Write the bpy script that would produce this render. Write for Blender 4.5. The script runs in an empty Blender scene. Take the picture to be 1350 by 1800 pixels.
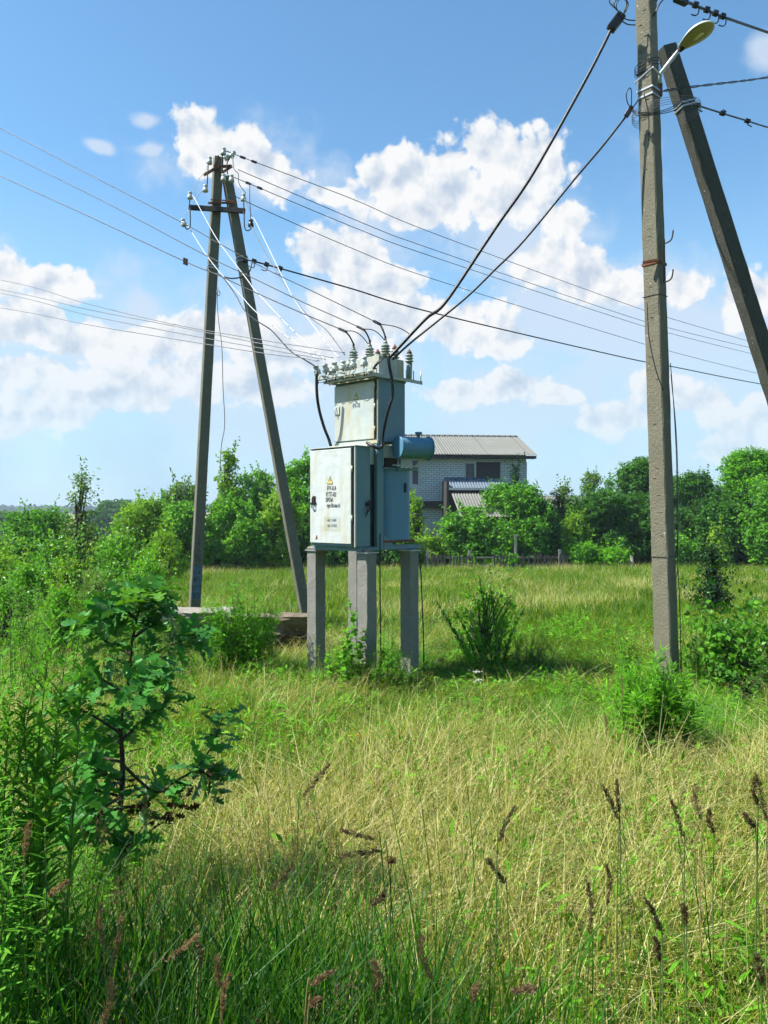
import bpy, bmesh, math, random
import numpy as np
from mathutils import Vector, Matrix, Euler
R = math.radians
random.seed(7)
RNG = np.random.default_rng(11)
sc = bpy.context.scene
COL = sc.collection

# ------------------------------------------------------------------ camera
CAM_H, F, CX, CY = 2.1, 1351.0, 675.0, 900.0
cam_d = bpy.data.cameras.new('camera')
cam_d.sensor_fit = 'VERTICAL'
cam_d.sensor_height = 36.0
cam_d.lens = 36.0 * F / 1800.0
cam_d.clip_start, cam_d.clip_end = 0.05, 5000
cam = bpy.data.objects.new('camera', cam_d)
cam.location = (0, 0, CAM_H)
cam.rotation_euler = (R(90), 0, 0)
COL.objects.link(cam)
sc.camera = cam

def P(px, py, Y):
    """the place that is seen at photo pixel px, py when it stands Y metres away"""
    return Vector(((px - CX) / F * Y, Y, CAM_H - (py - CY) / F * Y))

# ------------------------------------------------------------------ exposure, sun, sky
cy = sc.cycles
cy.max_bounces = 5; cy.diffuse_bounces = 3; cy.glossy_bounces = 2; cy.transmission_bounces = 3; cy.transparent_max_bounces = 4; cy.volume_bounces = 0
cy.caustics_reflective = False; cy.caustics_refractive = False
cy.sample_clamp_indirect = 4.0
cy.use_adaptive_sampling = True; cy.adaptive_threshold = 0.035; cy.adaptive_min_samples = 16
vs = sc.view_settings
vs.view_transform = 'Standard'; vs.look = 'None'; vs.gamma = 1; vs.use_curve_mapping = False
vs.exposure = 0.95
SUN_EL, SUN_H = R(53), Vector((-0.985, -0.172))           # direction towards the sun, in plan
sun_d = bpy.data.lights.new('sun', 'SUN')
sun_d.energy = 5.0; sun_d.angle = R(0.5); sun_d.color = (1.0, 0.955, 0.87)
sun = bpy.data.objects.new('sun', sun_d)
sdir = Vector((SUN_H.x * math.cos(SUN_EL), SUN_H.y * math.cos(SUN_EL), math.sin(SUN_EL))).normalized()
sun.rotation_euler = sdir.to_track_quat('Z', 'Y').to_euler()
sun.location = (-20, -4, 30)
COL.objects.link(sun)

class NT:
    """small helper that writes shader nodes"""
    def __init__(s, tree): s.t = tree; s.n = tree.nodes; s.l = tree.links
    def new(s, typ, **k):
        n = s.n.new(typ)
        for a, b in k.items():
            if a == 'inp':
                for q, v in b.items():
                    if hasattr(v, 'is_output') or isinstance(v, bpy.types.NodeSocket): s.l.new(v, n.inputs[q])
                    else: n.inputs[q].default_value = v
            else: setattr(n, a, b)
        return n
    def math(s, op, a, b=0.0, c=0.0, clamp=False):
        n = s.n.new('ShaderNodeMath'); n.operation = op; n.use_clamp = clamp
        for i, v in enumerate((a, b, c)):
            if isinstance(v, bpy.types.NodeSocket): s.l.new(v, n.inputs[i])
            else: n.inputs[i].default_value = v
        return n.outputs[0]
    def vmath(s, op, a, b=(0, 0, 0)):
        n = s.n.new('ShaderNodeVectorMath'); n.operation = op
        for i, v in enumerate((a, b)):
            if isinstance(v, bpy.types.NodeSocket): s.l.new(v, n.inputs[i])
            elif not isinstance(v, (int, float)): n.inputs[i].default_value = v
        return n
    def mix(s, f, a, b, blend='MIX'):
        n = s.n.new('ShaderNodeMix'); n.data_type = 'RGBA'; n.blend_type = blend
        for i, v in ((0, f), (6, a), (7, b)):
            if isinstance(v, bpy.types.NodeSocket): s.l.new(v, n.inputs[i])
            elif i == 0: n.inputs[i].default_value = v
            else: n.inputs[i].default_value = (*v[:3], 1)
        return n.outputs[2]
    def ramp(s, f, stops):
        n = s.n.new('ShaderNodeValToRGB'); cr = n.color_ramp
        while len(cr.elements) > 1: cr.elements.remove(cr.elements[-1])
        cr.elements[0].position = stops[0][0]; cr.elements[0].color = (*stops[0][1], 1)
        for p, c in stops[1:]:
            e = cr.elements.new(p); e.color = (*c, 1)
        s.l.new(f, n.inputs[0]); return n.outputs[0]
    def noise(s, vec, scale, detail=4, rough=0.55, dist=0.0, dim='3D'):
        n = s.new('ShaderNodeTexNoise', noise_dimensions=dim)
        n.inputs['Scale'].default_value = scale; n.inputs['Detail'].default_value = detail
        n.inputs['Roughness'].default_value = rough; n.inputs['Distortion'].default_value = dist
        if vec is not None: s.l.new(vec, n.inputs['Vector'])
        return n.outputs['Fac']

def build_world():
    w = bpy.data.worlds.new('World'); sc.world = w; w.use_nodes = True
    w.cycles.sampling_method = 'MANUAL'; w.cycles.sample_map_resolution = 512
    t = NT(w.node_tree); t.n.clear()
    out = t.new('ShaderNodeOutputWorld'); bg = t.new('ShaderNodeBackground')
    bg.inputs['Strength'].default_value = 0.115
    t.l.new(bg.outputs[0], out.inputs[0])
    sky = t.new('ShaderNodeTexSky', sky_type='NISHITA', sun_disc=False)
    sky.sun_elevation = SUN_EL; sky.sun_rotation = math.atan2(SUN_H.x, SUN_H.y)
    sky.air_density = 1.0; sky.dust_density = 0.3; sky.ozone_density = 1.6
    tc = t.new('ShaderNodeTexCoord')
    sep = t.new('ShaderNodeSeparateXYZ'); t.l.new(tc.outputs['Generated'], sep.inputs[0])
    az = t.math('ARCTAN2', sep.outputs[0], sep.outputs[1])
    el = t.math('ARCSINE', sep.outputs[2])
    # the cumulus bank, each heap given by direction (photo pixel -> azimuth, elevation) and its spread
    heaps = [(352, 240, 58, 46), (395, 262, 66, 48), (450, 285, 62, 38), (500, 325, 60, 30), (570, 345, 46, 16), (345, 290, 36, 26),
             (668, 315, 50, 40), (720, 310, 66, 48), (790, 320, 80, 54), (850, 268, 84, 54), (935, 285, 76, 54), (880, 350, 130, 42), (1000, 382, 58, 30), (740, 365, 110, 26),
             (570, 450, 58, 46), (625, 465, 74, 50), (690, 500, 62, 40), (600, 535, 84, 44), (700, 560, 120, 44), (810, 565, 80, 44), (880, 595, 64, 30),
             (800, 690, 90, 26), (900, 680, 90, 34), (975, 698, 56, 24),
             (955, 462, 58, 40), (1015, 478, 70, 44), (1085, 505, 66, 36), (1200, 505, 50, 28), (1310, 520, 60, 38),
             (115, 500, 62, 38), (5, 480, 46, 40), (50, 570, 96, 50), (150, 600, 90, 44), (240, 600, 80, 34), (340, 590, 70, 40), (430, 590, 90, 40), (520, 620, 80, 40), (60, 660, 110, 36),
             (1095, 742, 64, 32), (1180, 690, 60, 36), (1250, 705, 60, 40), (1325, 730, 60, 46),
             (40, 720, 150, 40), (200, 690, 130, 44), (330, 660, 90, 44), (470, 680, 100, 40), (1290, 790, 90, 26), (620, 640, 90, 50),
             # beyond the frame, so that the sky goes on
             (-220, 520, 160, 80), (1600, 560, 170, 80), (-300, 250, 120, 60), (1650, 260, 140, 70)]
    soft = [(258, 206, 26, 10), (264, 259, 30, 12), (1345, 88, 34, 24), (176, 259, 22, 9), (160, 650, 420, 150), (640, 620, 330, 170), (900, 700, 300, 110), (1240, 680, 260, 140), (480, 720, 300, 110), (860, 400, 240, 100), (1080, 540, 200, 100), (420, 310, 150, 70), (-500, 640, 400, 160), (1900, 640, 400, 160)]
    comb = t.new('ShaderNodeCombineXYZ'); t.l.new(az, comb.inputs[0]); t.l.new(el, comb.inputs[1])
    base = comb.outputs[0]
    warp = t.new('ShaderNodeTexNoise', noise_dimensions='2D'); warp.inputs['Scale'].default_value = 9; warp.inputs['Detail'].default_value = 3
    t.l.new(base, warp.inputs['Vector'])
    w1 = t.vmath('SUBTRACT', warp.outputs['Color'], (0.5, 0.5, 0.5)).outputs[0]
    wsc = t.vmath('SCALE', w1); wsc.inputs['Scale'].default_value = 0.026
    pos = t.vmath('ADD', base, wsc.outputs[0]).outputs[0]
    def field(p, hh):
        acc = None
        for (px, py, rx, ry) in hh:
            dx = (px - CX) / F; a = math.atan(dx); e = math.atan2((CY - py) / F, math.sqrt(1 + dx * dx))
            mpn = t.new('ShaderNodeMapping', vector_type='TEXTURE')
            mpn.inputs['Location'].default_value = (a, e, 0)
            k = 1.3
            mpn.inputs['Scale'].default_value = (rx / F * k * math.cos(a) ** 2, ry / F * k, 1)
            t.l.new(p, mpn.inputs[0])
            ln = t.vmath('LENGTH', mpn.outputs[0]).outputs['Value']
            v = t.math('SUBTRACT', 1.0, ln)
            acc = v if acc is None else t.math('SMOOTH_MAX', acc, v, 0.25)
        return acc
    fld = t.math('MULTIPLY', t.math('MAXIMUM', field(pos, heaps), -1.2), 1.7)
    def billow(p):
        n1 = t.noise(p, 15, 9, 0.62, dim='2D')
        vo = t.new('ShaderNodeTexVoronoi', feature='F1', voronoi_dimensions='2D'); vo.inputs['Scale'].default_value = 26
        vo.inputs['Detail'].default_value = 2; vo.inputs['Roughness'].default_value = 0.5
        t.l.new(p, vo.inputs['Vector'])
        a = t.math('MULTIPLY', t.math('SUBTRACT', n1, 0.5), 2.3)
        b = t.math('MULTIPLY', t.math('SUBTRACT', 0.42, vo.outputs['Distance']), 0.7)
        return t.math('ADD', a, b)
    b0 = billow(pos)
    sh = t.vmath('ADD', pos, (-0.010, 0.016, 0)).outputs[0]
    b1 = billow(sh)
    dens_raw = t.math('ADD', fld, b0)
    mr = t.new('ShaderNodeMapRange', interpolation_type='SMOOTHSTEP')
    mr.inputs['From Min'].default_value = 0.05; mr.inputs['From Max'].default_value = 0.46
    t.l.new(dens_raw, mr.inputs['Value']); dens = mr.outputs[0]
    # how thick the cloud is and how it faces the sun
    lit = t.math('SUBTRACT', b0, b1)
    lit = t.math('ADD', t.math('MULTIPLY', lit, 0.75), 0.80)
    thick = t.math('MULTIPLY', t.math('SUBTRACT', dens_raw, 0.55), 0.24)
    lit = t.math('SUBTRACT', lit, thick, clamp=True)
    ccol = t.ramp(lit, [(0.0, (2.2, 2.65, 3.4)), (0.35, (2.7, 3.1, 3.7)), (0.62, (3.5, 3.75, 4.05)), (0.9, (4.35, 4.38, 4.4))])
    # high clouds lose contrast low over the horizon
    low = t.new('ShaderNodeMapRange'); low.inputs['From Min'].default_value = 0.02; low.inputs['From Max'].default_value = 0.24
    low.inputs['To Min'].default_value = 0.25; low.inputs['To Max'].default_value = 0.98
    t.l.new(el, low.inputs['Value'])
    fac = t.math('MULTIPLY', dens, low.outputs[0])
    # thin milky veil near the horizon
    veiln = t.noise(base, 5, 5, 0.5, dim='2D')
    vr = t.new('ShaderNodeMapRange', interpolation_type='SMOOTHSTEP'); vr.inputs['From Min'].default_value = 0.42; vr.inputs['From Max'].default_value = 0.02
    vr.inputs['To Min'].default_value = 0.0; vr.inputs['To Max'].default_value = 0.9
    t.l.new(el, vr.inputs['Value'])
    veil = t.math('MULTIPLY', vr.outputs[0], t.math('ADD', t.math('MULTIPLY', veiln, 0.7), 0.65), clamp=True)
    # broad thin cloud behind the heaps
    sf = t.math('ADD', t.math('MAXIMUM', field(pos, soft), -1.0), t.math('MULTIPLY', t.math('SUBTRACT', t.noise(pos, 7, 6, 0.6, dim='2D'), 0.5), 2.2))
    ms = t.new('ShaderNodeMapRange', interpolation_type='SMOOTHSTEP'); ms.inputs['From Min'].default_value = 0.0; ms.inputs['From Max'].default_value = 0.75; ms.inputs['To Max'].default_value = 0.78
    t.l.new(sf, ms.inputs['Value'])
    hs = t.new('ShaderNodeHueSaturation'); hs.inputs['Saturation'].default_value = 1.12; hs.inputs['Value'].default_value = 1.02
    t.l.new(sky.outputs[0], hs.inputs['Color'])
    c0 = t.mix(1.0, hs.outputs[0], (0.88, 1.03, 0.98), 'MULTIPLY')
    c1 = t.mix(veil, c0, (2.3, 3.35, 4.25))
    c1 = t.mix(t.math('MULTIPLY', ms.outputs[0], low.outputs[0]), c1, (3.15, 3.6, 4.2))
    c2 = t.mix(fac, c1, ccol)
    t.l.new(c2, bg.inputs['Color'])
build_world()

# ------------------------------------------------------------------ scene graph helpers
def tag(o, label=None, cat=None, group=None, kind=None):
    if label: o['label'] = label
    if cat: o['category'] = cat
    if group: o['group'] = group
    if kind: o['kind'] = kind
    return o
def thing(name, label, cat, loc=(0, 0, 0), rotz=0.0, group=None):
    o = bpy.data.objects.new(name, None); COL.objects.link(o)
    o.location = loc; o.rotation_euler = (0, 0, rotz); o.empty_display_size = 0.1
    o['_base'] = 1; del o['_base']
    return tag(o, label, cat, group)
def link_mesh(name, me, mats, parent=None):
    for m in (mats if isinstance(mats, (list, tuple)) else [mats]): me.materials.append(m)
    o = bpy.data.objects.new(name, me); COL.objects.link(o)
    if parent is not None: o.parent = parent
    return o

class MB:
    def __init__(s): s.v = []; s.f = []; s.m = []; s.cur = 0; s.smooth = []; s.sm = False
    def add(s, vs_, fs):
        o = len(s.v); s.v += [tuple(v) for v in vs_]
        for f in fs: s.f.append([o + i for i in f]); s.m.append(s.cur); s.smooth.append(s.sm)
    def box(s, c, d, rot=None, taper=None):
        x, y, z = (q / 2 for q in d); vs_ = []
        for sz in (-1, 1):
            k = 1 if (taper is None or sz < 0) else taper
            for sx, sy in ((-1, -1), (1, -1), (1, 1), (-1, 1)):
                p = Vector((sx * x * k, sy * y * k, sz * z))
                if rot is not None: p = rot @ p
                vs_.append(Vector(c) + p)
        s.add(vs_, [(3, 2, 1, 0), (4, 5, 6, 7), (0, 1, 5, 4), (1, 2, 6, 5), (2, 3, 7, 6), (3, 0, 4, 7)])
    def bb(s, x0, x1, y0, y1, z0, z1): s.box(((x0 + x1) / 2, (y0 + y1) / 2, (z0 + z1) / 2), (x1 - x0, y1 - y0, z1 - z0))
    def bar(s, a, b, w, h, up=(0, 0, 1)):
        a, b = Vector(a), Vector(b); d = (b - a); L = d.length; d.normalize()
        u = Vector(up); x = d.cross(u)
        if x.length < 1e-4: x = d.cross(Vector((1, 0, 0)))
        x.normalize(); z = x.cross(d)
        m = Matrix((x, d, z)).transposed()
        s.box((a + b) / 2, (w, L, h), m)
    def tube(s, pts, r, n=6, caps=True):
        pts = [Vector(p) for p in pts]; k = len(pts)
        rs = r if isinstance(r, (list, tuple)) else [r] * k
        rings = []; prev = None
        for i, p in enumerate(pts):
            d = (pts[min(i + 1, k - 1)] - pts[max(i - 1, 0)])
            if d.length < 1e-7: d = Vector((0, 0, 1))
            d.normalize()
            if prev is None:
                a = Vector((0, 0, 1)) if abs(d.z) < 0.9 else Vector((1, 0, 0)); x = d.cross(a).normalized()
            else:
                x = (prev - d * prev.dot(d))
                x = x.normalized() if x.length > 1e-6 else d.orthogonal().normalized()
            prev = x; y = d.cross(x)
            rings.append([p + (x * math.cos(2 * math.pi * j / n) + y * math.sin(2 * math.pi * j / n)) * rs[i] for j in range(n)])
        vs_ = [v for rg in rings for v in rg]; fs = []
        for i in range(k - 1):
            for j in range(n):
                fs.append((i * n + j, i * n + (j + 1) % n, (i + 1) * n + (j + 1) % n, (i + 1) * n + j))
        if caps: fs.append(tuple(range(n - 1, -1, -1))); fs.append(tuple((k - 1) * n + j for j in range(n)))
        q = s.sm; s.sm = True; s.add(vs_, fs); s.sm = q
    def lathe(s, prof, origin=(0, 0, 0), axis=(0, 0, 1), n=20):
        ax = Vector(axis).normalized(); x = ax.orthogonal().normalized(); y = ax.cross(x); o = Vector(origin)
        vs_ = []; fs = []
        for r, h in prof:
            for j in range(n):
                a = 2 * math.pi * j / n; vs_.append(o + ax * h + (x * math.cos(a) + y * math.sin(a)) * max(r, 1e-4))
        for i in range(len(prof) - 1):
            for j in range(n): fs.append((i * n + j, i * n + (j + 1) % n, (i + 1) * n + (j + 1) % n, (i + 1) * n + j))
        fs.append(tuple(range(n - 1, -1, -1))); fs.append(tuple((len(prof) - 1) * n + j for j in range(n)))
        s.add(vs_, fs)
    def poly(s, pts, thick, nrm):
        n = Vector(nrm).normalized() * thick; k = len(pts); p = [Vector(q) for q in pts]
        s.add(p + [q + n for q in p], [tuple(range(k - 1, -1, -1)), tuple(range(k, 2 * k))] + [(i, (i + 1) % k, k + (i + 1) % k, k + i) for i in range(k)])
    def build(s, name, mats, parent=None, bevel=0.0, world=False, fix=True):
        vs_ = s.v
        if world and parent is not None:
            bpy.context.view_layer.update()
            mi = (Matrix.Translation(parent.location) @ parent.rotation_euler.to_matrix().to_4x4()).inverted()
            vs_ = [tuple(mi @ Vector(v)) for v in vs_]
        me = bpy.data.meshes.new(name); me.from_pydata(vs_, [], s.f)
        me.polygons.foreach_set('material_index', s.m); me.polygons.foreach_set('use_smooth', s.smooth)
        if bevel or fix:
            bm = bmesh.new(); bm.from_mesh(me); bmesh.ops.recalc_face_normals(bm, faces=bm.faces)
            if bevel:
                es = [e for e in bm.edges if len(e.link_faces) == 2 and e.calc_face_angle(0) > 0.6 and not e.link_faces[0].smooth]
                bmesh.ops.bevel(bm, geom=es, offset=bevel, segments=2, profile=0.5, affect='EDGES', clamp_overlap=True)
            bm.to_mesh(me); bm.free()
        return link_mesh(name, me, mats, parent)

def solo(mb, name, mats, label, cat, group=None, kind=None, bevel=0.0):
    """a thing that is one mesh: its origin is put at its lowest point"""
    vs_ = np.array(mb.v); i = int(vs_[:, 2].argmin()); b = Vector(vs_[i])
    mb.v = [tuple(Vector(v) - b) for v in mb.v]
    o = mb.build(name, mats, None, bevel); o.location = b
    return tag(o, label, cat, group, kind)

def np_mesh(name, V, faces, mats, parent=None, attrs=None, smooth=False, matidx=None):
    """V (n,3), faces: list of int arrays (m,k) for each k"""
    me = bpy.data.meshes.new(name)
    V = np.asarray(V, np.float32)
    if parent is not None:
        mi = np.array((Matrix.Translation(parent.location) @ parent.rotation_euler.to_matrix().to_4x4()).inverted())
        V = V @ mi[:3, :3].T.astype(np.float32) + mi[:3, 3].astype(np.float32)
    me.vertices.add(len(V)); me.vertices.foreach_set('co', V.ravel())
    loops = np.concatenate([f.ravel() for f in faces]).astype(np.int32)
    tot = np.concatenate([np.full(len(f), f.shape[1]) for f in faces]).astype(np.int32)
    st = np.concatenate([[0], np.cumsum(tot)[:-1]]).astype(np.int32)
    me.loops.add(len(loops)); me.loops.foreach_set('vertex_index', loops)
    me.polygons.add(len(tot)); me.polygons.foreach_set('loop_start', st)
    me.update(calc_edges=True)
    if smooth: me.polygons.foreach_set('use_smooth', np.ones(len(tot), bool))
    if matidx is not None: me.polygons.foreach_set('material_index', np.asarray(matidx, np.int32))
    for k, a in (attrs or {}).items():
        at = me.attributes.new(k, 'FLOAT', 'POINT'); at.data.foreach_set('value', np.asarray(a, np.float32))
    return link_mesh(name, me, mats, parent)

def smooth_path(pts, seg=6):
    pts = [Vector(p) for p in pts]; out = []
    q = [pts[0] * 2 - pts[1]] + pts + [pts[-1] * 2 - pts[-2]]
    for i in range(1, len(q) - 2):
        a, b, c, d = q[i - 1:i + 3]
        for j in range(seg):
            t = j / seg
            out.append(0.5 * ((2 * b) + (c - a) * t + (2 * a - 5 * b + 4 * c - d) * t * t + (3 * b - a - 3 * c + d) * t ** 3))
    out.append(pts[-1]); return out

# ------------------------------------------------------------------ materials
def mat(name):
    m = bpy.data.materials.new(name); m.use_nodes = True; t = NT(m.node_tree); t.n.clear()
    out = t.new('ShaderNodeOutputMaterial'); return m, t, out
def princ(t, out, col, rough=0.6, metal=0.0, bump=None, bstr=0.3, bdist=0.01, spec=0.4):
    b = t.new('ShaderNodeBsdfPrincipled')
    for k, v in (('Base Color', col), ('Roughness', rough), ('Metallic', metal)):
        if isinstance(v, bpy.types.NodeSocket): t.l.new(v, b.inputs[k])
        else: b.inputs[k].default_value = (*v, 1) if k == 'Base Color' else v
    b.inputs['Specular IOR Level'].default_value = spec
    if bump is not None:
        n = t.new('ShaderNodeBump'); n.inputs['Strength'].default_value = bstr; n.inputs['Distance'].default_value = bdist
        t.l.new(bump, n.inputs['Height']); t.l.new(n.outputs[0], b.inputs['Normal'])
    t.l.new(b.outputs[0], out.inputs[0]); return b
def plain(name, col, rough=0.6, metal=0.0, var=0.12, scale=8.0, bstr=0.15):
    m, t, out = mat(name); g = t.new('ShaderNodeTexCoord').outputs['Object']
    n = t.noise(g, scale, 5, 0.6)
    c = t.mix(n, tuple(x * (1 - var * 2) for x in col), tuple(min(1, x * (1 + var * 2)) for x in col))
    princ(t, out, c, rough, metal, t.noise(g, scale * 6, 4), bstr, 0.004); return m
def paint(name, col, stain=0.5, rust=0.56, streak=True, low=(0.42, 0.36, 0.19), dark=0.8):
    """old brushed metal paint: blotches, rusty stains that run down, chips"""
    m, t, out = mat(name); g = t.new('ShaderNodeTexCoord').outputs['Object']
    mp = t.new('ShaderNodeMapping'); mp.inputs['Scale'].default_value = (1, 1, 0.22); t.l.new(g, mp.inputs[0])
    blot = t.noise(g, 3.2, 6, 0.62); run = t.noise(mp.outputs[0], 9, 5, 0.6)
    c = t.mix(blot, tuple(x * dark for x in col), tuple(min(1, x * 1.12) for x in col))
    st = t.ramp(t.math('ADD', t.math('MULTIPLY', run, 0.6), t.math('MULTIPLY', blot, 0.4)), [(0.45, (0, 0, 0)), (0.64, (1, 1, 1))])
    c = t.mix(t.math('MULTIPLY', st, stain), c, low)
    chips = t.ramp(t.noise(g, 16, 6, 0.7), [(rust + 0.10, (0, 0, 0)), (rust + 0.14, (1, 1, 1))])
    c = t.mix(t.math('MULTIPLY', chips, 0.75), c, (0.16, 0.07, 0.03))
    princ(t, out, c, 0.5, 0.0, t.math('ADD', t.math('MULTIPLY', t.noise(g, 30, 4), 0.12), t.noise(g, 5, 3)), 0.5, 0.02, 0.4); return m
def concrete(name, col, pit=0.5, moss=None, scale=1.0):
    m, t, out = mat(name); g = t.new('ShaderNodeTexCoord').outputs['Object']
    n1 = t.noise(g, 5 * scale, 7, 0.7); n2 = t.noise(g, 55 * scale, 5, 0.7)
    vo = t.new('ShaderNodeTexVoronoi'); vo.inputs['Scale'].default_value = 38 * scale; t.l.new(g, vo.inputs['Vector'])
    c = t.mix(n1, tuple(x * 0.72 for x in col), tuple(min(1, x * 1.28) for x in col))
    c = t.mix(t.math('MULTIPLY', t.ramp(n2, [(0.55, (0, 0, 0)), (0.72, (1, 1, 1))]), pit), c, tuple(x * 0.5 for x in col))
    sp = t.ramp(t.noise(g, 24 * scale, 3, 0.6), [(0.66, (0, 0, 0)), (0.72, (1, 1, 1))])
    c = t.mix(t.math('MULTIPLY', sp, 0.5), c, (0.55, 0.53, 0.47))
    if moss: c = t.mix(t.ramp(t.noise(g, 2.2, 5, 0.6), [(0.45, (0, 0, 0)), (0.7, (0.8, 0.8, 0.8))]), c, moss)
    h = t.math('ADD', t.math('MULTIPLY', n2, 0.8), t.math('MULTIPLY', vo.outputs['Distance'], 0.5))
    princ(t, out, c, 0.92, 0, h, 0.55, 0.014, 0.2); return m

def leafmat(name, cols, trans=0.45, rough=0.5, spec=0.25, patch=None, patch_scale=0.35, instvar=0.25):
    """leaf or grass: colour by a random number carried by each leaf, light passes through"""
    m, t, out = mat(name)
    at = t.new('ShaderNodeAttribute', attribute_type='GEOMETRY', attribute_name='rnd').outputs['Fac']
    tip = t.new('ShaderNodeAttribute', attribute_type='GEOMETRY', attribute_name='tip').outputs['Fac']
    oi = t.new('ShaderNodeObjectInfo').outputs['Random']
    x = t.math('ADD', at, t.math('MULTIPLY', t.math('SUBTRACT', oi, 0.5), instvar), clamp=True)
    n = len(cols); c = t.ramp(x, [(i / (n - 1), col) for i, col in enumerate(cols)])
    if patch:
        geo = t.new('ShaderNodeNewGeometry').outputs['Position']
        f = t.ramp(t.noise(geo, patch_scale, 4, 0.6), [(0.42, (0, 0, 0)), (0.62, (1, 1, 1))])
        c = t.mix(t.math('MULTIPLY', f, patch[1]), c, patch[0])
    d = t.new('ShaderNodeBsdfDiffuse'); t.l.new(c, d.inputs[0])
    tl = t.new('ShaderNodeBsdfTranslucent')
    tc = t.mix(1.0, c, (1.25, 1.2, 0.55), 'MULTIPLY'); t.l.new(tc, tl.inputs[0])
    gl = t.new('ShaderNodeBsdfGlossy'); gl.inputs['Roughness'].default_value = max(rough, 0.6); gl.inputs[0].default_value = (0.35, 0.45, 0.35, 1)
    m1 = t.new('ShaderNodeMixShader'); m1.inputs[0].default_value = trans
    t.l.new(d.outputs[0], m1.inputs[1]); t.l.new(tl.outputs[0], m1.inputs[2])
    fr = t.new('ShaderNodeFresnel'); fr.inputs[0].default_value = 1.35
    m2 = t.new('ShaderNodeMixShader'); t.l.new(t.math('MULTIPLY', fr.outputs[0], spec), m2.inputs[0])
    t.l.new(m1.outputs[0], m2.inputs[1]); t.l.new(gl.outputs[0], m2.inputs[2])
    t.l.new(m2.outputs[0], out.inputs[0]); return m

M = {}
M['steel_dark'] = plain('old dark steel', (0.035, 0.03, 0.028), 0.6, 0.3)
M['rust'] = plain('rusty steel', (0.15, 0.06, 0.03), 0.8, 0.1, 0.25, 20)
M['galv'] = plain('galvanised steel', (0.45, 0.46, 0.46), 0.4, 0.6)
M['alu'] = plain('aluminium strap', (0.42, 0.43, 0.42), 0.35, 0.5)
M['porcelain'] = plain('glazed porcelain', (0.44, 0.47, 0.42), 0.18, 0.0, 0.08, 10, 0.02)
M['porcelain_g'] = plain('grey glazed porcelain', (0.24, 0.28, 0.24), 0.2, 0.0, 0.12, 10, 0.02)
M['rubber'] = plain('black cable sheath', (0.010, 0.011, 0.014), 0.4, 0.0)
M['wire_dark'] = plain('weathered conductor', (0.055, 0.055, 0.065), 0.5, 0.4)
M['wire_grey'] = plain('grey aluminium conductor', (0.16, 0.16, 0.17), 0.5, 0.4)
M['wire_white'] = plain('white insulated wire', (0.5, 0.51, 0.51), 0.5, 0.0, 0.04)
M['door'] = paint('pale door paint', (0.53, 0.57, 0.58), 0.55, 0.58)
M['cab_blue'] = paint('blue grey cabinet paint', (0.12, 0.225, 0.27), 0.2, 0.66, dark=0.75, low=(0.2, 0.22, 0.2))
M['tank_blue'] = paint('blue tank paint', (0.085, 0.225, 0.345), 0.15, 0.68, dark=0.8, low=(0.14, 0.18, 0.16))
M['cab_light'] = paint('light frame paint', (0.44, 0.49, 0.48), 0.8, 0.56)
M['cab_cream'] = paint('stained cream metal', (0.44, 0.42, 0.31), 0.75, 0.50)
M['letters'] = plain('black lettering paint', (0.05, 0.05, 0.07), 0.7)
M['letters_blue'] = plain('blue lettering paint', (0.03, 0.07, 0.16), 0.7)
M['letters_grey'] = plain('faded lettering paint', (0.20, 0.20, 0.22), 0.7)
M['sign_yellow'] = plain('warning yellow', (0.72, 0.58, 0.12), 0.5, 0, 0.06)
M['concrete_pole'] = concrete('pole concrete', (0.17, 0.16, 0.118), 0.9)
M['concrete_old'] = concrete('darkened pole concrete', (0.15, 0.145, 0.11), 0.6)
M['concrete_shaded'] = concrete('dark strut concrete', (0.075, 0.075, 0.062), 0.5)  # strut's shade is put into the colour, darker than the pole
M['concrete_leg'] = concrete('grey leg concrete', (0.21, 0.205, 0.185), 0.6)
M['rubble'] = concrete('old cement slab', (0.26, 0.235, 0.195), 0.8, scale=0.6)
M['bark'] = plain('bark', (0.06, 0.045, 0.03), 0.9, 0, 0.3, 14, 0.8)
M['bark_grey'] = plain('grey twig bark', (0.19, 0.165, 0.14), 0.9, 0, 0.2, 14, 0.5)
M['stem_green'] = plain('green stem', (0.09, 0.15, 0.03), 0.6, 0, 0.2)
M['stem_dry'] = plain('dry stem', (0.28, 0.21, 0.08), 0.7, 0, 0.2)
M['blue_patch'] = plain('pale blue marking paint', (0.10, 0.16, 0.24), 0.8)

# ------------------------------------------------------------------ terrain
def lerp(xs, ys, v): return float(np.interp(v, xs, ys))
GY = [-1000, 8, 15, 30, 42, 60, 120, 300, 500, 800, 1000]
GZ = [0, 0, -0.03, -0.52, -0.95, -1.7, -4.0, -1.6, 0.9, 1.3, 1.3]
def gz(x, y):
    x = np.asarray(x, float); y = np.asarray(y, float)
    r = np.sqrt(x * x + y * y)
    z = np.interp(y, GY, GZ)
    z = z + 0.035 * np.sin(x * 0.9 + 1.3) * np.sin(y * 0.7 + 0.4) * np.clip(r / 8, 0, 1)
    z = z + 0.8 * np.sin(x * 0.011 + 2) * np.clip((y - 60) / 200, 0, 1)
    return z
def gzf(x, y): return float(gz(x, y))

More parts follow.
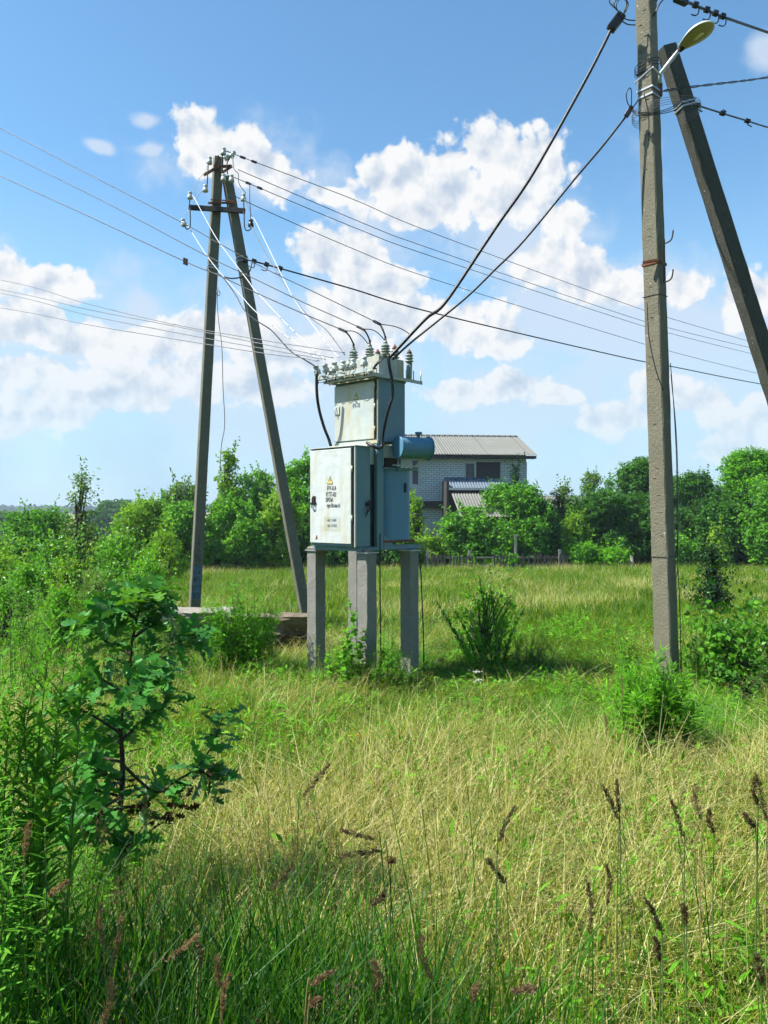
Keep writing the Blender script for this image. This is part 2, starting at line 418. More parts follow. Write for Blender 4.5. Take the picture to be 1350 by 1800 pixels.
def build_ground():
    xs = np.concatenate([np.arange(-60, 60.1, 1.0), np.array([80, 110, 150, 200, 280, 400, 600, 1000])])
    xs = np.unique(np.concatenate([xs, -xs])); ys = np.concatenate([[-1000, -500, -200, -80, -40], np.arange(-20, 60.1, 1.0), [70, 85, 100, 120, 150, 200, 250, 300, 350, 400, 450, 500, 600, 700, 800, 900, 1000]])
    X, Y = np.meshgrid(xs, ys); Z = gz(X, Y)
    V = np.stack([X, Y, Z], -1).reshape(-1, 3); nx = len(xs); ny = len(ys)
    i, j = np.meshgrid(np.arange(nx - 1), np.arange(ny - 1)); a = (j * nx + i).ravel()
    Fq = np.stack([a, a + 1, a + nx + 1, a + nx], -1)
    m, t, out = mat('meadow soil and turf')
    g = t.new('ShaderNodeNewGeometry').outputs['Position']
    n1 = t.noise(g, 0.35, 6, 0.65); n2 = t.noise(g, 9, 5, 0.7)
    c = t.ramp(n1, [(0.3, (0.075, 0.095, 0.018)), (0.5, (0.11, 0.12, 0.028)), (0.7, (0.16, 0.135, 0.05))])
    c = t.mix(n2, c, (0.05, 0.05, 0.015))
    # the far fields: wide strips of ripe crop and of green
    sp = t.new('ShaderNodeSeparateXYZ'); t.l.new(g, sp.inputs[0])
    far = t.new('ShaderNodeMapRange'); far.inputs['From Min'].default_value = 150; far.inputs['From Max'].default_value = 200; t.l.new(sp.outputs[1], far.inputs[0])
    crop = t.ramp(t.noise(g, 0.006, 2, 0.4), [(0.35, (0.42, 0.36, 0.15)), (0.52, (0.40, 0.36, 0.14)), (0.54, (0.12, 0.17, 0.04))])
    c = t.mix(far.outputs[0], c, crop)
    princ(t, out, c, 0.95, 0, t.noise(g, 30, 4), 0.6, 0.03, 0.1)
    o = np_mesh('ground', V, [Fq], m, smooth=True); tag(o, kind='structure', label='weedy meadow ground falling away to distant fields'); return o
build_ground()

# ------------------------------------------------------------------ leaves
def tmpl_lance(w=0.14, seg=3, fold=0.03, droop=0.12):
    v = []; f = []
    ys = np.linspace(0, 1, seg + 1)
    for i, y in enumerate(ys):
        ww = w * math.sin(math.pi * min(0.97, 0.08 + 0.9 * y)) ** 0.8 if i < seg else 0.0
        z = -droop * y * y
        v += [(-ww / 2, y, z + fold * ww / w), (0, y, z), (ww / 2, y, z + fold * ww / w)]
    for i in range(seg):
        a = i * 3
        f += [(a, a + 1, a + 4, a + 3), (a + 1, a + 2, a + 5, a + 4)]
    return np.array(v), np.array(f)
def tmpl_quad(w=0.6):
    return np.array([(0, 0, 0), (w / 2, 0.45, 0.05), (0, 1, -0.08), (-w / 2, 0.5, 0.05)]), np.array([(0, 1, 2, 3)])
def tmpl_round(w=0.8):
    o = [(0, 0), (.30, .12), (.46, .42), (.36, .78), (0, 1), (-.36, .78), (-.46, .42), (-.30, .12)]
    v = [(0, .5, -0.03)] + [(x * w / 0.92, y, 0.05 * abs(x) * 2 - 0.08 * y * y) for x, y in o]
    return np.array(v), np.array([(0, 1 + i, 1 + (i + 1) % 8, 0) for i in range(8)])[:, :3]
def tmpl_oak():
    # half outline of an oak leaf with rounded lobes, both sides folded a little about the midrib
    h = [(0.015, 0.0), (0.05, .12), (.14, .20), (.17, .27), (.08, .32), (.10, .37), (.24, .43), (.27, .51), (.12, .54), (.13, .60), (.29, .67), (.28, .76), (.14, .76), (.15, .83), (.17, .92), (.08, .98), (0.0, 1.0)]
    v = []; f = []
    for x, y in h:
        z = -0.16 * y * y
        v.append((0, y, z)); v.append((x, y, z + 0.22 * x)); v.append((-x, y * 0.985, z + 0.22 * x))
    for i in range(len(h) - 1):
        a = i * 3; f += [(a, a + 1, a + 4, a + 3), (a + 2, a, a + 3, a + 5)]
    return np.array(v), np.array(f)
T_LANCEW = tmpl_lance(0.17)
T_QUAD, T_LANCE, T_LANCE2, T_ROUND, T_OAK = tmpl_quad(), tmpl_lance(), tmpl_lance(0.2, 2), tmpl_round(), tmpl_oak()

def unit(a): return a / np.maximum(np.linalg.norm(a, axis=-1, keepdims=True), 1e-9)
def scatter(tm, pos, axis, nrm, size, rnd=None, rng=RNG, width=None):
    tv, tf = tm; n = len(pos); k = len(tv)
    y = unit(axis); z = nrm - (nrm * y).sum(-1, keepdims=True) * y; z = unit(z); x = np.cross(y, z)
    wx = np.ones(n) if width is None else width
    V = pos[:, None] + size[:, None, None] * (tv[None, :, 0:1] * wx[:, None, None] * x[:, None] + tv[None, :, 1:2] * y[:, None] + tv[None, :, 2:3] * z[:, None])
    Fc = (tf[None] + (np.arange(n) * k)[:, None, None]).reshape(-1, tf.shape[1])
    if rnd is None: rnd = rng.random(n)
    return V.reshape(-1, 3), Fc, np.repeat(rnd, k)

def leaf_obj(name, parts, mats, parent=None):
    Vs = []; Fs = {}; rn = []; o = 0; mi = {}
    for q in parts:
        V, Fc, r = q[:3]; Vs.append(V); rn.append(r); kk = Fc.shape[1]
        Fs.setdefault(kk, []).append(Fc + o); mi.setdefault(kk, []).append(np.full(len(Fc), q[3] if len(q) > 3 else 0)); o += len(V)
    ks = sorted(Fs)
    return np_mesh(name, np.concatenate(Vs), [np.concatenate(Fs[k]) for k in ks], mats, parent, {'rnd': np.concatenate(rn)}, False, np.concatenate([np.concatenate(mi[k]) for k in ks]))

G_ = lambda *a: a
M['leaf_mid'] = leafmat('mid green leaves', [(0.06123, 0.1967, 0.02143), (0.1122, 0.324, 0.02857), (0.1938, 0.4629, 0.04285)], 0.42)
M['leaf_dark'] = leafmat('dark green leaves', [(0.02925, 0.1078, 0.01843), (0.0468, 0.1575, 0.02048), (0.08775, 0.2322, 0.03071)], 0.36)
M['leaf_yel'] = leafmat('yellowish green leaves', [(0.1024, 0.2395, 0.01792), (0.1877, 0.3686, 0.02627), (0.3072, 0.4976, 0.04777)], 0.45)
M['leaf_fresh'] = leafmat('fresh green leaves', [(0.0825, 0.2674, 0.01733), (0.1403, 0.392, 0.0231), (0.2144, 0.5168, 0.03464)], 0.45)
M['leaf_grey'] = leafmat('grey green leaves', [(0.0675, 0.1604, 0.03308), (0.1215, 0.2333, 0.04725), (0.189, 0.3062, 0.06615)], 0.4)
M['leaf_oak'] = leafmat('oak leaves', [(0.03696, 0.1663, 0.03162), (0.06161, 0.244, 0.04312), (0.1027, 0.3548, 0.03593)], 0.38, 0.35, 0.6)
M['leaf_oakyoung'] = leafmat('young oak leaves', [(0.0728, 0.2246, 0.01456), (0.104, 0.292, 0.0182), (0.1248, 0.337, 0.02184)], 0.5, 0.4, 0.5)
M['leaf_dead'] = leafmat('dead brown leaves', [(0.05, 0.02, 0.015), (0.09, 0.04, 0.025)], 0.3)
M['needle'] = leafmat('dark needles', [(0.012, 0.04, 0.016), (0.024, 0.068, 0.024), (0.04, 0.096, 0.024)], 0.25)
M['leaf_far'] = leafmat('distant woodland foliage', [(0.016, 0.04, 0.012), (0.028, 0.06, 0.016), (0.04, 0.08, 0.024)], 0.3)
GREENDRY = (0.17, 0.145, 0.045)
M['grass_green'] = leafmat('green meadow grass', [(0.035, 0.11, 0.004), (0.07, 0.18, 0.006), (0.12, 0.25, 0.010), (0.20, 0.31, 0.02)], 0.45, 0.5, 0.1, instvar=0.5)
M['grass_yel'] = leafmat('yellowing meadow grass', [(0.08, 0.18, 0.006), (0.17, 0.26, 0.012), (0.32, 0.35, 0.035), (0.50, 0.46, 0.10)], 0.45, 0.5, 0.1, instvar=0.5)
M['grass_dry'] = leafmat('dry straw', [(0.12, 0.18, 0.015), (0.29, 0.32, 0.05), (0.56, 0.53, 0.19), (0.74, 0.69, 0.36), (0.42, 0.29, 0.13)], 0.35, 0.5, 0.1, instvar=0.4)
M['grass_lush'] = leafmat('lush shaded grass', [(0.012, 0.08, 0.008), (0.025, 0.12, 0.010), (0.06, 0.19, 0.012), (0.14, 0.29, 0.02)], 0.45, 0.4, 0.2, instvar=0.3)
M['seed'] = leafmat('brown seed heads', [(0.195, 0.1268, 0.078), (0.2925, 0.195, 0.117), (0.351, 0.2535, 0.156)], 0.3, 0.8, 0.1)
M['seed_dark'] = leafmat('dark seed heads', [(0.1041, 0.06694, 0.04463), (0.1636, 0.1041, 0.06694), (0.2231, 0.1487, 0.08925)], 0.3, 0.8, 0.1)
M['petal_white'] = leafmat('white petals', [(0.6, 0.6, 0.52), (0.8, 0.8, 0.75)], 0.3)
M['petal_yellow'] = leafmat('yellow petals', [(0.75, 0.5, 0.02), (0.85, 0.6, 0.05)], 0.3)

# ------------------------------------------------------------------ grass
def blades(n, rad, h0, h1, w0, w1, lean, curl, seg=3, rng=RNG, base_z=0.0, root=None):
    """n bent tapering blades round a root; returns V, F(quads), rnd, tip"""
    if root is None:
        a = rng.random(n) * 2 * math.pi; r = rad * np.sqrt(rng.random(n))
        root = np.stack([r * np.cos(a), r * np.sin(a), np.full(n, base_z)], -1)
    h = rng.uniform(h0, h1, n); w = rng.uniform(w0, w1, n)
    az = rng.random(n) * 2 * math.pi; ln = np.abs(rng.normal(0, lean, n)); cu = np.abs(rng.normal(curl, curl * 0.5, n))
    d = np.stack([np.cos(az), np.sin(az), np.zeros(n)], -1); side = np.stack([-np.sin(az), np.cos(az), np.zeros(n)], -1)
    tw = rng.normal(0, 0.6, n)[:, None]
    Vs = []; tip = []
    for i in range(seg + 1):
        s = i / seg
        out = (ln * s + cu * s * s) * h; up = h * s * (1 - 0.35 * cu * s)
        c = root + d * out[:, None] + np.array([0, 0, 1.0]) * up[:, None]
        sd = side * np.cos(tw * s) + d * np.sin(tw * s)
        ww = (w * (1 - s ** 1.6) * 0.5 + 0.0004)[:, None]
        Vs += [c - sd * ww, c + sd * ww]; tip += [np.full(n, s)] * 2
    V = np.stack(Vs, 1).reshape(-1, 3); k = 2 * (seg + 1)
    f = np.array([(2 * i, 2 * i + 1, 2 * i + 3, 2 * i + 2) for i in range(seg)])
    Fc = (f[None] + (np.arange(n) * k)[:, None, None]).reshape(-1, 4)
    return V, Fc, np.repeat(rng.random(n), k), np.stack(tip, 1).reshape(-1), root + d * ((ln + cu) * h)[:, None] + np.array([0, 0, 1.0]) * (h * (1 - 0.35 * cu))[:, None], d

PROTO = bpy.data.collections.new('grass kinds')          # sources of the grass sheets, not in the scene itself
def proto(name, specs, mats):
    Vs = []; Fs = []; rn = []; tp = []; mi = []; o = 0
    for V, Fc, r, tip, m in specs:
        Vs.append(V); Fs.append(Fc + o); rn.append(r); tp.append(tip); mi.append(np.full(len(Fc), m)); o += len(V)
    ob = np_mesh(name, np.concatenate(Vs), [np.concatenate(Fs)], mats, None, {'rnd': np.concatenate(rn), 'tip': np.concatenate(tp)}, False, np.concatenate(mi))
    COL.objects.unlink(ob); return ob
def panicle(tips, dirs, rng, n_each, L, spread, size):
    """loose seed head sprays at the tips of stalks"""
    k = len(tips); p = np.repeat(tips, n_each, 0); d = np.repeat(dirs, n_each, 0); s = rng.random(len(p))[:, None]
    p = p - np.array([0, 0, 1.0]) * (s * L) + rng.normal(0, spread, p.shape) * (0.4 + s) + d * rng.normal(0, 0.01, (len(p), 1))
    ax = unit(rng.normal(0, 0.5, p.shape) + np.array([0, 0, 1.0])); nr = unit(rng.normal(0, 1, p.shape))
    V, Fc, r = scatter(T_QUAD, p, ax, nr, np.full(len(p), size) * rng.uniform(0.7, 1.3, len(p)), None, rng, np.full(len(p), 0.5))
    return V, Fc, r, np.ones(len(V))

def make_protos():
    r = np.random.default_rng(3); L = {}
    def B(n, *a, m=0, **k):
        V, Fc, rn, tp, tips, d = blades(n, *a, rng=r, **k); return (V, Fc, rn, tp, m), tips, d
    out = {}
    for v in range(3):      # short mixed green turf
        s1, _, _ = B(64, 0.26, 0.10, 0.34, 0.005, 0.010, 0.3, 0.45)
        s2, _, _ = B(16, 0.26, 0.15, 0.38, 0.003, 0.006, 0.4, 0.6, m=1)
        out['g%d' % v] = proto('green turf', [s1, s2], [M['grass_green'], M['grass_yel']])
    for v in range(3):      # yellow green with stalks
        s0, _, _ = B(26, 0.24, 0.12, 0.34, 0.005, 0.010, 0.3, 0.45, m=2)
        s1, _, _ = B(32, 0.24, 0.18, 0.50, 0.005, 0.010, 0.35, 0.6)
        s2, _, _ = B(12, 0.24, 0.2, 0.46, 0.0025, 0.005, 0.45, 0.8, m=1)
        s3, tips, d = B(5, 0.24, 0.35, 0.58, 0.002, 0.0035, 0.3, 0.5, m=1)
        V, Fc, rn, tp = panicle(tips, d, r, 8, 0.09, 0.008, 0.015)
        s4, tips4, d4 = B(4, 0.24, 0.45, 0.76, 0.003, 0.0045, 0.12, 0.2, m=1)
        V4, F4, r4, p4 = panicle(tips4, d4, r, 5, 0.09, 0.005, 0.012)
        out['y%d' % v] = proto('yellow turf', [s0, s1, s2, s3, s4, (V4, F4, r4, p4, 1), (V, Fc, rn, tp, 1)], [M['grass_yel'], M['grass_dry'], M['grass_green']])
    for v in range(3):      # dry lodged straw
        s0, _, _ = B(18, 0.24, 0.12, 0.32, 0.005, 0.010, 0.3, 0.45, m=2)
        s1, _, _ = B(30, 0.24, 0.2, 0.55, 0.004, 0.008, 0.5, 0.9)
        s2, _, _ = B(18, 0.24, 0.12, 0.36, 0.004, 0.008, 0.4, 0.6, m=1)
        s3, tips, d = B(7, 0.24, 0.38, 0.62, 0.002, 0.0035, 0.35, 0.6)
        V, Fc, rn, tp = panicle(tips, d, r, 9, 0.10, 0.010, 0.015)
        s4, tips4, d4 = B(4, 0.24, 0.45, 0.76, 0.003, 0.0045, 0.12, 0.2, m=0)
        V4, F4, r4, p4 = panicle(tips4, d4, r, 5, 0.09, 0.005, 0.012)
        out['d%d' % v] = proto('dry turf', [s0, s1, s2, s3, s4, (V4, F4, r4, p4, 0), (V, Fc, rn, tp, 0)], [M['grass_dry'], M['grass_yel'], M['grass_green']])
    for v in range(3):      # broad leaved meadow herbs
        n = 55; a = r.random(n) * 6.283; q = 0.2 * np.sqrt(r.random(n)); hh = r.uniform(0.05, 0.34, n)
        p = np.stack([q * np.cos(a), q * np.sin(a), hh], -1); ax = unit(np.stack([np.cos(a), np.sin(a), r.uniform(-.2, .8, n)], -1) + r.normal(0, .5, (n, 3)))
        V, Fc, rn = scatter(tmpl_lance(0.24, 2) if v else tmpl_round(0.7), p, ax, unit(r.normal(0, .5, (n, 3)) + [0, 0, 1]), r.uniform(.05, .10, n) if v else r.uniform(.03, .055, n), None, r)
        if Fc.shape[1] == 3: Fc = np.concatenate([Fc, Fc[:, 2:3]], 1)[:, [0, 1, 2, 2]]; Fc[:, 3] = Fc[:, 0]
        s1, _, _ = B(14, 0.22, 0.10, 0.34, 0.003, 0.006, 0.3, 0.4)
        if v: out['w%d' % v] = proto('meadow herb', [(V, Fc, rn, np.ones(len(V)), 1), s1], [M['grass_green'], M['leaf_fresh']])
    for v in range(3):      # far coarse tufts
        s1, _, _ = B(60, 0.5, 0.12, 0.34, 0.012, 0.022, 0.3, 0.5, seg=2)
        s2, _, _ = B(12, 0.5, 0.2, 0.46, 0.006, 0.012, 0.3, 0.5, seg=2, m=1)
        out['f%d' % v] = proto('coarse green turf', [s1, s2], [M['grass_green'], M['grass_yel']])
    for v in range(2):
        s1, _, _ = B(40, 0.5, 0.14, 0.36, 0.011, 0.02, 0.3, 0.5, seg=2)
        s2, _, _ = B(26, 0.5, 0.25, 0.50, 0.006, 0.011, 0.3, 0.5, seg=2, m=1)
        out['h%d' % v] = proto('coarse dry turf', [s1, s2], [M['grass_green'], M['grass_dry']])
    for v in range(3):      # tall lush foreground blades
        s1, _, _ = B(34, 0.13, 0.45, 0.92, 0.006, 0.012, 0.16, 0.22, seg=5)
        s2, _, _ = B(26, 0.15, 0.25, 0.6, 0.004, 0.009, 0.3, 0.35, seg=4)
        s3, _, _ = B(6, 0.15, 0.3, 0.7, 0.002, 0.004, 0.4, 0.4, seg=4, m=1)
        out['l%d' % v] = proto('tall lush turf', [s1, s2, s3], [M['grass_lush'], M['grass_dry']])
    for v in range(3):      # thin tall flowering stalks
        s1, tips, d = B(4, 0.16, 0.75, 1.15, 0.0030, 0.0045, 0.14, 0.16, seg=6)
        V, Fc, rn, tp = panicle(tips, d, r, 26, 0.10, 0.008, 0.012)
        s2, _, _ = B(5, 0.16, 0.4, 0.85, 0.005, 0.009, 0.25, 0.3, seg=5)
        out['k%d' % v] = proto('tall stalks', [s1, s2, (V, Fc, rn, tp, 1)], [M['grass_lush'], M['seed_dark']])
    for v in range(2):      # medium lush
        s1, _, _ = B(60, 0.18, 0.2, 0.5, 0.004, 0.009, 0.25, 0.35, seg=4)
        out['m%d' % v] = proto('leafy green turf', [s1], [M['leaf_fresh']])
    return out
PR = make_protos()

def vnoise(x, y, s, seed=0):
    """cheap smooth noise in 0..1"""
    r = np.random.default_rng(seed); acc = 0; tot = 0
    for o in range(4):
        for _ in range(4):
            a = r.random() * 6.283; k = s * 2 ** o * r.uniform(0.7, 1.3); p = r.random() * 6.283
            acc = acc + np.sin(k * (x * math.cos(a) + y * math.sin(a)) + p) / 2 ** o; tot += 1 / 2 ** o
    return np.clip(0.5 + 0.9 * acc / math.sqrt(tot) / 2.2, 0, 1)

def gn_scatter(name, kinds, pts, idx, scl, label, tilt=0.12):
    """one object: the kinds of tuft set out on its points"""
    c = bpy.data.collections.new(name + ' kinds')
    for i, k in enumerate(kinds):
        o = PR[k].copy(); o.name = '%s %02d' % (name, i); c.objects.link(o)
    me = bpy.data.meshes.new(name); n = len(pts)
    me.vertices.add(n); me.vertices.foreach_set('co', np.asarray(pts, np.float32).ravel())
    a = me.attributes.new('idx', 'INT', 'POINT'); a.data.foreach_set('value', np.asarray(idx, np.int32))
    a = me.attributes.new('scl', 'FLOAT_VECTOR', 'POINT'); a.data.foreach_set('vector', np.asarray(scl, np.float32).ravel())
    rot = np.stack([RNG.normal(0, tilt, n), RNG.normal(0, tilt, n), RNG.random(n) * 6.283], -1)
    a = me.attributes.new('rot', 'FLOAT_VECTOR', 'POINT'); a.data.foreach_set('vector', rot.astype(np.float32).ravel())
    o = bpy.data.objects.new(name, me); COL.objects.link(o)
    g = bpy.data.node_groups.new(name, 'GeometryNodeTree')
    g.interface.new_socket('Geometry', in_out='INPUT', socket_type='NodeSocketGeometry')
    g.interface.new_socket('Geometry', in_out='OUTPUT', socket_type='NodeSocketGeometry')
    N = g.nodes; Lk = g.links
    gi = N.new('NodeGroupInput'); go = N.new('NodeGroupOutput'); ip = N.new('GeometryNodeInstanceOnPoints')
    ci = N.new('GeometryNodeCollectionInfo'); ci.inputs['Collection'].default_value = c
    ci.inputs['Separate Children'].default_value = True; ci.inputs['Reset Children'].default_value = True
    Lk.new(gi.outputs[0], ip.inputs['Points']); Lk.new(ci.outputs[0], ip.inputs['Instance']); ip.inputs['Pick Instance'].default_value = True
    for nm, typ, sock in (('idx', 'INT', 'Instance Index'), ('rot', 'FLOAT_VECTOR', 'Rotation'), ('scl', 'FLOAT_VECTOR', 'Scale')):
        at = N.new('GeometryNodeInputNamedAttribute'); at.data_type = typ; at.inputs['Name'].default_value = nm
        Lk.new(at.outputs['Attribute'], ip.inputs[sock])
    Lk.new(ip.outputs[0], go.inputs[0])
    md = o.modifiers.new('scatter', 'NODES'); md.node_group = g
    tag(o, label, kind='stuff'); return o

# places that must stay clear (trodden or covered): slab etc. (x0,x1,y0,y1)
def zone(y0, y1, dens, margin=1.0, kx=0.56):
    w0 = kx * y1 + margin; n = int(dens * (y1 - y0) * 2 * w0)
    x = RNG.uniform(-w0, w0, n); y = RNG.uniform(y0, y1, n); k = np.abs(x) < kx * y + margin
    return x[k], y[k]

def dryness(x, y):
    """1 where the photo's grass is straw coloured, 0 where it is green"""
    px = CX + F * x / y
    d = np.interp(y, [1.8, 2.4, 3.0, 4.0, 5.5, 7.5, 9.0, 12, 18, 40], [0.62, 0.66, 0.70, 0.72, 0.60, 0.50, 0.40, 0.30, 0.30, 0.38])
    d = d - 0.30 * np.exp(-((px - 1240) / 170) ** 2 - ((y - 7.0) / 1.6) ** 2)          # greener round the right pole
    d = d - 0.25 * np.exp(-((px - 720) / 160) ** 2 - ((y - 9.6) / 1.2) ** 2)           # and under the substation
    d = d + 0.18 * np.exp(-((px - 420) / 160) ** 2 - ((y - 7.2) / 1.6) ** 2)
    d = d + 0.12 * np.exp(-((px - 1200) / 260) ** 2 - ((y - 4.6) / 1.0) ** 2) - 0.27
    return d + 1.15 * (vnoise(x, y, 1.5, 5) - 0.5) + 0.5 * (vnoise(x, y, 0.3, 8) - 0.5)

def build_grass():
    # near and middle meadow
    xs = []; ys = []
    for a, b, den in ((1.7, 2.4, 70), (2.4, 4.5, 62), (4.5, 7, 50), (7, 10, 38), (10, 14, 26)):
        x, y = zone(a, b, den); xs.append(x); ys.append(y)
    x = np.concatenate(xs); y = np.concatenate(ys)
    k = (y > 2.4) | (CX + F * x / y > 820 + RNG.normal(0, 60, len(x))); x, y = x[k], y[k]
    d = dryness(x, y) + RNG.normal(0, 0.24, len(x)); v = RNG.integers(0, 3, len(x))
    idx = np.where(d < 0.36, v, np.where(d < 0.62, 3 + v, 6 + v)); hb = RNG.random(len(x)) < np.where(d < 0.5, 0.20, 0.07) + 0.25 * (vnoise(x, y, 2.2, 21) > 0.72); idx = np.where(hb, 9 + RNG.integers(0, 2, len(x)), idx)
    h = np.interp(y, [2.2, 4, 6, 8, 10, 14], [1.15, 1.05, 1.0, 0.75, 0.62, 0.9]) * RNG.uniform(0.65, 1.25, len(x)) * (0.62 + 0.62 * vnoise(x, y, 1.1, 3))
    s = np.stack([RNG.uniform(0.85, 1.15, len(x))] * 2 + [h], -1)
    gn_scatter('meadow_grass', ['g0', 'g1', 'g2', 'y0', 'y1', 'y2', 'd0', 'd1', 'd2', 'w1', 'w2'], np.stack([x, y, gz(x, y) - 0.01], -1), idx, s,
               'knee high mixed green and straw coloured grass across the middle of the meadow')
    # far meadow
    x, y = zone(14, 26, 10, 3); x2, y2 = zone(26, 42, 6, 4); x = np.concatenate([x, x2]); y = np.concatenate([y, y2])
    d = dryness(x, y) + RNG.normal(0, 0.16, len(x)); v = RNG.integers(0, 3, len(x))
    idx = np.where(d < 0.44, v, 3 + v % 2)
    h = RNG.uniform(0.8, 1.25, len(x)) * np.interp(y, [14, 42], [0.9, 1.15]); w = np.interp(y, [14, 42], [0.9, 1.3])
    gn_scatter('meadow_grass', ['f0', 'f1', 'f2', 'h0', 'h1'], np.stack([x, y, gz(x, y) - 0.01], -1), idx, np.stack([w, w, h], -1),
               'green grass with brownish seed heads covering the back of the meadow up to the trees')
    # tall shaded grass at the photographer's feet
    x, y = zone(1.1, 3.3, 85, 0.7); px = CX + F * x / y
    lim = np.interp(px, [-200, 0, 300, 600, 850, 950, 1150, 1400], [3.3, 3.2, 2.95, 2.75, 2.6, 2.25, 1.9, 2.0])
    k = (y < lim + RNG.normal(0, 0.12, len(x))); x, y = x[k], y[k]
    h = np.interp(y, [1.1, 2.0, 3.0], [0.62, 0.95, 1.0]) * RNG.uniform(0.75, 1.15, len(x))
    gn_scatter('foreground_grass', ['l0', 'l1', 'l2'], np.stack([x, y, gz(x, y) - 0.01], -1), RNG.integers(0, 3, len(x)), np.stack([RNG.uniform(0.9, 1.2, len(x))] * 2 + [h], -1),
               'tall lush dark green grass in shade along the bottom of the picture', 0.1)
    x, y = zone(1.9, 3.6, 9, 0.5); h = RNG.uniform(0.7, 1.1, len(x))
    gn_scatter('tall_stalks', ['k0', 'k1', 'k2'], np.stack([x, y, gz(x, y) - 0.01], -1), RNG.integers(0, 3, len(x)), np.stack([h, h, h], -1),
               'thin dark flowering grass stalks rising above the near grass', 0.14)
    # leafy green patches
    cs = [(1110, 7.4, 1.0, 50), (1290, 8.3, 1.2, 60), (650, 10.4, 0.9, 40), (430, 9.9, 0.8, 45), (80, 6.5, 1.4, 70), (150, 4.2, 0.8, 40), (20, 12, 2.0, 80), (200, 13, 2.0, 70), (1320, 6.5, 0.8, 30), (0, 3.6, 0.8, 60)]
    X = []; Y = []
    for px_, yy, rr, n in cs:
        a = RNG.random(n) * 6.283; q = rr * np.sqrt(RNG.random(n)); X.append((px_ - CX) / F * yy + q * np.cos(a)); Y.append(yy + q * np.sin(a) * 0.8)
    x = np.concatenate(X); y = np.concatenate(Y)
    gn_scatter('undergrowth', ['m0', 'm1'], np.stack([x, y, gz(x, y) - 0.01], -1), RNG.integers(0, 2, len(x)), np.stack([RNG.uniform(0.5, 0.8, len(x))] * 3, -1),
               'patches of fresh bright green undergrowth round the poles and bushes')
build_grass()

# ------------------------------------------------------------------ lettering
def text_part(name, s, parent, o, ex, ez, h, m, thick=0.0008, sx=0.62, weight=0.0, align='CENTER'):
    """painted letters: o is the centre, ex the reading direction, ez up (local axes of the parent)"""
    cu = bpy.data.curves.new('t', 'FONT'); cu.body = s; cu.size = h / 0.72; cu.align_x = align; cu.align_y = 'CENTER'
    cu.extrude = thick; cu.offset = weight; cu.resolution_u = 3
    ob = bpy.data.objects.new('t', cu); COL.objects.link(ob); bpy.context.view_layer.update()
    me = bpy.data.meshes.new_from_object(ob.evaluated_get(bpy.context.evaluated_depsgraph_get()))
    bpy.data.objects.remove(ob); bpy.data.curves.remove(cu)
    ex = Vector(ex).normalized(); ez = Vector(ez).normalized(); ny = ex.cross(ez)
    mt = Matrix((ex * sx, ez, ny)).transposed().to_4x4(); mt.translation = Vector(o)
    me.transform(mt); return link_mesh(name, me, m, parent)

# ------------------------------------------------------------------ transformer substation
SU, SV = Vector((0.731, -0.682, 0)), Vector((0.682, 0.731, 0))     # along the front to the right / along the side away
C0 = Vector((-0.326, 9.0, 0))
def s_px(px, base, d):
    k = (px - CX) / F; return (k * base.y - base.x) / (d.x - k * d.y)
def loc2w(u, v, z=0): return C0 + SU * u + SV * v + Vector((0, 0, z))
def u_at(px, v): return s_px(px, C0 + SV * v, SU)
def v_at(px, u): return s_px(px, C0 + SU * u, SV)
def z_at(py, u, v): return CAM_H - (py - CY) / F * loc2w(u, v).y

def insulator(mb, base, axis, H, R0, sheds=3, n=20):
    """ribbed bushing"""
    pr = [(R0 * 0.55, 0)]
    for i in range(sheds):
        z0 = H * (0.08 + 0.84 * i / sheds); dz = H * 0.84 / sheds
        pr += [(R0 * 0.58, z0), (R0 * (1.0 - 0.05 * i), z0 + dz * 0.25), (R0 * (0.97 - 0.05 * i), z0 + dz * 0.42), (R0 * 0.60, z0 + dz * 0.78)]
    pr += [(R0 * 0.52, H * 0.93), (R0 * 0.3, H)]
    s = mb.sm; mb.sm = True; mb.lathe(pr, base, axis, n); mb.sm = s
def pin_insulator(mb, base, axis, H=0.10, R0=0.042, n=16):
    """low voltage cap shaped insulator"""
    pr = [(R0 * 0.5, 0), (R0 * 0.98, 0.0), (R0, H * 0.12), (R0 * 0.92, H * 0.45), (R0 * 0.70, H * 0.55), (R0 * 0.62, H * 0.68), (R0 * 0.78, H * 0.78), (R0 * 0.74, H * 0.94), (R0 * 0.4, H)]
    s = mb.sm; mb.sm = True; mb.lathe(pr, base, axis, n); mb.sm = s
def triangle_sign(parent, name, o, ex, side, nrm):
    ex = Vector(ex); ez = Vector((0, 0, 1)); n = Vector(nrm).normalized(); o = Vector(o)
    def tri(s): return [o + ex * (-s / 2) - ez * s * 0.36, o + ex * (s / 2) - ez * s * 0.36, o + ez * s * 0.62]
    b = MB(); b.poly(tri(side), 0.0015, n); b.cur = 1
    q = [p + n * 0.0016 for p in tri(side * 0.74)]; q = [p - ez * side * 0.0 for p in q]; b.poly(q, 0.001, n); b.cur = 0
    z = [(-.02, .30), (.06, .30), (.01, .12), (.07, .14), (-.03, -.22), (-.01, .03), (-.08, .0)]
    b.poly([o + ex * (x * side * 1.3) + ez * (y * side * 1.0) + n * 0.0028 for x, y in z], 0.001, n)
    return b.build(name, [M['letters'], M['sign_yellow']], parent, fix=True)

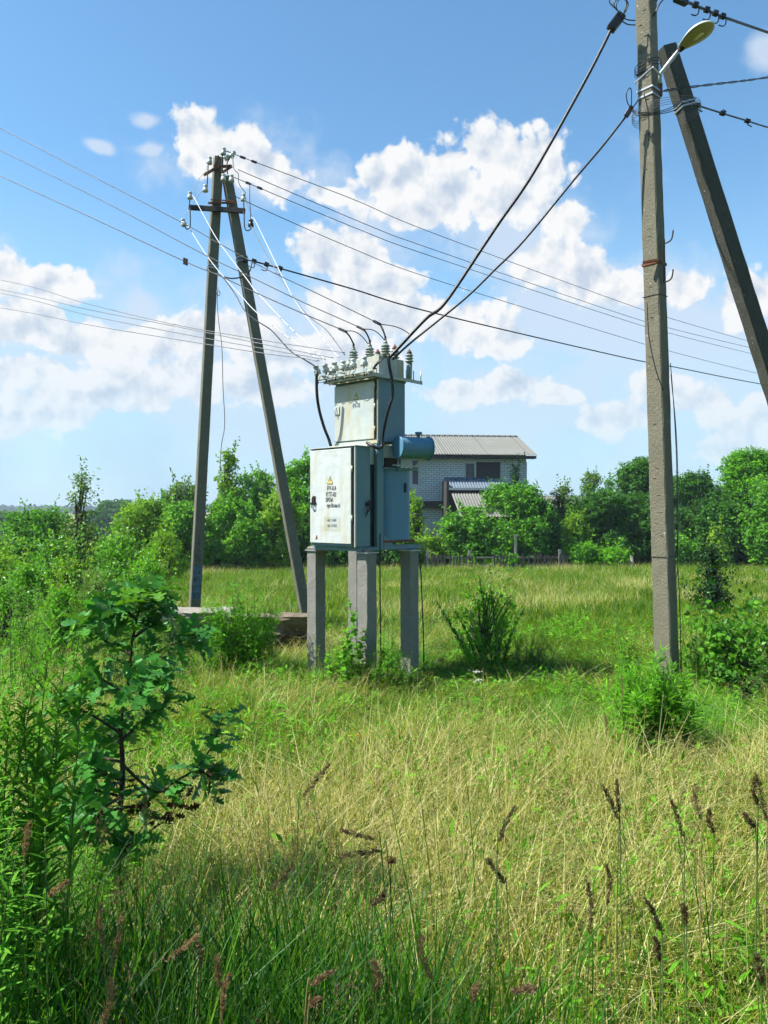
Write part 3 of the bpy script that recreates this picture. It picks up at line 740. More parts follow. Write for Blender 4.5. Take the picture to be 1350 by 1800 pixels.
M['interior'] = plain('dark gap shade', (0.03, 0.04, 0.045), 0.8)  # near black puts the shade of the gap into the colour
def build_substation():
    t = thing('transformer_substation', 'pale blue grey transformer substation with cabinets on four concrete legs', 'transformer substation', C0, math.atan2(-0.682, 0.731))
    NF = (0, -1, 0)
    # legs
    ZB, ZT = z_at(962, 0, 0), z_at(784, 0, 0); zt = ZB - 0.075
    legs = [(u_at(645, 0.18), 0.18, 'grey concrete leg nearest the camera'), (u_at(556, 0.16), 0.16, 'leftmost concrete leg below the lettered cabinet'),
            (u_at(720, 1.02) if False else 0.02, v_at(720, 0.02), 'dark shaded concrete leg at the right'), (u_at(627, 1.0), 1.0, 'rear concrete leg half hidden behind the front one')]
    for i, (u, v, lb) in enumerate(legs):
        b = MB(); w = 0.165; g = gzf(*loc2w(u, v).xy) - 0.4
        # gently uneven post: several rings
        n = 18
        for k in range(n):
            z0 = g + (zt - g) * k / n; z1 = g + (zt - g) * (k + 1) / n
        ring = []; fs = []; rr = random.Random(i)
        for k in range(n + 1):
            z = g + (zt - g) * k / n
            for sx, sy in ((-1, -1), (1, -1), (1, 1), (-1, 1)):
                ring.append((u + sx * w / 2 + rr.uniform(-.004, .004), v + sy * w / 2 + rr.uniform(-.004, .004), z))
        for k in range(n):
            for j in range(4): fs.append((k * 4 + j, k * 4 + (j + 1) % 4, k * 4 + 4 + (j + 1) % 4, k * 4 + 4 + j))
        fs += [(3, 2, 1, 0), (n * 4, n * 4 + 1, n * 4 + 2, n * 4 + 3)]
        b.add(ring, fs); lo = b.build('leg', M['concrete_leg'], t, 0.006); lo['label'] = lb
        c = MB(); c.bb(u - w * .62, u + w * .62, v - w * .62, v + w * .62, zt, zt + 0.012); c.build('cap_plate', M['galv'], lo)
        if i < 2:
            c = MB(); rr = random.Random(5 + i)
            c.box((u - 0.02, v - 0.02, zt + 0.03), (0.13, 0.14, 0.045), Euler((0.1, 0.05, 0.3)).to_matrix()); c.box((u + 0.03, v - 0.03, zt + 0.028), (0.07, 0.08, 0.05), Euler((-.1, 0.15, 0.9)).to_matrix())
            c.build('packing_stone', M['rubble'], lo, 0.012)
    UL = u_at(547, 0.0)                                   # left end of the lower cabinet
    VS = v_at(651, 0.0)
    # base frame of channels
    b = MB(); z0, z1 = ZB - 0.052, ZB - 0.004
    b.bb(UL - 0.02, 0.02, 0.05, 0.10, z0, z1); b.bb(-0.05, 0.0, 0.103, 1.2, z0 + 0.002, z1 - 0.003)
    b.bb(UL, UL + 0.05, 0.103, 1.1, z0 + 0.002, z1 - 0.003); b.bb(UL + 0.053, -0.053, 1.04, 1.1, z0 + 0.002, z1 - 0.003); b.bb(UL + 0.053, -0.053, 0.5, 0.56, z0 + 0.002, z1 - 0.003)
    for u_, v_ in ((0.0, 0.16), (UL + 0.02, 0.16), (0.0, 1.0), (UL + 0.05, 1.0)): b.bb(u_ - 0.04, u_ + 0.03, v_ - 0.04, v_ + 0.04, zt + 0.0135, z0 - 0.001)
    b.build('base_frame', M['cab_blue'], t, 0.003)
    # lower cabinet
    b = MB(); b.bb(UL, 0.0, 0.0, VS, ZB, ZT); c = b.build('lower_cabinet', M['cab_blue'], t, 0.006)
    b = MB(); b.bb(UL - 0.015, 0.014, -0.028, VS + 0.012, ZT + 0.001, ZT + 0.011); b.build('lid', M['cab_light'], c, 0.002)
    uD = u_at(619, 0.0); b = MB(); b.bb(UL + 0.004, uD, -0.022, -0.002, ZB + 0.035, ZT - 0.018)
    door = b.build('door', M['door'], c, 0.006)
    b = MB(); b.bb(uD + 0.004, -0.012, -0.004, 0.001, ZB + 0.01, ZT - 0.004); b.build('hinge_gap', M['rubber'], c)
    b = MB(); b.bb(-0.012, 0.003, -0.020, 0.002, ZB, ZT - 0.002); b.build('corner_strip', M['cab_light'], c, 0.002)
    for zz in (ZB + 0.30, ZT - 0.30):
        b = MB(); b.sm = True; b.lathe([(0.011, 0), (0.011, 0.07)], (uD + 0.012, -0.018, zz), (0, 0, 1), 10); b.build('hinge', M['cab_light'], c)
    b = MB(); uh = u_at(556, 0); zh = z_at(880, uh, 0)
    b.bb(uh - 0.035, uh + 0.01, -0.034, -0.0225, zh - 0.055, zh + 0.055); b.tube([(uh - 0.01, -0.04, zh + .05), (uh - 0.01, -0.06, zh + 0.03), (uh - .01, -0.06, zh - .06), (uh - .03, -0.05, zh - .085)], 0.007, 7)
    b.bar((uh - 0.09, -0.03, zh - 0.03), (uh + 0.03, -0.03, zh - 0.03), 0.008, 0.016); b.build('handle', M['steel_dark'], c)
    b = MB(); b.poly([(uh - .055, -0.024, zh - .07), (uh - .02, -0.024, zh - .08), (uh - .005, -0.024, zh - .135), (uh - .035, -0.024, zh - .12)], 0.003, NF); b.build('lock_flap', M['cab_blue'], c)
    # lettering painted on the door
    yd = -0.0235; ex = (1, 0, 0); ez = (0, 0, 1)
    def zc(py): return z_at(py, u_at(583, 0), 0)
    def uc(px): return u_at(px, yd)
    triangle_sign(c, 'warning_sign', (uc(580.3), -0.0225, zc(846)), ex, 0.105, NF)
    for s, px, py, hh, m_, sx in (('РУ-0,4', 582.8, 858.5, 0.056, 'letters', .72), ('КТП-83', 582, 869.5, 0.056, 'letters', .68), ('ЗРЕМ', 578.5, 879, 0.05, 'letters', .68),
                                  ('вул.Лісова 65', 586.3, 889.0, 0.046, 'letters', .56), ('моб. 1 15-80-81', 583.5, 914.5, 0.036, 'letters_grey', .46), ('тел. 4-19-10-0', 583.5, 924.0, 0.038, 'letters_grey', .50)):
        text_part('lettering', s, c, (uc(px), yd - 0.0012, zc(py)), ex, ez, hh, M[m_], sx=sx, weight=0.0)
    b = MB(); b.bb(uc(569.5), uc(598), -0.0232, -0.0225, zc(933), zc(908)); b.build('notice_plate', M['cab_light'], c)
    b = MB(); rr = random.Random(3); cx_, cz_ = uc(556.5), zc(945.5)
    b.poly([(cx_ + x, -0.0226, cz_ + z) for x, z in ((-.022, -.03), (-.004, -.018), (.004, -.034), (.01, -.012), (.022, -.008), (.004, .034), (-.008, .02), (-.018, .0))], 0.0008, NF); b.build('rust_patch', M['rust'], c)
    # side handle chain
    b = MB(); vh = VS * 0.86; b.tube([(0.006, vh, 2.24), (0.03, vh, 2.22), (0.035, vh - 0.02, 2.12), (0.012, vh - 0.05, 2.08)], 0.008, 6); b.bb(0.0, 0.02, vh - 0.05, vh + 0.02, 2.17, 2.22)
    b.tube([(0.02, vh - 0.03, 2.14), (0.03, vh - 0.05, 2.08), (0.02, vh - 0.07, 2.04)], 0.006, 6); b.build('side_latch', M['steel_dark'], c)
    # dark gap backing, neck panel and corner posts
    VU = v_at(665, 0.0); VU2 = v_at(712, 0.0); UU = u_at(590, VU)
    ZU = z_at(775, 0, VU); ZR = z_at(660, 0, VU)
    b = MB(); b.bb(UL + 0.05, -0.07, VS + 0.003, VU + 0.06, ZB + 0.002, ZT - 0.20); b.build('gap_backing', M['interior'], t, 0.004)  # added backing box, dark so that the open gap looks shaded
    b = MB(); b.bb(UL + 0.05, -0.056, VS + 0.003, VU2 - 0.05, ZT - 0.197, ZU - 0.034); b.build('neck_panel', M['cab_light'], t, 0.004)
    b = MB(); b.bb(UL + 0.06, -0.36, VU + 0.063, 1.1, ZB + 0.002, ZT - 0.20); b.build('gap_backing', M['interior'], t, 0.004)  # second added backing box, further in
    vp = v_at(662.5, 0.0); vp2 = v_at(674, 0.0)
    b = MB(); b.bb(-0.05, 0.001, vp, vp + 0.006, ZB - 0.01, ZU - 0.003); b.bb(-0.004, 0.002, vp + 0.0062, vp2, ZB - 0.01, ZU - 0.003); b.bb(-0.0045 - 0.05, -0.0045, vp2 - 0.006, vp2, ZB - .01, ZU - .003)
    b.poly([(0.001, vp2 + 0.002, ZB + 0.14), (0.001, vp2 + 0.20, ZB), (0.001, vp2 + 0.002, ZB)], 0.005, (1, 0, 0)); b.bb(0.0005, 0.0045, vp2 + 0.003, 1.15, ZB - 0.05, ZB - 0.003)
    b.build('corner_post', M['cab_blue'], t, 0.002)
    b = MB(); b.bb(UU, UU + 0.05, VU, VU + 0.05, ZB, ZU - 0.003); b.bb(UU - 0.02, 0.0, VU + 0.01, VU + 0.02, ZT - 0.05, ZU - 0.004); b.build('corner_post', M['cab_light'], t, 0.002)
    # upper cabinet
    b = MB(); b.bb(UU, 0.0, VU, VU2, ZU, ZR); c = b.build('upper_cabinet', M['cab_blue'], t, 0.006)
    b = MB(); b.bb(UU - 0.012, 0.012, VU - 0.03, VU - 0.003, ZU - 0.03, ZU + 0.012); b.bb(UU - 0.008, 0.008, VU - 0.015, VU - 0.002, ZU - 0.15, ZU - 0.033); b.build('skirt', M['cab_light'], c, 0.003)
    ud = u_at(659.5, VU); b = MB(); b.bb(UU + 0.002, ud, VU - 0.024, VU - 0.003, ZU + 0.03, ZR - 0.06); b.build('door', M['cab_light'], c, 0.006)
    b = MB(); b.bb(ud + 0.003, -0.008, VU - 0.006, VU - 0.001, ZU + 0.02, ZR - 0.05); b.build('hinge_gap', M['rubber'], c)
    b = MB(); b.bb(-0.009, 0.003, VU - 0.016, VU + 0.003, ZU, ZR - 0.05); b.build('corner_strip', M['cab_light'], c, 0.002)
    # sloping canopy over the door
    b = MB(); y0, y1 = VU + 0.0, VU - 0.10
    b.add([(UU - 0.02, y1, ZR - 0.035), (0.02, y1, ZR - 0.035), (0.02, y0, ZR + 0.02), (UU - 0.02, y0, ZR + 0.02), (UU - 0.02, y1, ZR - 0.05), (0.02, y1, ZR - 0.05), (0.02, y0, ZR - 0.0), (UU - 0.02, y0, ZR - 0.0)],
          [(0, 1, 2, 3), (7, 6, 5, 4), (0, 4, 5, 1), (1, 5, 6, 2), (2, 6, 7, 3), (3, 7, 4, 0)]); b.build('rain_canopy', M['cab_cream'], c, 0.002)
    um = (UU + ud) / 2
    def zc2(py): return z_at(py, um, VU)
    triangle_sign(c, 'warning_sign', (u_at(628.5, VU), VU - 0.0245, zc2(699)), ex, 0.088, NF)
    text_part('lettering', 'РУ-10', c, (u_at(628.8, VU), VU - 0.0255, zc2(714.5)), ex, ez, 0.055, M['letters_blue'], sx=.66, weight=0.001)
    b = MB(); uh = UU + 0.07; zh = zc2(719); b.bb(uh - 0.05, uh + 0.03, VU - 0.036, VU - 0.0245, zh - 0.05, zh + 0.05); b.tube([(uh - .02, VU - .04, zh + .04), (uh - .02, VU - .06, zh), (uh - .02, VU - .045, zh - .07)], 0.006, 6); b.bar((uh - 0.09, VU - .03, zh), (uh, VU - .03, zh), .008, .014)
    b.build('handle', M['cab_light'], c)
    for zz in (ZU + 0.12, (ZU + ZR) / 2, ZR - 0.15):
        b = MB(); b.sm = True; b.lathe([(0.010, 0), (0.010, 0.06)], (ud + 0.010, VU - 0.02, zz), (0, 0, 1), 8); b.build('hinge', M['cab_light'], c)
    # roof box that carries the bushings
    zr2 = z_at(624, 0, VU); vk = VU + (VU2 - VU) * 0.96
    b = MB(); b.bb(UU + 0.0, -0.002, VU + 0.012, vk, ZR + 0.021, zr2); b.build('roof_box', M['cab_light'], c, 0.006)
    # tray of angle iron round the head
    un, vn = 0.05, VU - 0.20; zt_ = z_at(645, un, vn); ul_ = u_at(553, vn); vr_ = v_at(742, un)
    b = MB()
    b.bb(ul_, un + 0.04, vn, vn + 0.006, zt_ - 0.05, zt_); b.bb(ul_, un + 0.04, vn + 0.0065, vn + 0.05, zt_ - 0.05, zt_ - 0.044)
    b.bb(un + 0.0, un + 0.006, vn - 0.03, vr_, zt_ - 0.096, zt_ - 0.053); b.bb(un - 0.05, un - 0.0005, vn - 0.02, vr_, zt_ - 0.0595, zt_ - 0.0535)
    b.bb(UU - 0.03, UU - 0.024, vn + 0.052, VU2 + 0.06, zt_ - 0.10, zt_ - 0.0605); b.bb(UU - 0.03, un - 0.06, VU2 + 0.03, VU2 + 0.036, zt_ - 0.10, zt_ - 0.061)
    b.bb(ul_ + 0.1, un, vn + 0.06, vn + 0.066, zt_ - 0.10, zt_ - 0.062)
    b.build('insulator_tray', M['cab_light'], c, 0.0015)
    b = MB(); b.bb(UU - 0.02, un - 0.06, vn + 0.07, VU - 0.002, zt_ - 0.056, zt_ - 0.050); b.build('tray_sheet', M['cab_cream'], c, 0.001)
    pins = []
    for px in (559, 574, 590, 603, 621, 640):
        u_ = u_at(px, vn + 0.03); pins.append(u_)
        b = MB(); b.sm = True; b.lathe([(0.008, -0.09), (0.008, 0.06)], (u_, vn + 0.03, zt_), (0, 0, 1), 8); q = b.build('insulator_pin', M['steel_dark'], c)
    for i, u_ in enumerate(pins):
        b = MB(); tl = Vector((random.uniform(-.25, .1), random.uniform(-.3, .1), 1)); pin_insulator(b, (u_, vn + 0.03, zt_ + 0.03), tl if i < 3 else (0, 0, 1), 0.115, 0.047); o = b.build('low_voltage_insulator', M['porcelain'], c)
    for px in (582, 611):
        u_ = u_at(px, vn + 0.10); b = MB(); pin_insulator(b, (u_, vn + 0.12, zt_ + 0.02), (0, 0, 1), 0.11, 0.045); b.build('low_voltage_insulator', M['porcelain'], c)
    for vv in (0.0, 0.10, 0.42, 0.66, 0.80):               # pins along the side bar
        b = MB(); b.sm = True; b.lathe([(0.007, -0.02), (0.007, 0.11)], (un + 0.003, vn + (vr_ - vn) * vv + 0.02, zt_ - 0.053), (0, 0, 1), 8); b.build('bracket_pin', M['galv'], c)
    b = MB(); b.sm = True; b.lathe([(0.007, -0.02), (0.007, 0.13)], (un + 0.003, vr_ - 0.03, zt_ - 0.053), (0, 0, 1), 8); b.build('bracket_pin', M['galv'], c)
    # small leads that link the low voltage insulators
    rr = random.Random(9)
    for i, u_ in enumerate(pins):
        b = MB(); p0 = Vector((u_, vn + 0.02, zt_ + 0.09)); p1 = Vector((u_ + rr.uniform(-.05, .12), vn + 0.06, zt_ - 0.07)); p2 = Vector((UU + 0.12 + 0.07 * i, VU - 0.06, ZR - 0.02))
        b.tube(smooth_path([p0, p0 + Vector((0.05, -0.05, -0.03)), p1 + Vector((0, -0.06, 0)), p1, p2], 5), 0.004, 5); b.build('jumper_wire', M['wire_grey'], c)
    # three line bushings and three that stand behind them
    HV = []
    for px, py in ((621.5, 626), (650, 622), (677.5, 620)):
        v_ = VU + 0.11; u_ = u_at(px, v_); z0 = zr2 + 0.001 if px > 600 else zr2
        b = MB(); insulator(b, (u_, v_, z0), (0, 0, 1), 0.155, 0.066, 4); o = b.build('high_voltage_bushing', M['porcelain_g'], c)
        b = MB(); b.sm = True; b.lathe([(0.026, 0.148), (0.026, 0.175), (0.012, 0.18), (0.012, 0.19)], (u_, v_, z0)); b.build('metal_cap', M['porcelain_g'], o)
        b = MB(); b.bb(u_ - 0.016, u_ + 0.016, v_ - 0.004, v_ + 0.004, z0 + 0.178, z0 + 0.235); b.build('terminal_lug', M['steel_dark'], o)
        HV.append(loc2w(u_, v_, z0 + 0.23))
    for px, v_, k in ((664, vk - 0.07, 1), (694, vk - 0.12, 1), (719, vk + 0.09, 0)):
        u_ = min(u_at(px, v_), 0.09) if k else 0.03; z0 = zr2 if k else z_at(646, 0.03, vk + 0.09)
        if not k: v_ = v_at(719.5, 0.03)
        b = MB()
        if k: insulator(b, (u_, v_, z0), (0, 0, 1), 0.135, 0.060, 3)
        else:
            z0 = zt_ - 0.05; b.sm = True; b.lathe([(0.03, 0), (0.034, 0.05), (0.038, 0.2)], (u_, v_, z0)); b.sm = False; insulator(b, (u_, v_, z0 + 0.2), (0, 0, 1), 0.13, 0.056, 3)
        o = b.build('surge_arrester', M['porcelain_g'], c)
        b = MB(); b.sm = True; hh = 0.13 if k else 0.32; b.lathe([(0.035, hh), (0.03, hh + 0.02), (0.012, hh + 0.045), (0.006, hh + 0.06)], (u_, v_, z0)); b.build('metal_cap', M['rust'], o)
    # transformer tank under the conservator
    vt0, vt1 = vp2 + 0.01, v_at(718, 0.0) + 0.13; zt0, zt1 = z_at(950, 0, vt0), z_at(824, 0, vt0)
    b = MB(); rT = 0.17; n = 12; ring = []
    x0, x1, y0, y1 = -0.52, 0.0, vt0, vt1
    for cx_, cy_, a0 in ((x1 - rT, y0 + rT, -90), (x1 - rT, y1 - rT, 0), (x0 + rT, y1 - rT, 90), (x0 + rT, y0 + rT, 180)):
        for k in range(n + 1): a = R(a0 + 90 * k / n); ring.append((cx_ + rT * math.cos(a), cy_ + rT * math.sin(a)))
    k = len(ring); b.sm = True; b.add([(x, y, zt0) for x, y in ring] + [(x, y, zt1) for x, y in ring], [(i, (i + 1) % k, k + (i + 1) % k, k + i) for i in range(k)])
    b.sm = False; b.add([(x, y, zt0) for x, y in ring], [tuple(range(k))]); b.add([(x, y, zt1) for x, y in ring], [tuple(range(k))])
    tk = b.build('transformer_tank', M['tank_blue'], t)
    b = MB(); b.bb(x0 - 0.03, x1 + 0.03, y0 - 0.03, y1 + 0.03, zt1 + 0.001, zt1 + 0.018); b.build('cover_flange', M['cab_blue'], tk, 0.003)
    b = MB(); b.bb(x0, x1 + 0.01, y0 - 0.01, y1 - 0.02, zt0 - 0.03, zt0 - 0.001); b.build('tank_foot', M['rust'], tk, 0.002)
    b = MB(); b.bb(-0.001, 0.012, vt1 - 0.21, vt1 - 0.18, z_at(866, 0, vt1), z_at(850, 0, vt1)); b.build('lug', M['steel_dark'], tk)
    for i in range(7):
        b = MB(); b.sm = True; b.lathe([(0.009, 0), (0.009, 0.014)], (x1 + 0.015, y0 + (y1 - y0) * (i + .3) / 7, zt1 + 0.018), (0, 0, 1), 6); b.build('flange_bolt', M['steel_dark'], tk)
    # conservator
    ax = Vector((0.87, 0.49, 0)); W0 = P(699, 786, 9.36); rad = 0.134; Lc = 0.43
    inv = (Matrix.Translation(t.location) @ t.rotation_euler.to_matrix().to_4x4()).inverted(); bpy.context.view_layer.update()
    a_l = inv.to_3x3() @ ax; w_l = inv @ W0
    b = MB(); b.sm = False; b.lathe([(rad * 0.93, 0.012), (rad * 0.93, 0.010)], w_l, a_l, 40)
    b.lathe([(rad, -0.004), (rad + 0.004, 0.0), (rad + 0.004, 0.014), (rad, 0.018), (rad, Lc), (rad + 0.016, Lc + 0.001), (rad + 0.016, Lc + 0.014), (rad - 0.004, Lc + 0.018), (rad * 0.6, Lc + 0.022)], w_l, a_l, 40)
    for i in range(len(b.smooth)): b.smooth[i] = True
    cv = b.build('conservator', M['tank_blue'], t)
    md = cv.modifiers.new('edges', 'EDGE_SPLIT'); md.split_angle = R(35)
    top = w_l + a_l * Lc * 0.70 + Vector((0, 0, rad))
    b = MB(); b.sm = True; b.lathe([(0.018, -0.01), (0.018, 0.035), (0.042, 0.037), (0.046, 0.06), (0.04, 0.064)], top, (0, 0, 1), 18); b.build('breather_cap', M['tank_blue'], cv)
    for s in (0.36, 0.80):
        p1 = w_l + a_l * Lc * s + Vector((0.02, 0, -rad * 0.80)); p0 = Vector((x1 - 0.0, p1.y - 0.02, zt1 + 0.02)) if False else p1 + Vector((-0.06, -0.05, -0.12))
        b = MB(); b.bar(p0, p1, 0.012, 0.035, (1, 1, 0)); b.build('bracket', M['cab_light'], cv)
    pf = w_l + a_l * Lc * 0.5
    b = MB(); b.bar(w_l + a_l * -0.02 + Vector((-0.03, -0.03, -rad - 0.085)), w_l + a_l * (Lc * 0.86) + Vector((-0.04, -0.04, -rad - 0.095)), 0.03, 0.012); b.build('bracket_rail', M['cab_light'], cv)
    b = MB(); q = w_l + a_l * Lc * 0.1 + Vector((-0.06, 0.05, -rad)); b.tube([q, q + Vector((0, 0, -0.10)), q + Vector((-0.05, 0, -0.14))], 0.016, 8); b.build('oil_pipe', M['tank_blue'], cv)
    b = MB(); b.bb(-0.12, -0.03, vt0 + 0.06, vt0 + 0.28, zt1 + 0.02, zt1 + 0.14); b.build('terminal_box', M['steel_dark'], t, 0.004)
    # rods beside the legs
    b = MB(); p = loc2w(0.06, VS + 0.16); u_, v_ = 0.05, v_at(668, 0.05)
    b.tube([(u_, v_, ZB + 0.15), (u_, v_, 1.2), (u_ + 0.01, v_, 0.6), (u_ + 0.02, v_, -0.1)], 0.008, 6); b.build('earthing_rod', M['steel_dark'], t)
    b = MB(); v_ = v_at(740, 0.08); b.tube([(0.07, v_, 1.42), (0.09, v_ + 0.01, 1.0), (0.105, v_ + 0.02, 0.5), (0.11, v_ + 0.03, -0.1)], 0.008, 6); b.build('earthing_rod', M['steel_dark'], t)
    return t, HV
SUB, HV = build_substation()

# ------------------------------------------------------------------ concrete poles
def pole_mesh(p0, p1, w0, w1, rot, n=26, jit=0.003, seed=1):
    """four sided concrete pole, chamfered, slightly tapering, with a rough skin"""
    rr = random.Random(seed); b = MB(); p0, p1 = Vector(p0), Vector(p1); ax = (p1 - p0).normalized()
    x = Vector((math.cos(rot), math.sin(rot), 0)); x = (x - ax * x.dot(ax)).normalized(); y = ax.cross(x)
    ring = []; fs = []; k = 8
    for i in range(n + 1):
        s = i / n; w = (w0 + (w1 - w0) * s) / 2; c = w * 0.88; p = p0.lerp(p1, s)
        for a, bb_ in ((w, -c), (w, c), (c, w), (-c, w), (-w, c), (-w, -c), (-c, -w), (c, -w)):
            ring.append(p + x * (a + rr.uniform(-jit, jit)) + y * (bb_ + rr.uniform(-jit, jit)))
    for i in range(n):
        for j in range(k): fs.append((i * k + j, i * k + (j + 1) % k, (i + 1) * k + (j + 1) % k, (i + 1) * k + j))
    fs += [tuple(range(k - 1, -1, -1)), tuple(n * k + j for j in range(k))]
    b.add(ring, fs); return b, x, y, ax
def strap(mb, p0, p1, z, w, rot, th=0.006, h=0.03):
    """a band round a pole at height z"""
    p0, p1 = Vector(p0), Vector(p1); s = (z - p0.z) / (p1.z - p0.z); p = p0.lerp(p1, s); ax = (p1 - p0).normalized()
    x = Vector((math.cos(rot), math.sin(rot), 0)); x = (x - ax * x.dot(ax)).normalized(); y = ax.cross(x); q = w / 2 + th / 2
    for a, b_ in ((x, y), (-x, y), (y, x), (-y, x)):
        mb.bar(p + a * q - b_ * (q + th * (0.6 if a in (x, -x) else -0.4)), p + a * q + b_ * (q + th * (0.6 if a in (x, -x) else -0.4)), h, th, a)
    return p, x, y, ax

# right hand pole with strut and lamp
RY = 9.0
RP0 = P(1175, 1216, RY); RP0.z = -0.5; RPt = P(1131, -70, RY)
RP0.x = P(1175, 1216, RY).x + 0.02
RP_B = Vector((3.342, RY, -0.6)); RP_T = Vector((3.045, RY, 8.75))
def rp(z): s = (z - RP_B.z) / (RP_T.z - RP_B.z); return RP_B.lerp(RP_T, s)
def build_right_pole():
    t = thing('utility_pole', 'tall pitted concrete pole with a leaning strut, standing right of the substation', 'utility pole', (RP_B.x, RP_B.y, 0))
    rot = R(43)
    b, x, y, ax = pole_mesh(RP_B, RP_T, 0.212, 0.178, rot, 60, 0.0028, 3); b.build('pole_shaft', M['concrete_pole'], t, world=True)
    # steps cast in the face
    S0, S1 = Vector((6.3, 9.75, -0.6)), P(1171, 84, 9.26)
    b, sx, sy, sax = pole_mesh(S0, S1, 0.195, 0.178, R(12), 44, 0.004, 5); b.build('strut', M['concrete_shaded'], t, world=True)
    def zf(py): return CAM_H - (py - CY) / F * RY
    for py, m_, h in ((131, 'steel_dark', 0.02), (161, 'alu', 0.022), (173, 'alu', 0.022), (466, 'rust', 0.03), (522, 'steel_dark', 0.006), (978, 'steel_dark', 0.005)):
        b = MB(); zz = zf(py); w = np.interp(zz, [-0.6, 8.75], [0.212, 0.178]) + 0.006
        strap(b, RP_B, RP_T, zz, w, rot, 0.005, h); b.build('strap', M[m_], t, world=True)
    for dz in (0, 0.035, 0.07):
        b = MB(); p = rp(zf(125) + dz); b.tube([p + Vector((math.cos(a), math.sin(a), 0.1 * math.cos(a) + dz * 0.3)) * 0.155 if False else p + Vector((0.150 * math.cos(a), 0.150 * math.sin(a), 0.03 * math.cos(a))) for a in np.linspace(0, 6.283, 17)], 0.004, 5); b.build('wire_binding', M['steel_dark'], t, world=True)
    # clamp that ties the strut
    for py in (160, 166):
        s = (zf(py) - S0.z) / (S1.z - S0.z); b = MB(); strap(b, S0, S1, zf(py), 0.19, R(12), 0.005, 0.02); b.build('strap', M['alu'], t, world=True)
    b = MB(); b.box(P(1156, 160, 9.03), (0.06, 0.10, 0.16), Euler((0, 0, 0.5)).to_matrix()); b.build('clamp_block', M['rust'], t, 0.006, world=True)
    for k in range(4):
        b = MB(); c0 = rp(zf(188 + 4 * k)); pts = []
        for a in np.linspace(math.pi * 0.55, math.pi * 2.3, 15):
            pts.append(c0 + Vector((0.22 + 0.40 * math.cos(a), 0.06 + 0.24 * math.sin(a), -0.03 * math.sin(a) + 0.05 * math.cos(a))))
        b.tube(pts, 0.0032, 5); b.build('wire_binding', M['wire_grey'], t, world=True)
    # old insulator hooks
    hp = rp(zf(466))
    b = MB(); b.bar(rp(zf(468)) + Vector((-0.18, -0.13, 0)), rp(zf(466)) + Vector((-0.02, -0.155, 0.01)), 0.03, 0.03); b.build('hook_arm', M['rust'], t, 0.003, world=True)
    b = MB(); b.bb(hp.x + 0.062, hp.x + 0.082, RY - 0.126, RY - 0.118, zf(503), zf(427)); b.build('hook_plate', M['steel_dark'], t, world=True)
    for py in (434, 501):
        p = Vector((hp.x + 0.075, RY - 0.13, zf(py))); b = MB(); b.tube(smooth_path([p, p + Vector((0.02, -0.03, -0.005)), p + Vector((0.055, -0.05, 0.02)), p + Vector((0.07, -0.055, 0.07)), p + Vector((0.075, -0.058, 0.125))], 5), 0.009, 7); b.build('insulator_hook', M['steel_dark'], t, world=True)
    # wires that run down it
    b = MB(); pts = [rp(zf(q)) + Vector((dx, -0.17, 0)) for q, dx in ((175, -0.12), (230, -0.07), (330, -0.16))]
    b.tube(smooth_path(pts, 6), 0.006, 6); b.build('down_wire', M['rubber'], t, world=True)
    b = MB(); pts = [rp(zf(q)) + Vector((dx, -0.165, 0)) for q, dx in ((540, -0.155), (590, -0.15), (620, -0.125), (660, -0.07), (690, -0.0))]
    b.tube(smooth_path(pts, 6), 0.006, 6); b.build('down_wire', M['steel_dark'], t, world=True)
    b = MB(); pts = [rp(zf(q)) + Vector((dx, -0.06, 0)) for q, dx in ((640, 0.13), (700, 0.15), (800, 0.165), (900, 0.155), (980, 0.14), (1060, 0.15), (1150, 0.145), (1210, 0.14))]
    b.tube(smooth_path(pts, 6), 0.0045, 6); b.build('down_wire', M['rubber'], t, world=True)
    b = MB(); pts = [rp(zf(q)) + Vector((dx, -0.09, 0)) for q, dx in ((660, 0.12), (760, 0.16), (870, 0.16), (990, 0.13), (1020, 0.10), (1055, 0.085))]
    b.tube(smooth_path(pts, 6), 0.005, 6); b.build('down_wire', M['wire_grey'], t, world=True)
    # cast marks: little pits and lips down the sunlit face, a reddish rust spot
    fx = -y if (-y).y < 0 and (-y).x < 0 else (-x if (-x).x < 0 and (-x).y < 0 else y)
    for i, py in enumerate([25, 48, 70, 95, 118, 142, 180, 240, 300, 405, 418, 506, 560, 600, 628, 668, 745, 822, 840, 870, 900, 918, 940]):
        rr = random.Random(i); p = rp(zf(py)); w = np.interp(p.z, [-0.6, 8.75], [0.212, 0.178]) / 2; tng = ax.cross(fx)
        b = MB(); c_ = p + fx * (w + 0.002) + tng * rr.uniform(-0.04, 0.04)
        b.tube(smooth_path([c_ - tng * 0.025 + ax * 0.004, c_, c_ + tng * 0.022 - ax * 0.006], 3), [0.002] + [0.005] * 5 + [0.002], 5)
        b.build('cast_mark', M['rust'] if py in (628, 918, 560) else M['concrete_pole'], t, world=True)
    # street lamp is a part of nothing: it hangs on the pole
    return t
build_right_pole()

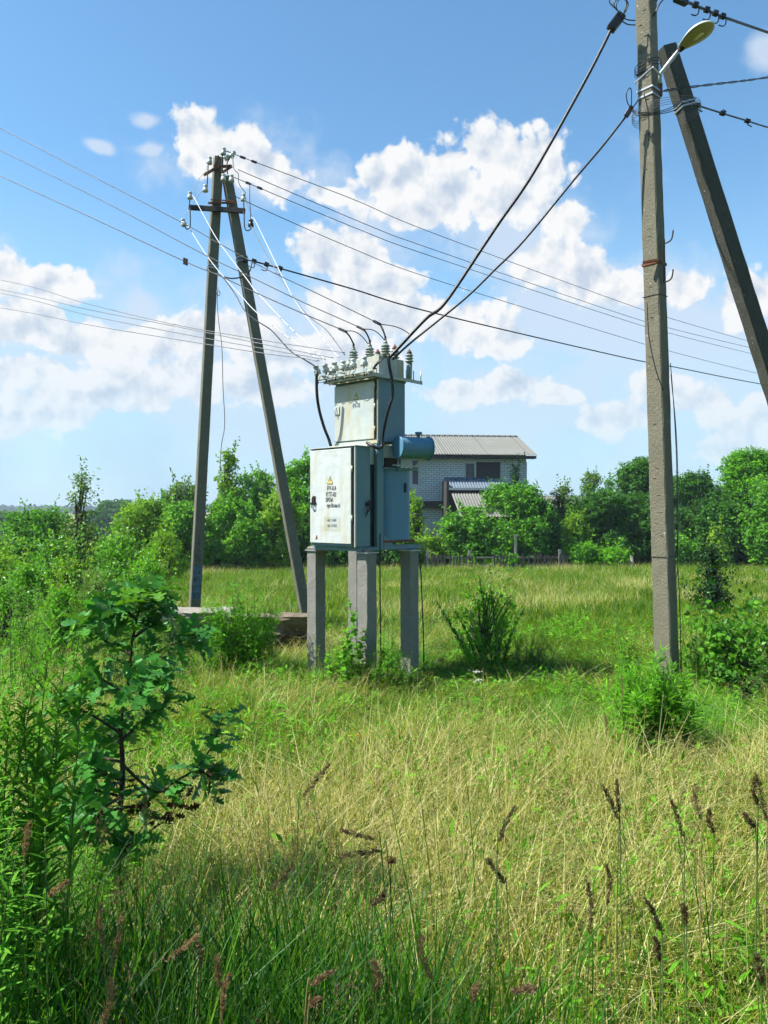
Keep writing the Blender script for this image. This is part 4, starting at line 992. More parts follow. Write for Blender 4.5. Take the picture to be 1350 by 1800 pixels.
def build_lamp():
    A = P(1160, 130, 8.82); B = P(1197, 84, 8.60)
    t = thing('street_lamp', 'white street lamp head with olive glass on a short arm of the right pole', 'street lamp', A)
    b = MB(); b.tube([A + Vector((0, 0, -0.10)), A, B + (B - A).normalized() * 0.03], 0.022, 10); b.build('arm', M['galv'], t, world=True)
    b = MB(); b.bar(A + Vector((-0.30, -0.02, -0.12)), A + Vector((-0.12, -0.10, 0.02)), 0.02, 0.012); b.bar(A + Vector((-0.12, -0.10, 0.02)), A + Vector((0.02, 0.0, -0.03)), 0.02, 0.012); b.build('arm_strap', M['galv'], t, world=True)
    T = P(1252, 40, 8.30); ax = (T - B).normalized(); L = (T - B).length * 1.02
    side = ax.cross(Vector((0, 0, 1))).normalized(); up = side.cross(ax).normalized()
    n = 18; m = 10
    def prof(s): return 0.16 * (math.sin(math.pi * min(1, (0.10 + 0.90 * s))) ** 0.55) * (0.55 + 0.55 * s) if 0 < s < 1 else (0.035 if s <= 0 else 0.012)
    # shell: upper half, with a rim
    def loft(sign, hgt, kx, name, m_, inset=0.0):
        V = []; Fc = []
        for i in range(n + 1):
            s = i / n; w = max(0.006, prof(s) * kx - inset); c = B + ax * (L * s)
            for j in range(m + 1):
                a = math.pi * j / m; V.append(c + side * (w * math.cos(a)) + up * sign * (hgt * (w / 0.17) * math.sin(a)))
        for i in range(n):
            for j in range(m): a = i * (m + 1) + j; Fc.append((a, a + 1, a + m + 2, a + m + 1))
        b = MB(); b.sm = True; b.add(V, Fc); o = b.build(name, m_, t, world=True); sd = o.modifiers.new('thick', 'SOLIDIFY'); sd.thickness = 0.006; return o
    loft(1, 0.085, 1.0, 'lamp_shell', M['lamp_white'])
    loft(-1, 0.045, 0.90, 'lamp_glass', M['lamp_glass'])
    b = MB(); pts = [B + ax * (L * i / n) + side * prof(i / n) for i in range(n + 1)] + [B + ax * (L * i / n) - side * prof(i / n) for i in range(n, -1, -1)]
    b.tube(pts, 0.008, 6); b.build('rim', M['lamp_white'], t, world=True)
    b = MB(); c = B + ax * (L * 0.55); b.sm = True
    b.lathe([(0.03, -0.07), (0.042, -0.03), (0.042, 0.04), (0.02, 0.07)], c + up * 0.0, ax, 14); b.build('bulb', M['lamp_bulb'], t, world=True)
    b = MB(); b.box(B + ax * 0.0 - up * 0.005, (0.06, 0.06, 0.05), Matrix((side, ax, up)).transposed()); b.build('collar', M['steel_dark'], t, 0.006, world=True)
m_, tt, out_ = mat('lamp glass')
bb_ = princ(tt, out_, (0.42, 0.40, 0.21), 0.25, 0, tt.noise(tt.new('ShaderNodeTexCoord').outputs['Object'], 12, 3), 0.1, 0.004, 0.5)
bb_.inputs['Transmission Weight'].default_value = 0.25; M['lamp_glass'] = m_
M['lamp_white'] = plain('white lamp enamel', (0.74, 0.76, 0.76), 0.35, 0, 0.03); M['lamp_bulb'] = plain('pale lamp bulb', (0.6, 0.6, 0.45), 0.3, 0, 0.03)
build_lamp()

# left A-frame pole
LY = 13.7
LP_B = Vector((-3.43, LY, -0.6)); LP_T = P(384, 278, LY)
LS_B = Vector(((551 - CX) / F * 13.75, 13.75, -0.5)); LS_T = P(399, 312, LY + 0.02)
def on(a, b, py, Y=LY):
    z = CAM_H - (py - CY) / F * Y; return a.lerp(b, (z - a.z) / (b.z - a.z))
LVP = {}
def build_left_pole():
    t = thing('utility_pole', 'A-shaped concrete pole with white insulators at its top, left of the substation', 'utility pole', (LP_B.x, LP_B.y, gzf(-3.4, LY)))
    b, x, y, ax = pole_mesh(LP_B, LP_T, 0.185, 0.160, R(24), 40, 0.002, 7); b.build('pole_shaft', M['concrete_old'], t, world=True)
    b, x2, y2, ax2 = pole_mesh(LS_B, LS_T, 0.180, 0.160, R(20), 40, 0.002, 8); b.build('strut', M['concrete_old'], t, world=True)
    yf = LY - 0.16
    b = MB(); b.bar(P(332, 364.5, yf), P(431, 371, yf), 0.05, 0.085); b.build('crossarm', M['steel_dark'], t, 0.003, world=True)
    b = MB(); b.bar(P(366, 357, yf + 0.03), P(416, 356, yf + 0.03), 0.03, 0.03); b.bar(P(370, 351, yf - 0.01), P(414, 353, yf), 0.012, 0.02); b.build('tie_clamp', M['rust'], t, world=True)
    b = MB(); b.bar(P(358, 308, yf), P(384, 293, yf), 0.03, 0.045); b.bar(P(384, 293, yf), P(407, 292, yf + 0.1), 0.03, 0.05); b.bar(P(388, 305, yf), P(408, 292, yf), 0.04, 0.035)
    b.bar(P(376, 293, yf + 0.05), P(384, 273, yf + 0.05), 0.02, 0.02); b.build('head_bracket', M['rust'], t, 0.003, world=True)
    def pin(pts, r=0.010): bb = MB(); bb.tube(smooth_path(pts, 5), r, 7); return bb.build('insulator_pin', M['steel_dark'], t, world=True)
    def ins(px, py, Y, axis=(0, 0, 1), H=0.125, R0=0.05, m_='porcelain'):
        bb = MB(); a = Vector(axis).normalized(); pin_insulator(bb, P(px, py, Y) - a * H / 2, a, H, R0); return bb.build('insulator', M[m_], t, world=True)
    Y1 = yf - 0.04
    pin([P(333.5, 366, Y1), P(333.5, 352, Y1)]); ins(334, 343.5, Y1)
    pin([P(334, 366, Y1), P(334.5, 395, Y1), P(333, 401, Y1), P(328, 402.5, Y1), P(324, 397, Y1)]); ins(322.5, 391, Y1, (-0.25, 0, 1))
    pin([P(429, 371, Y1), P(428.5, 356, Y1)]); ins(428, 347, Y1)
    pin([P(429, 371, Y1), P(430, 399, Y1), P(435, 405.5, Y1), P(441, 402, Y1), P(441.5, 398, Y1)]); ins(441, 392, Y1, (0, 0, 1), m_='rubber')
    pin([P(390, 312, Y1), P(391, 272, Y1)]); ins(393, 266, Y1, (0.1, 0, 1))
    pin([P(364, 330, Y1), P(366, 290, Y1)]); ins(368.5, 282, Y1, (0.1, 0, 1)); ins(361, 331, Y1, (0, 0, 1))
    pin([P(400, 306, Y1), P(399, 288, Y1), P(404, 278, Y1)]); ins(399.5, 276, Y1, (0.8, 0, 0.5)); ins(409, 271, Y1, (0.5, 0, 0.8))
    pin([P(393, 318, Y1), P(407, 308, Y1)]); ins(393, 312, Y1); ins(407, 313.5, Y1)
    for a_, b_, py, m_ in ((LP_B, LP_T, 468, 'alu'), (LP_B, LP_T, 472.5, 'alu'), (LS_B, LS_T, 453.5, 'alu'), (LS_B, LS_T, 459.5, 'alu')):
        bb = MB(); z = on(a_, b_, py).z; strap(bb, a_, b_, z, 0.178, R(24 if a_ is LP_B else 20), 0.005, 0.02); bb.build('strap', M[m_], t, world=True)
    bb = MB(); p = P(431, 456, LY - 0.05); bb.box(p, (0.09, 0.12, 0.11)); bb.build('cable_clamp', M['rubber'], t, 0.012, world=True)
    # number painted on the shaded face
    f = -y if (-y).y < -0.5 else (y if y.y < -0.5 else (x if x.y < -.5 else -x)); tx = Vector((0, 0, 1)).cross(f).normalized() * -1
    if tx.x < 0: tx = -tx
    upv = ax
    def face(py, off=0.0): p = on(LP_B, LP_T, py); return p + f * (np.interp(p.z, [-.6, 8.3], [0.185, 0.160]) / 2 + 0.004 + off)
    tl = t.location
    bb = MB(); pc = [face(q) for q in (994, 1052)]
    bb.add([pc[0] - tx * 0.066, pc[0] + tx * 0.066, pc[1] + tx * 0.070, pc[1] - tx * 0.070, pc[0] - tx * 0.066 + f * .0015, pc[0] + tx * 0.066 + f * .0015, pc[1] + tx * 0.070 + f * .0015, pc[1] - tx * 0.070 + f * .0015],
           [(0, 1, 2, 3), (7, 6, 5, 4), (0, 4, 5, 1), (1, 5, 6, 2), (2, 6, 7, 3), (3, 7, 4, 0)]); bb.build('painted_patch', M['blue_patch'], t, world=True)
    for s, py, h, sx in (('Λ', 947, .07, .8), ('ϟ', 956, .06, .8), ('1', 968, .085, .8), ('76', 982.5, .10, .8), ('Л-', 996.5, .075, .8), ('0,4', 1006, .085, .7), ('№1', 1017.5, .085, .62), ('КТП', 1033, .08, .66), ('83', 1046, .11, .85)):
        if s == 'ϟ':
            bb = MB(); o = face(py, 0.002); q = [(-.01, .04), (.015, .04), (.0, .01), (.02, .012), (-.012, -.04), (-.003, -.005), (-.02, -.002)]
            bb.poly([o + tx * a + upv * c_ for a, c_ in q], 0.001, f); bb.build('lettering', M['letters'], t, world=True); continue
        text_part('lettering', s, t, face(py, 0.0025) - tl, tx, upv, h, M['letters'], sx=sx, weight=0.001)
    bb = MB(); o = face(975, 0.002); bb.bar(o - tx * 0.055, o + tx * 0.055, 0.012, 0.002, f); bb.build('lettering', M['letters'], t, world=True)
build_left_pole()

# ------------------------------------------------------------------ wires and cables
def yat(px, pa, Ya, pb, Yb):
    k = (px - pa) / (pb - pa); return 1 / ((1 - k) / Ya + k / Yb)
def wire(name, pts, r, m_, label, cat='wire', group=None, ends=None, seg=6, n=6, extra=None):
    """pts: (px, py) seen in the photo; ends = (px, Y, px, Y) gives the distance at two places, or each point has its own Y"""
    q = [P(p[0], p[1], p[2] if len(p) > 2 else yat(p[0], ends[0], ends[1], ends[2], ends[3])) for p in pts]
    if extra: q = extra(q)
    b = MB(); b.tube(smooth_path(q, seg), r, n); return solo(b, name, M[m_], label, cat, group)
def on_wire(pts, ends, px):
    xs = [p[0] for p in pts]; ys = [p[1] for p in pts]; return P(px, float(np.interp(px, xs, ys)), yat(px, *ends))
def clip_part(parent, c, hook=None, s=1.0, m_='rubber', d=(1, 0, 0)):
    pass

def build_wires():
    EW = (414, 13.6, 1350, 28.0)
    far = 'wires running right from the head of the left pole'
    W = [([(406, 268), (414, 272), (620, 350), (762, 410), (1100, 534), (1177, 559), (1310, 598), (1450, 636), (1700, 694)], 'topmost thin wire running right from the very tip of the left pole'),
         ([(409, 297), (418, 298), (652, 398), (757, 437), (1080, 548), (1178, 577), (1310, 609), (1450, 641), (1700, 690)], 'second thin wire down running right from the left pole head'),
         ([(410, 312), (424, 317), (640, 407), (757, 450), (1080, 557), (1178, 586), (1310, 619), (1450, 652), (1700, 700)], 'third thin wire down running right, close below its neighbour'),
         ([(410, 340), (432, 354), (620, 437), (766, 492), (1100, 595), (1180, 618), (1310, 651), (1450, 682), (1700, 728)], 'fourth thin wire down running right, starting below the crossarm')]
    for i, (pts, lb) in enumerate(W):
        if i == 1: pts = pts[1:]
        o = wire('overhead_wire', pts, 0.0065, 'wire_dark', lb, 'wire', far, EW)
        if i in (0, 2):
            for px in (pts[1][0] + 8, pts[1][0] + 28):
                b = MB(); p = on_wire(pts, EW, px); q = on_wire(pts, EW, px + 9); b.bar(p, q, 0.035, 0.035); b.build('wire_clip', M['wire_dark'], o, 0.004, world=True)
    pts = [(431, 456), (444, 459), (460, 463), (500, 474), (620, 508), (766, 551), (1100, 629), (1180, 644), (1310, 670), (1450, 694), (1700, 735)]
    o = wire('overhead_cable', pts, 0.015, 'rubber', 'thick black twisted cable running right from the left pole strut', 'cable', far, EW, n=8)
    for px in (447, 469, 493):
        b = MB(); p = on_wire(pts, EW, px); b.box(p + Vector((0, -0.02, 0.0)), (0.085, 0.06, 0.075), Euler((0, 0.35, 0)).to_matrix()); b.tube(smooth_path([p, p + Vector((0.01, -0.03, -0.10)), p + Vector((-0.04, -0.04, -0.12)), p + Vector((-0.10, -0.04, -0.09))], 4), 0.008, 5); b.build('cable_clip', M['rubber'], o, 0.01, world=True)
    # loops on the left pole
    wire('cable_loop', [(443, 460, 13.5), (440, 474, 13.45), (434, 482, 13.5), (425, 487, 13.45), (408, 489.5, 13.4), (395, 487, 13.4), (382, 481, 13.45)], 0.012, 'rubber', 'short black cable loop hanging between the two legs of the left pole', 'cable')
    hp = [(432, 340, 13.4), (420, 322, 13.4), (419, 306, 13.4), (411, 296, 13.4), (409, 276, 13.4)]
    wire('jumper_wire', hp, 0.007, 'wire_grey', 'grey jumper curling down right of the left pole tip to the right insulator', 'wire')
    wire('jumper_wire', [(344, 344, 13.4), (341, 336, 13.4), (347, 322, 13.4), (352, 311, 13.4), (360, 303, 13.4), (366, 287, 13.4)], 0.005, 'wire_white', 'white jumper curling from the head bracket to the left crossarm insulator', 'wire')
    wire('jumper_wire', [(339, 357, 13.4), (345, 348, 13.4), (352, 338, 13.4), (360, 333, 13.4)], 0.006, 'wire_white', 'short white jumper under the left crossarm insulator', 'wire')
    wire('jumper_wire', [(332, 369, 13.4), (327, 378, 13.4), (326, 386, 13.4)], 0.006, 'wire_white', 'short white jumper above the hanging left insulator', 'wire')
    wire('jumper_wire', [(439, 322, 13.45), (439, 345, 13.4), (440, 370, 13.4), (441, 388, 13.4)], 0.007, 'wire_dark', 'dark vertical jumper dropping to the black hook insulator', 'wire')
    wire('jumper_wire', [(430, 350, 13.4), (436, 364, 13.4), (442, 378, 13.4), (446, 386, 13.4)], 0.006, 'wire_white', 'white jumper below the right crossarm insulator', 'wire')
    # three lines from off the left edge to the high voltage bushings
    hv = 'high voltage wires from the left edge down to the bushings'
    for i, (pts, lb) in enumerate([
        ([(-260, 45), (-60, 193), (0, 225), (150, 303), (318, 390), (385, 428), (470, 474), (560, 517), (640, 556), (668, 570)], 'highest of the three purple grey wires coming from the left edge'),
        ([(-260, 108), (-60, 233), (0, 264), (180, 353), (364, 450), (435, 484), (530, 530), (620, 570), (640, 580)], 'middle of the three purple grey wires coming from the left edge'),
        ([(-260, 160), (-60, 279), (0, 309), (160, 382), (324, 459), (382, 483), (442, 511), (530, 550), (590, 575), (608, 583)], 'lowest of the three purple grey wires coming from the left edge')]):
        E = (650, 9.4, 0, 12.4); o = wire('overhead_wire', pts, 0.0065 if i != 2 else 0.0075, 'wire_dark', lb, 'wire', hv, E)
        px, py = pts[-1]; h = HV[2 - i]
        b = MB(); p = P(px, py, 9.4); b.tube(smooth_path([p, p.lerp(h, 0.5) + Vector((0, 0, 0.015)), h], 4), 0.011, 6); b.build('end_clamp', M['steel_dark'], o, world=True)
        b = MB(); q = on_wire(pts, E, px - 12); b.bar(q, p + (p - q).normalized() * 0.01, 0.028, 0.028); b.build('wire_clip', M['steel_dark'], o, 0.003, world=True)
        if i == 2:
            for cx_ in (324, 328): b = MB(); q = on_wire(pts, E, cx_); b.box(q, (0.03, 0.03, 0.09)); b.build('wire_clip', M['steel_dark'], o, 0.003, world=True)
        k = 2 - i
        j = [p + Vector((-0.02, 0, 0.01)), p + Vector((0.10, 0.08, 0.02)), p + Vector((0.20, 0.16, -0.03)), p + Vector((0.30, 0.26, -0.14))]
        if i == 0: j = [p, P(690, 573, 9.5), P(705, 578, 9.6), P(718, 586, 9.75), P(720, 592, 9.8)]
        b = MB(); b.tube(smooth_path(j, 5), 0.006, 5); solo(b, 'jumper_wire', M['wire_dark'], ['thin jumper arching from the right bushing to the tall arrester', 'thin jumper arching from the middle bushing to an arrester behind', 'thin jumper arching from the left bushing to an arrester behind'][i], 'wire')
    # four low voltage wires
    lv = 'low voltage wires from the left edge to the small insulators'
    for pts, lb in [([(-250, 452), (0, 492), (150, 533), (300, 569), (463, 598), (560, 613), (606, 620)], 'uppermost grey wire of four reaching the small insulators'),
                    ([(-250, 466), (0, 509), (150, 543), (300, 572), (463, 605), (560, 624), (586, 629)], 'second grey wire of four reaching the small insulators'),
                    ([(-250, 471), (0, 515), (150, 553), (300, 583), (463, 613), (545, 627), (566, 631)], 'third grey wire of four reaching the small insulators'),
                    ([(-250, 505), (0, 541), (150, 570), (300, 595), (463, 621), (530, 629), (557, 635)], 'lowest grey wire of four reaching the small insulators')]:
        wire('overhead_wire', pts, 0.006, 'wire_grey', lb, 'wire', lv, (565, 9.5, 0, 16.0))
    # leads from the left pole head to the substation
    ld = 'insulated leads from the left pole head to the substation'
    E = (341, 13.4, 565, 9.5)
    wire('service_lead', [(336, 345), (341, 347), (362, 386), (386, 427), (435, 492), (449, 511), (506, 572), (548, 612), (572, 632)], 0.0075, 'wire_white', 'white lead from the upper left insulator crossing both pole legs', 'wire', ld, E)
    wire('service_lead', [(324, 389), (330, 397), (362, 447), (390, 483), (422, 518), (452, 550), (518, 602), (546, 622), (560, 634)], 0.0075, 'wire_white', 'white lead from the hanging left insulator, the lowest white one', 'wire', ld, E)
    wire('service_lead', [(378, 480), (392, 488), (414, 518), (428, 543), (447, 561), (475, 579), (493, 598), (513, 619), (535, 632), (556, 645)], 0.009, 'rubber', 'black lead sagging from the left pole to the end of the insulator tray', 'wire', ld, E)
    wire('service_lead', [(442, 382), (449, 389), (472, 436), (490, 473), (513, 519), (539, 557), (584, 615), (596, 628)], 0.0075, 'wire_white', 'bright white lead hanging right of the left pole from the right insulator', 'wire', ld, (442, 13.4, 600, 9.5))
    wire('service_lead', [(441, 397), (457, 427), (481, 468), (500, 500), (537, 550), (568, 575), (582, 590), (606, 624)], 0.0065, 'wire_grey', 'thin grey lead from the black hook insulator', 'wire', ld, (442, 13.4, 600, 9.5))
    wire('hanging_wire', [(384, 505, 13.5), (381, 513, 13.4), (384, 520, 13.4), (387, 515, 13.4), (383, 511, 13.4), (382, 530, 13.4), (384, 562, 13.4), (390, 610, 13.4), (392, 680, 13.4), (395, 745, 13.4), (389, 785, 13.4), (387, 830, 13.4)], 0.0065, 'wire_grey', 'loose thin wire hanging down between the legs of the left pole', 'wire')
    # two heavy black cables to the right pole
    E = (690, 9.0, 1100, 8.9)
    o = wire('overhead_cable', [(683, 630), (700, 612), (749, 560), (782, 533), (847, 437), (880, 388), (937, 305), (1023, 152), (1058, 85), (1077, 46)], 0.019, 'rubber', 'thicker of the two black cables, rising to the top of the right pole', 'cable', None, E, n=10)
    b = MB(); b.bar(P(1073, 52, 8.9), P(1093, 26, 8.9), 0.09, 0.11); b.build('tension_clamp', M['rubber'], o, 0.014, world=True)
    for k in range(4):
        b = MB(); a = P(1091 + k, 26, 8.85); b.tube(smooth_path([a, P(1083 - 4 * k, 12 - 3 * k, 8.8), P(1090, -2 - 2 * k, 8.8), P(1101 + k, 2 + k, 8.85), P(1098 + k, 18, 8.85), P(1094, 30, 8.88)], 5), 0.006, 5); b.build('cable_tail', M['wire_white'] if k == 2 else M['rubber'], o, world=True)
    for k in (0, 8): b = MB(); b.tube(smooth_path([P(1094, 30 + k, 8.85), P(1104, 35 + k, 8.83), P(1117, 36 + k, 8.8)], 4), 0.007, 5); b.build('tie_wire', M['rubber'], o, world=True)
    o = wire('overhead_cable', [(690, 632), (725, 600), (815, 527), (870, 474), (921, 423), (1010, 315), (1060, 256), (1100, 205)], 0.0125, 'rubber', 'thinner of the two black cables, rising to the clamps on the right pole', 'cable', None, E, n=8)
    b = MB(); b.bar(P(1100, 205, 8.9), P(1111, 187, 8.88), 0.045, 0.055); b.build('tension_clamp', M['rubber'], o, 0.008, world=True)
    b = MB(); b.tube(smooth_path([P(1110, 188, 8.85), P(1110, 160, 8.8), P(1106, 155, 8.8), P(1101, 165, 8.8), P(1103, 180, 8.85), P(1109, 190, 8.88)], 5), 0.006, 5); b.build('cable_tail', M['rubber'], o, world=True)
    b = MB(); b.tube(smooth_path([P(1110, 190, 8.85), P(1117, 183, 8.82), P(1121, 176, 8.8)], 4), 0.008, 5); b.build('tie_wire', M['rubber'], o, world=True)
    for k in (0, 1, 2): b = MB(); b.tube(smooth_path([P(1111, 192 + 2 * k, 8.85), P(1122, 197 + 3 * k, 8.72), P(1150, 198 + 2 * k, 8.70), P(1185, 186 + 4 * k, 8.85), P(1200, 172 + 4 * k, 9.0)], 5), 0.005, 5); b.build('tie_wire', M['rubber'], o, world=True)
    # down along the cabinets
    wire('power_cable', [(683, 624, 9.0), (684, 640, 8.98), (689, 668, 9.0), (690, 695, 9.02), (684, 715, 9.02), (678, 738, 9.05), (673, 765, 9.1), (672, 782, 9.1), (666, 788, 9.08), (655, 784, 9.08), (645, 778, 9.15)], 0.019, 'rubber', 'black cable looping down the side of the upper cabinet', 'cable', n=10)
    wire('power_cable', [(556.5, 655, 9.6), (557, 690, 9.62), (561, 720, 9.65), (570, 752, 9.7), (578, 772, 9.72), (583, 790, 9.7)], 0.019, 'rubber', 'black cable hanging free from the left end of the tray to the lower cabinet', 'cable', n=10)
    b = MB(); c = P(673, 624, 9.0)
    for k in range(5):
        a = P(683, 626, 9.0); b.tube(smooth_path([a, P(674 - 2 * k, 630 + k, 8.95), P(664 - 2 * k, 640 + 2 * k, 8.95), P(658 + k, 648, 9.05)], 4), 0.007, 5)
    solo(b, 'cable_tails', M['rubber'], 'fan of black cable cores spread beside the near corner of the tray', 'cable')
    # to the right of the right pole
    E2 = (1180, 9.0, 1350, 11.0)
    pts = [(1125, -40), (1184, -6), (1211, 5), (1242, 18), (1269, 29), (1350, 57), (1500, 108)]
    o = wire('overhead_cable', pts, 0.017, 'rubber', 'thick black cable with hooked clips across the upper right corner', 'cable', None, E2, n=8)
    b = MB(); b.bar(P(1186, -5, 9.0), P(1207, 4, 9.1), 0.07, 0.09); b.build('tension_clamp', M['rubber'], o, 0.012, world=True)
    for px in (1222, 1242, 1257, 1270):
        p = on_wire(pts, E2, px); b = MB(); b.box(p + Vector((0, -0.01, 0.0)), (0.07, 0.06, 0.06), Euler((0, 0.3, 0)).to_matrix()); b.tube(smooth_path([p, p + Vector((0.035, -0.02, -0.04)), p + Vector((0.03, -0.02, -0.11)), p + Vector((-0.01, -0.02, -0.135)), p + Vector((-0.06, -0.02, -0.12))], 4), 0.008, 5); b.build('cable_clip', M['rubber'], o, 0.01, world=True)
    pts = [(1166, 160), (1192, 156), (1248, 149), (1300, 143), (1350, 136), (1500, 112)]
    def tw(off): return lambda q: q
    for s in (0, 1):
        base = smooth_path([P(p[0], p[1], yat(p[0], *E2)) for p in pts], 18); q = [p + Vector((0, math.cos(i * 0.42 + s * math.pi), math.sin(i * 0.42 + s * math.pi))) * 0.009 for i, p in enumerate(base)]
        if s == 0: b = MB()
        b.tube(q, 0.0075, 5)
    solo(b, 'overhead_cable', M['rubber'], 'thin twisted pair of wires going right below the street lamp', 'cable')
    pts = [(1190, 157), (1203, 166), (1212, 178), (1226, 185), (1269, 199), (1315, 213), (1350, 224), (1500, 268)]
    o = wire('overhead_cable', pts, 0.011, 'rubber', 'black cable with three small clips going right from the strapped joint of pole and strut', 'cable', None, E2, n=7)
    for px in (1204, 1226, 1270, 1314):
        p = on_wire(pts, E2, px); b = MB(); b.box(p, (0.075, 0.05, 0.05), Euler((0, 0.3, 0)).to_matrix()); b.tube([p, p + Vector((0.01, 0, 0.05)), p + Vector((0.05, 0, 0.02))] if px == 1270 else [p, p + Vector((0.0, 0, -0.05)), p + Vector((0.06, 0, -0.08))], 0.008, 5); b.build('cable_clip', M['rubber'], o, 0.01, world=True)
    wire('jumper_wire', [(1147, 32, 8.95), (1153, 20, 8.9), (1160, 6, 8.9), (1172, -8, 8.9)], 0.010, 'rubber', 'upper of two short black wires at the top of the right pole', 'wire')
    wire('jumper_wire', [(1149, 26, 9.0), (1150, 12, 9.0), (1155, 0, 9.0), (1160, -10, 9.0)], 0.008, 'rubber', 'lower of two short black wires at the top of the right pole', 'wire')
build_wires()

# ------------------------------------------------------------------ house
def brickmat(name, c1, c2, mort, scale=1.0):
    m, t, out = mat(name); g = t.new('ShaderNodeTexCoord').outputs['Object']
    sp = t.new('ShaderNodeSeparateXYZ'); t.l.new(g, sp.inputs[0]); cb = t.new('ShaderNodeCombineXYZ')
    t.l.new(t.math('ADD', sp.outputs[0], sp.outputs[1]), cb.inputs[0]); t.l.new(sp.outputs[2], cb.inputs[1])
    b = t.new('ShaderNodeTexBrick'); t.l.new(cb.outputs[0], b.inputs['Vector'])
    for k, v in (('Color1', (*c1, 1)), ('Color2', (*c2, 1)), ('Mortar', (*mort, 1))): b.inputs[k].default_value = v
    b.inputs['Scale'].default_value = 1.0; b.inputs['Brick Width'].default_value = 0.30; b.inputs['Row Height'].default_value = 0.118; b.inputs['Mortar Size'].default_value = 0.014; b.inputs['Mortar Smooth'].default_value = 0.2
    n = t.noise(g, 1.2, 5, 0.6); c = t.mix(t.math('MULTIPLY', n, 0.35), b.outputs['Color'], tuple(x * 0.55 for x in c1))
    princ(t, out, c, 0.9, 0, b.outputs['Fac'], -0.4, 0.01, 0.2); return m
def slatemat(name, col):
    m, t, out = mat(name); g = t.new('ShaderNodeTexCoord').outputs['Object']; n = t.noise(g, 1.1, 6, 0.7)
    n2 = t.noise(g, 7, 5, 0.7); sp = t.new('ShaderNodeSeparateXYZ'); t.l.new(g, sp.inputs[0])
    wv = t.math('FRACT', t.math('MULTIPLY', sp.outputs[0], 1 / 1.13))
    wv2 = t.math('FRACT', t.math('ADD', t.math('MULTIPLY', sp.outputs[1], 1 / 1.45), 0.3))
    seam = t.math('MAXIMUM', t.math('LESS_THAN', wv, 0.025), t.math('LESS_THAN', wv2, 0.02))
    c = t.mix(n, tuple(x * 0.72 for x in col), tuple(x * 1.25 for x in col)); c = t.mix(t.math('MULTIPLY', n2, 0.35), c, (0.17, 0.155, 0.12))
    c = t.mix(t.math('MULTIPLY', seam, 0.55), c, (0.07, 0.06, 0.05)); princ(t, out, c, 0.9, 0, n2, 0.2, 0.01, 0.2); return m
M['brick'] = brickmat('white silicate brick', (0.58, 0.60, 0.60), (0.47, 0.50, 0.51), (0.13, 0.14, 0.14))
M['slate'] = slatemat('weathered corrugated cement sheet', (0.185, 0.19, 0.175))
M['slate_blue'] = slatemat('bluish corrugated sheet', (0.13, 0.18, 0.24))
M['wood_dark'] = plain('dark weathered boards', (0.045, 0.038, 0.035), 0.85, 0, 0.3, 6)
M['wood_grey'] = plain('grey weathered wood', (0.20, 0.19, 0.17), 0.85, 0, 0.25, 6)
M['white_frame'] = plain('white window paint', (0.38, 0.40, 0.41), 0.5)
m_, tt, out_ = mat('dark window glass'); princ(tt, out_, (0.012, 0.015, 0.02), 0.08, 0, None, spec=0.5); M['glass'] = m_
def corrugated(mb, x0, x1, y0, z0, y1, z1, pitch=0.15, amp=0.022, th=0.012):
    """sheet from eave (y0,z0) to ridge (y1,z1), waves across x"""
    n = int((x1 - x0) / pitch * 8); xs = np.linspace(x0, x1, n + 1); rows = 6; d = Vector((0, y1 - y0, z1 - z0)); nr = Vector((0, -d.z, d.y)).normalized(); V = []; Fc = []
    for side in (0, 1):
        for r_ in range(rows + 1):
            s = r_ / rows; lap = 0.010 * ((s * 3) % 1.0)
            for x in xs:
                h = amp * math.sin(2 * math.pi * x / pitch) - side * th - lap; V.append(Vector((x, y0, z0)) + d * s + nr * h)
    m = (rows + 1) * (n + 1)
    for side in (0, 1):
        for r_ in range(rows):
            for i in range(n): a = side * m + r_ * (n + 1) + i; Fc.append((a, a + 1, a + n + 2, a + n + 1))
    for i in range(n): Fc.append((i, i + 1, m + i + 1, m + i)); a = rows * (n + 1) + i; Fc.append((a, a + 1, m + a + 1, m + a))
    for r_ in range(rows):
        for e in (0, n): a = r_ * (n + 1) + e; Fc.append((a, a + n + 1, m + a + n + 1, m + a))
    q = mb.sm; mb.sm = True; mb.add(V, Fc); mb.sm = q

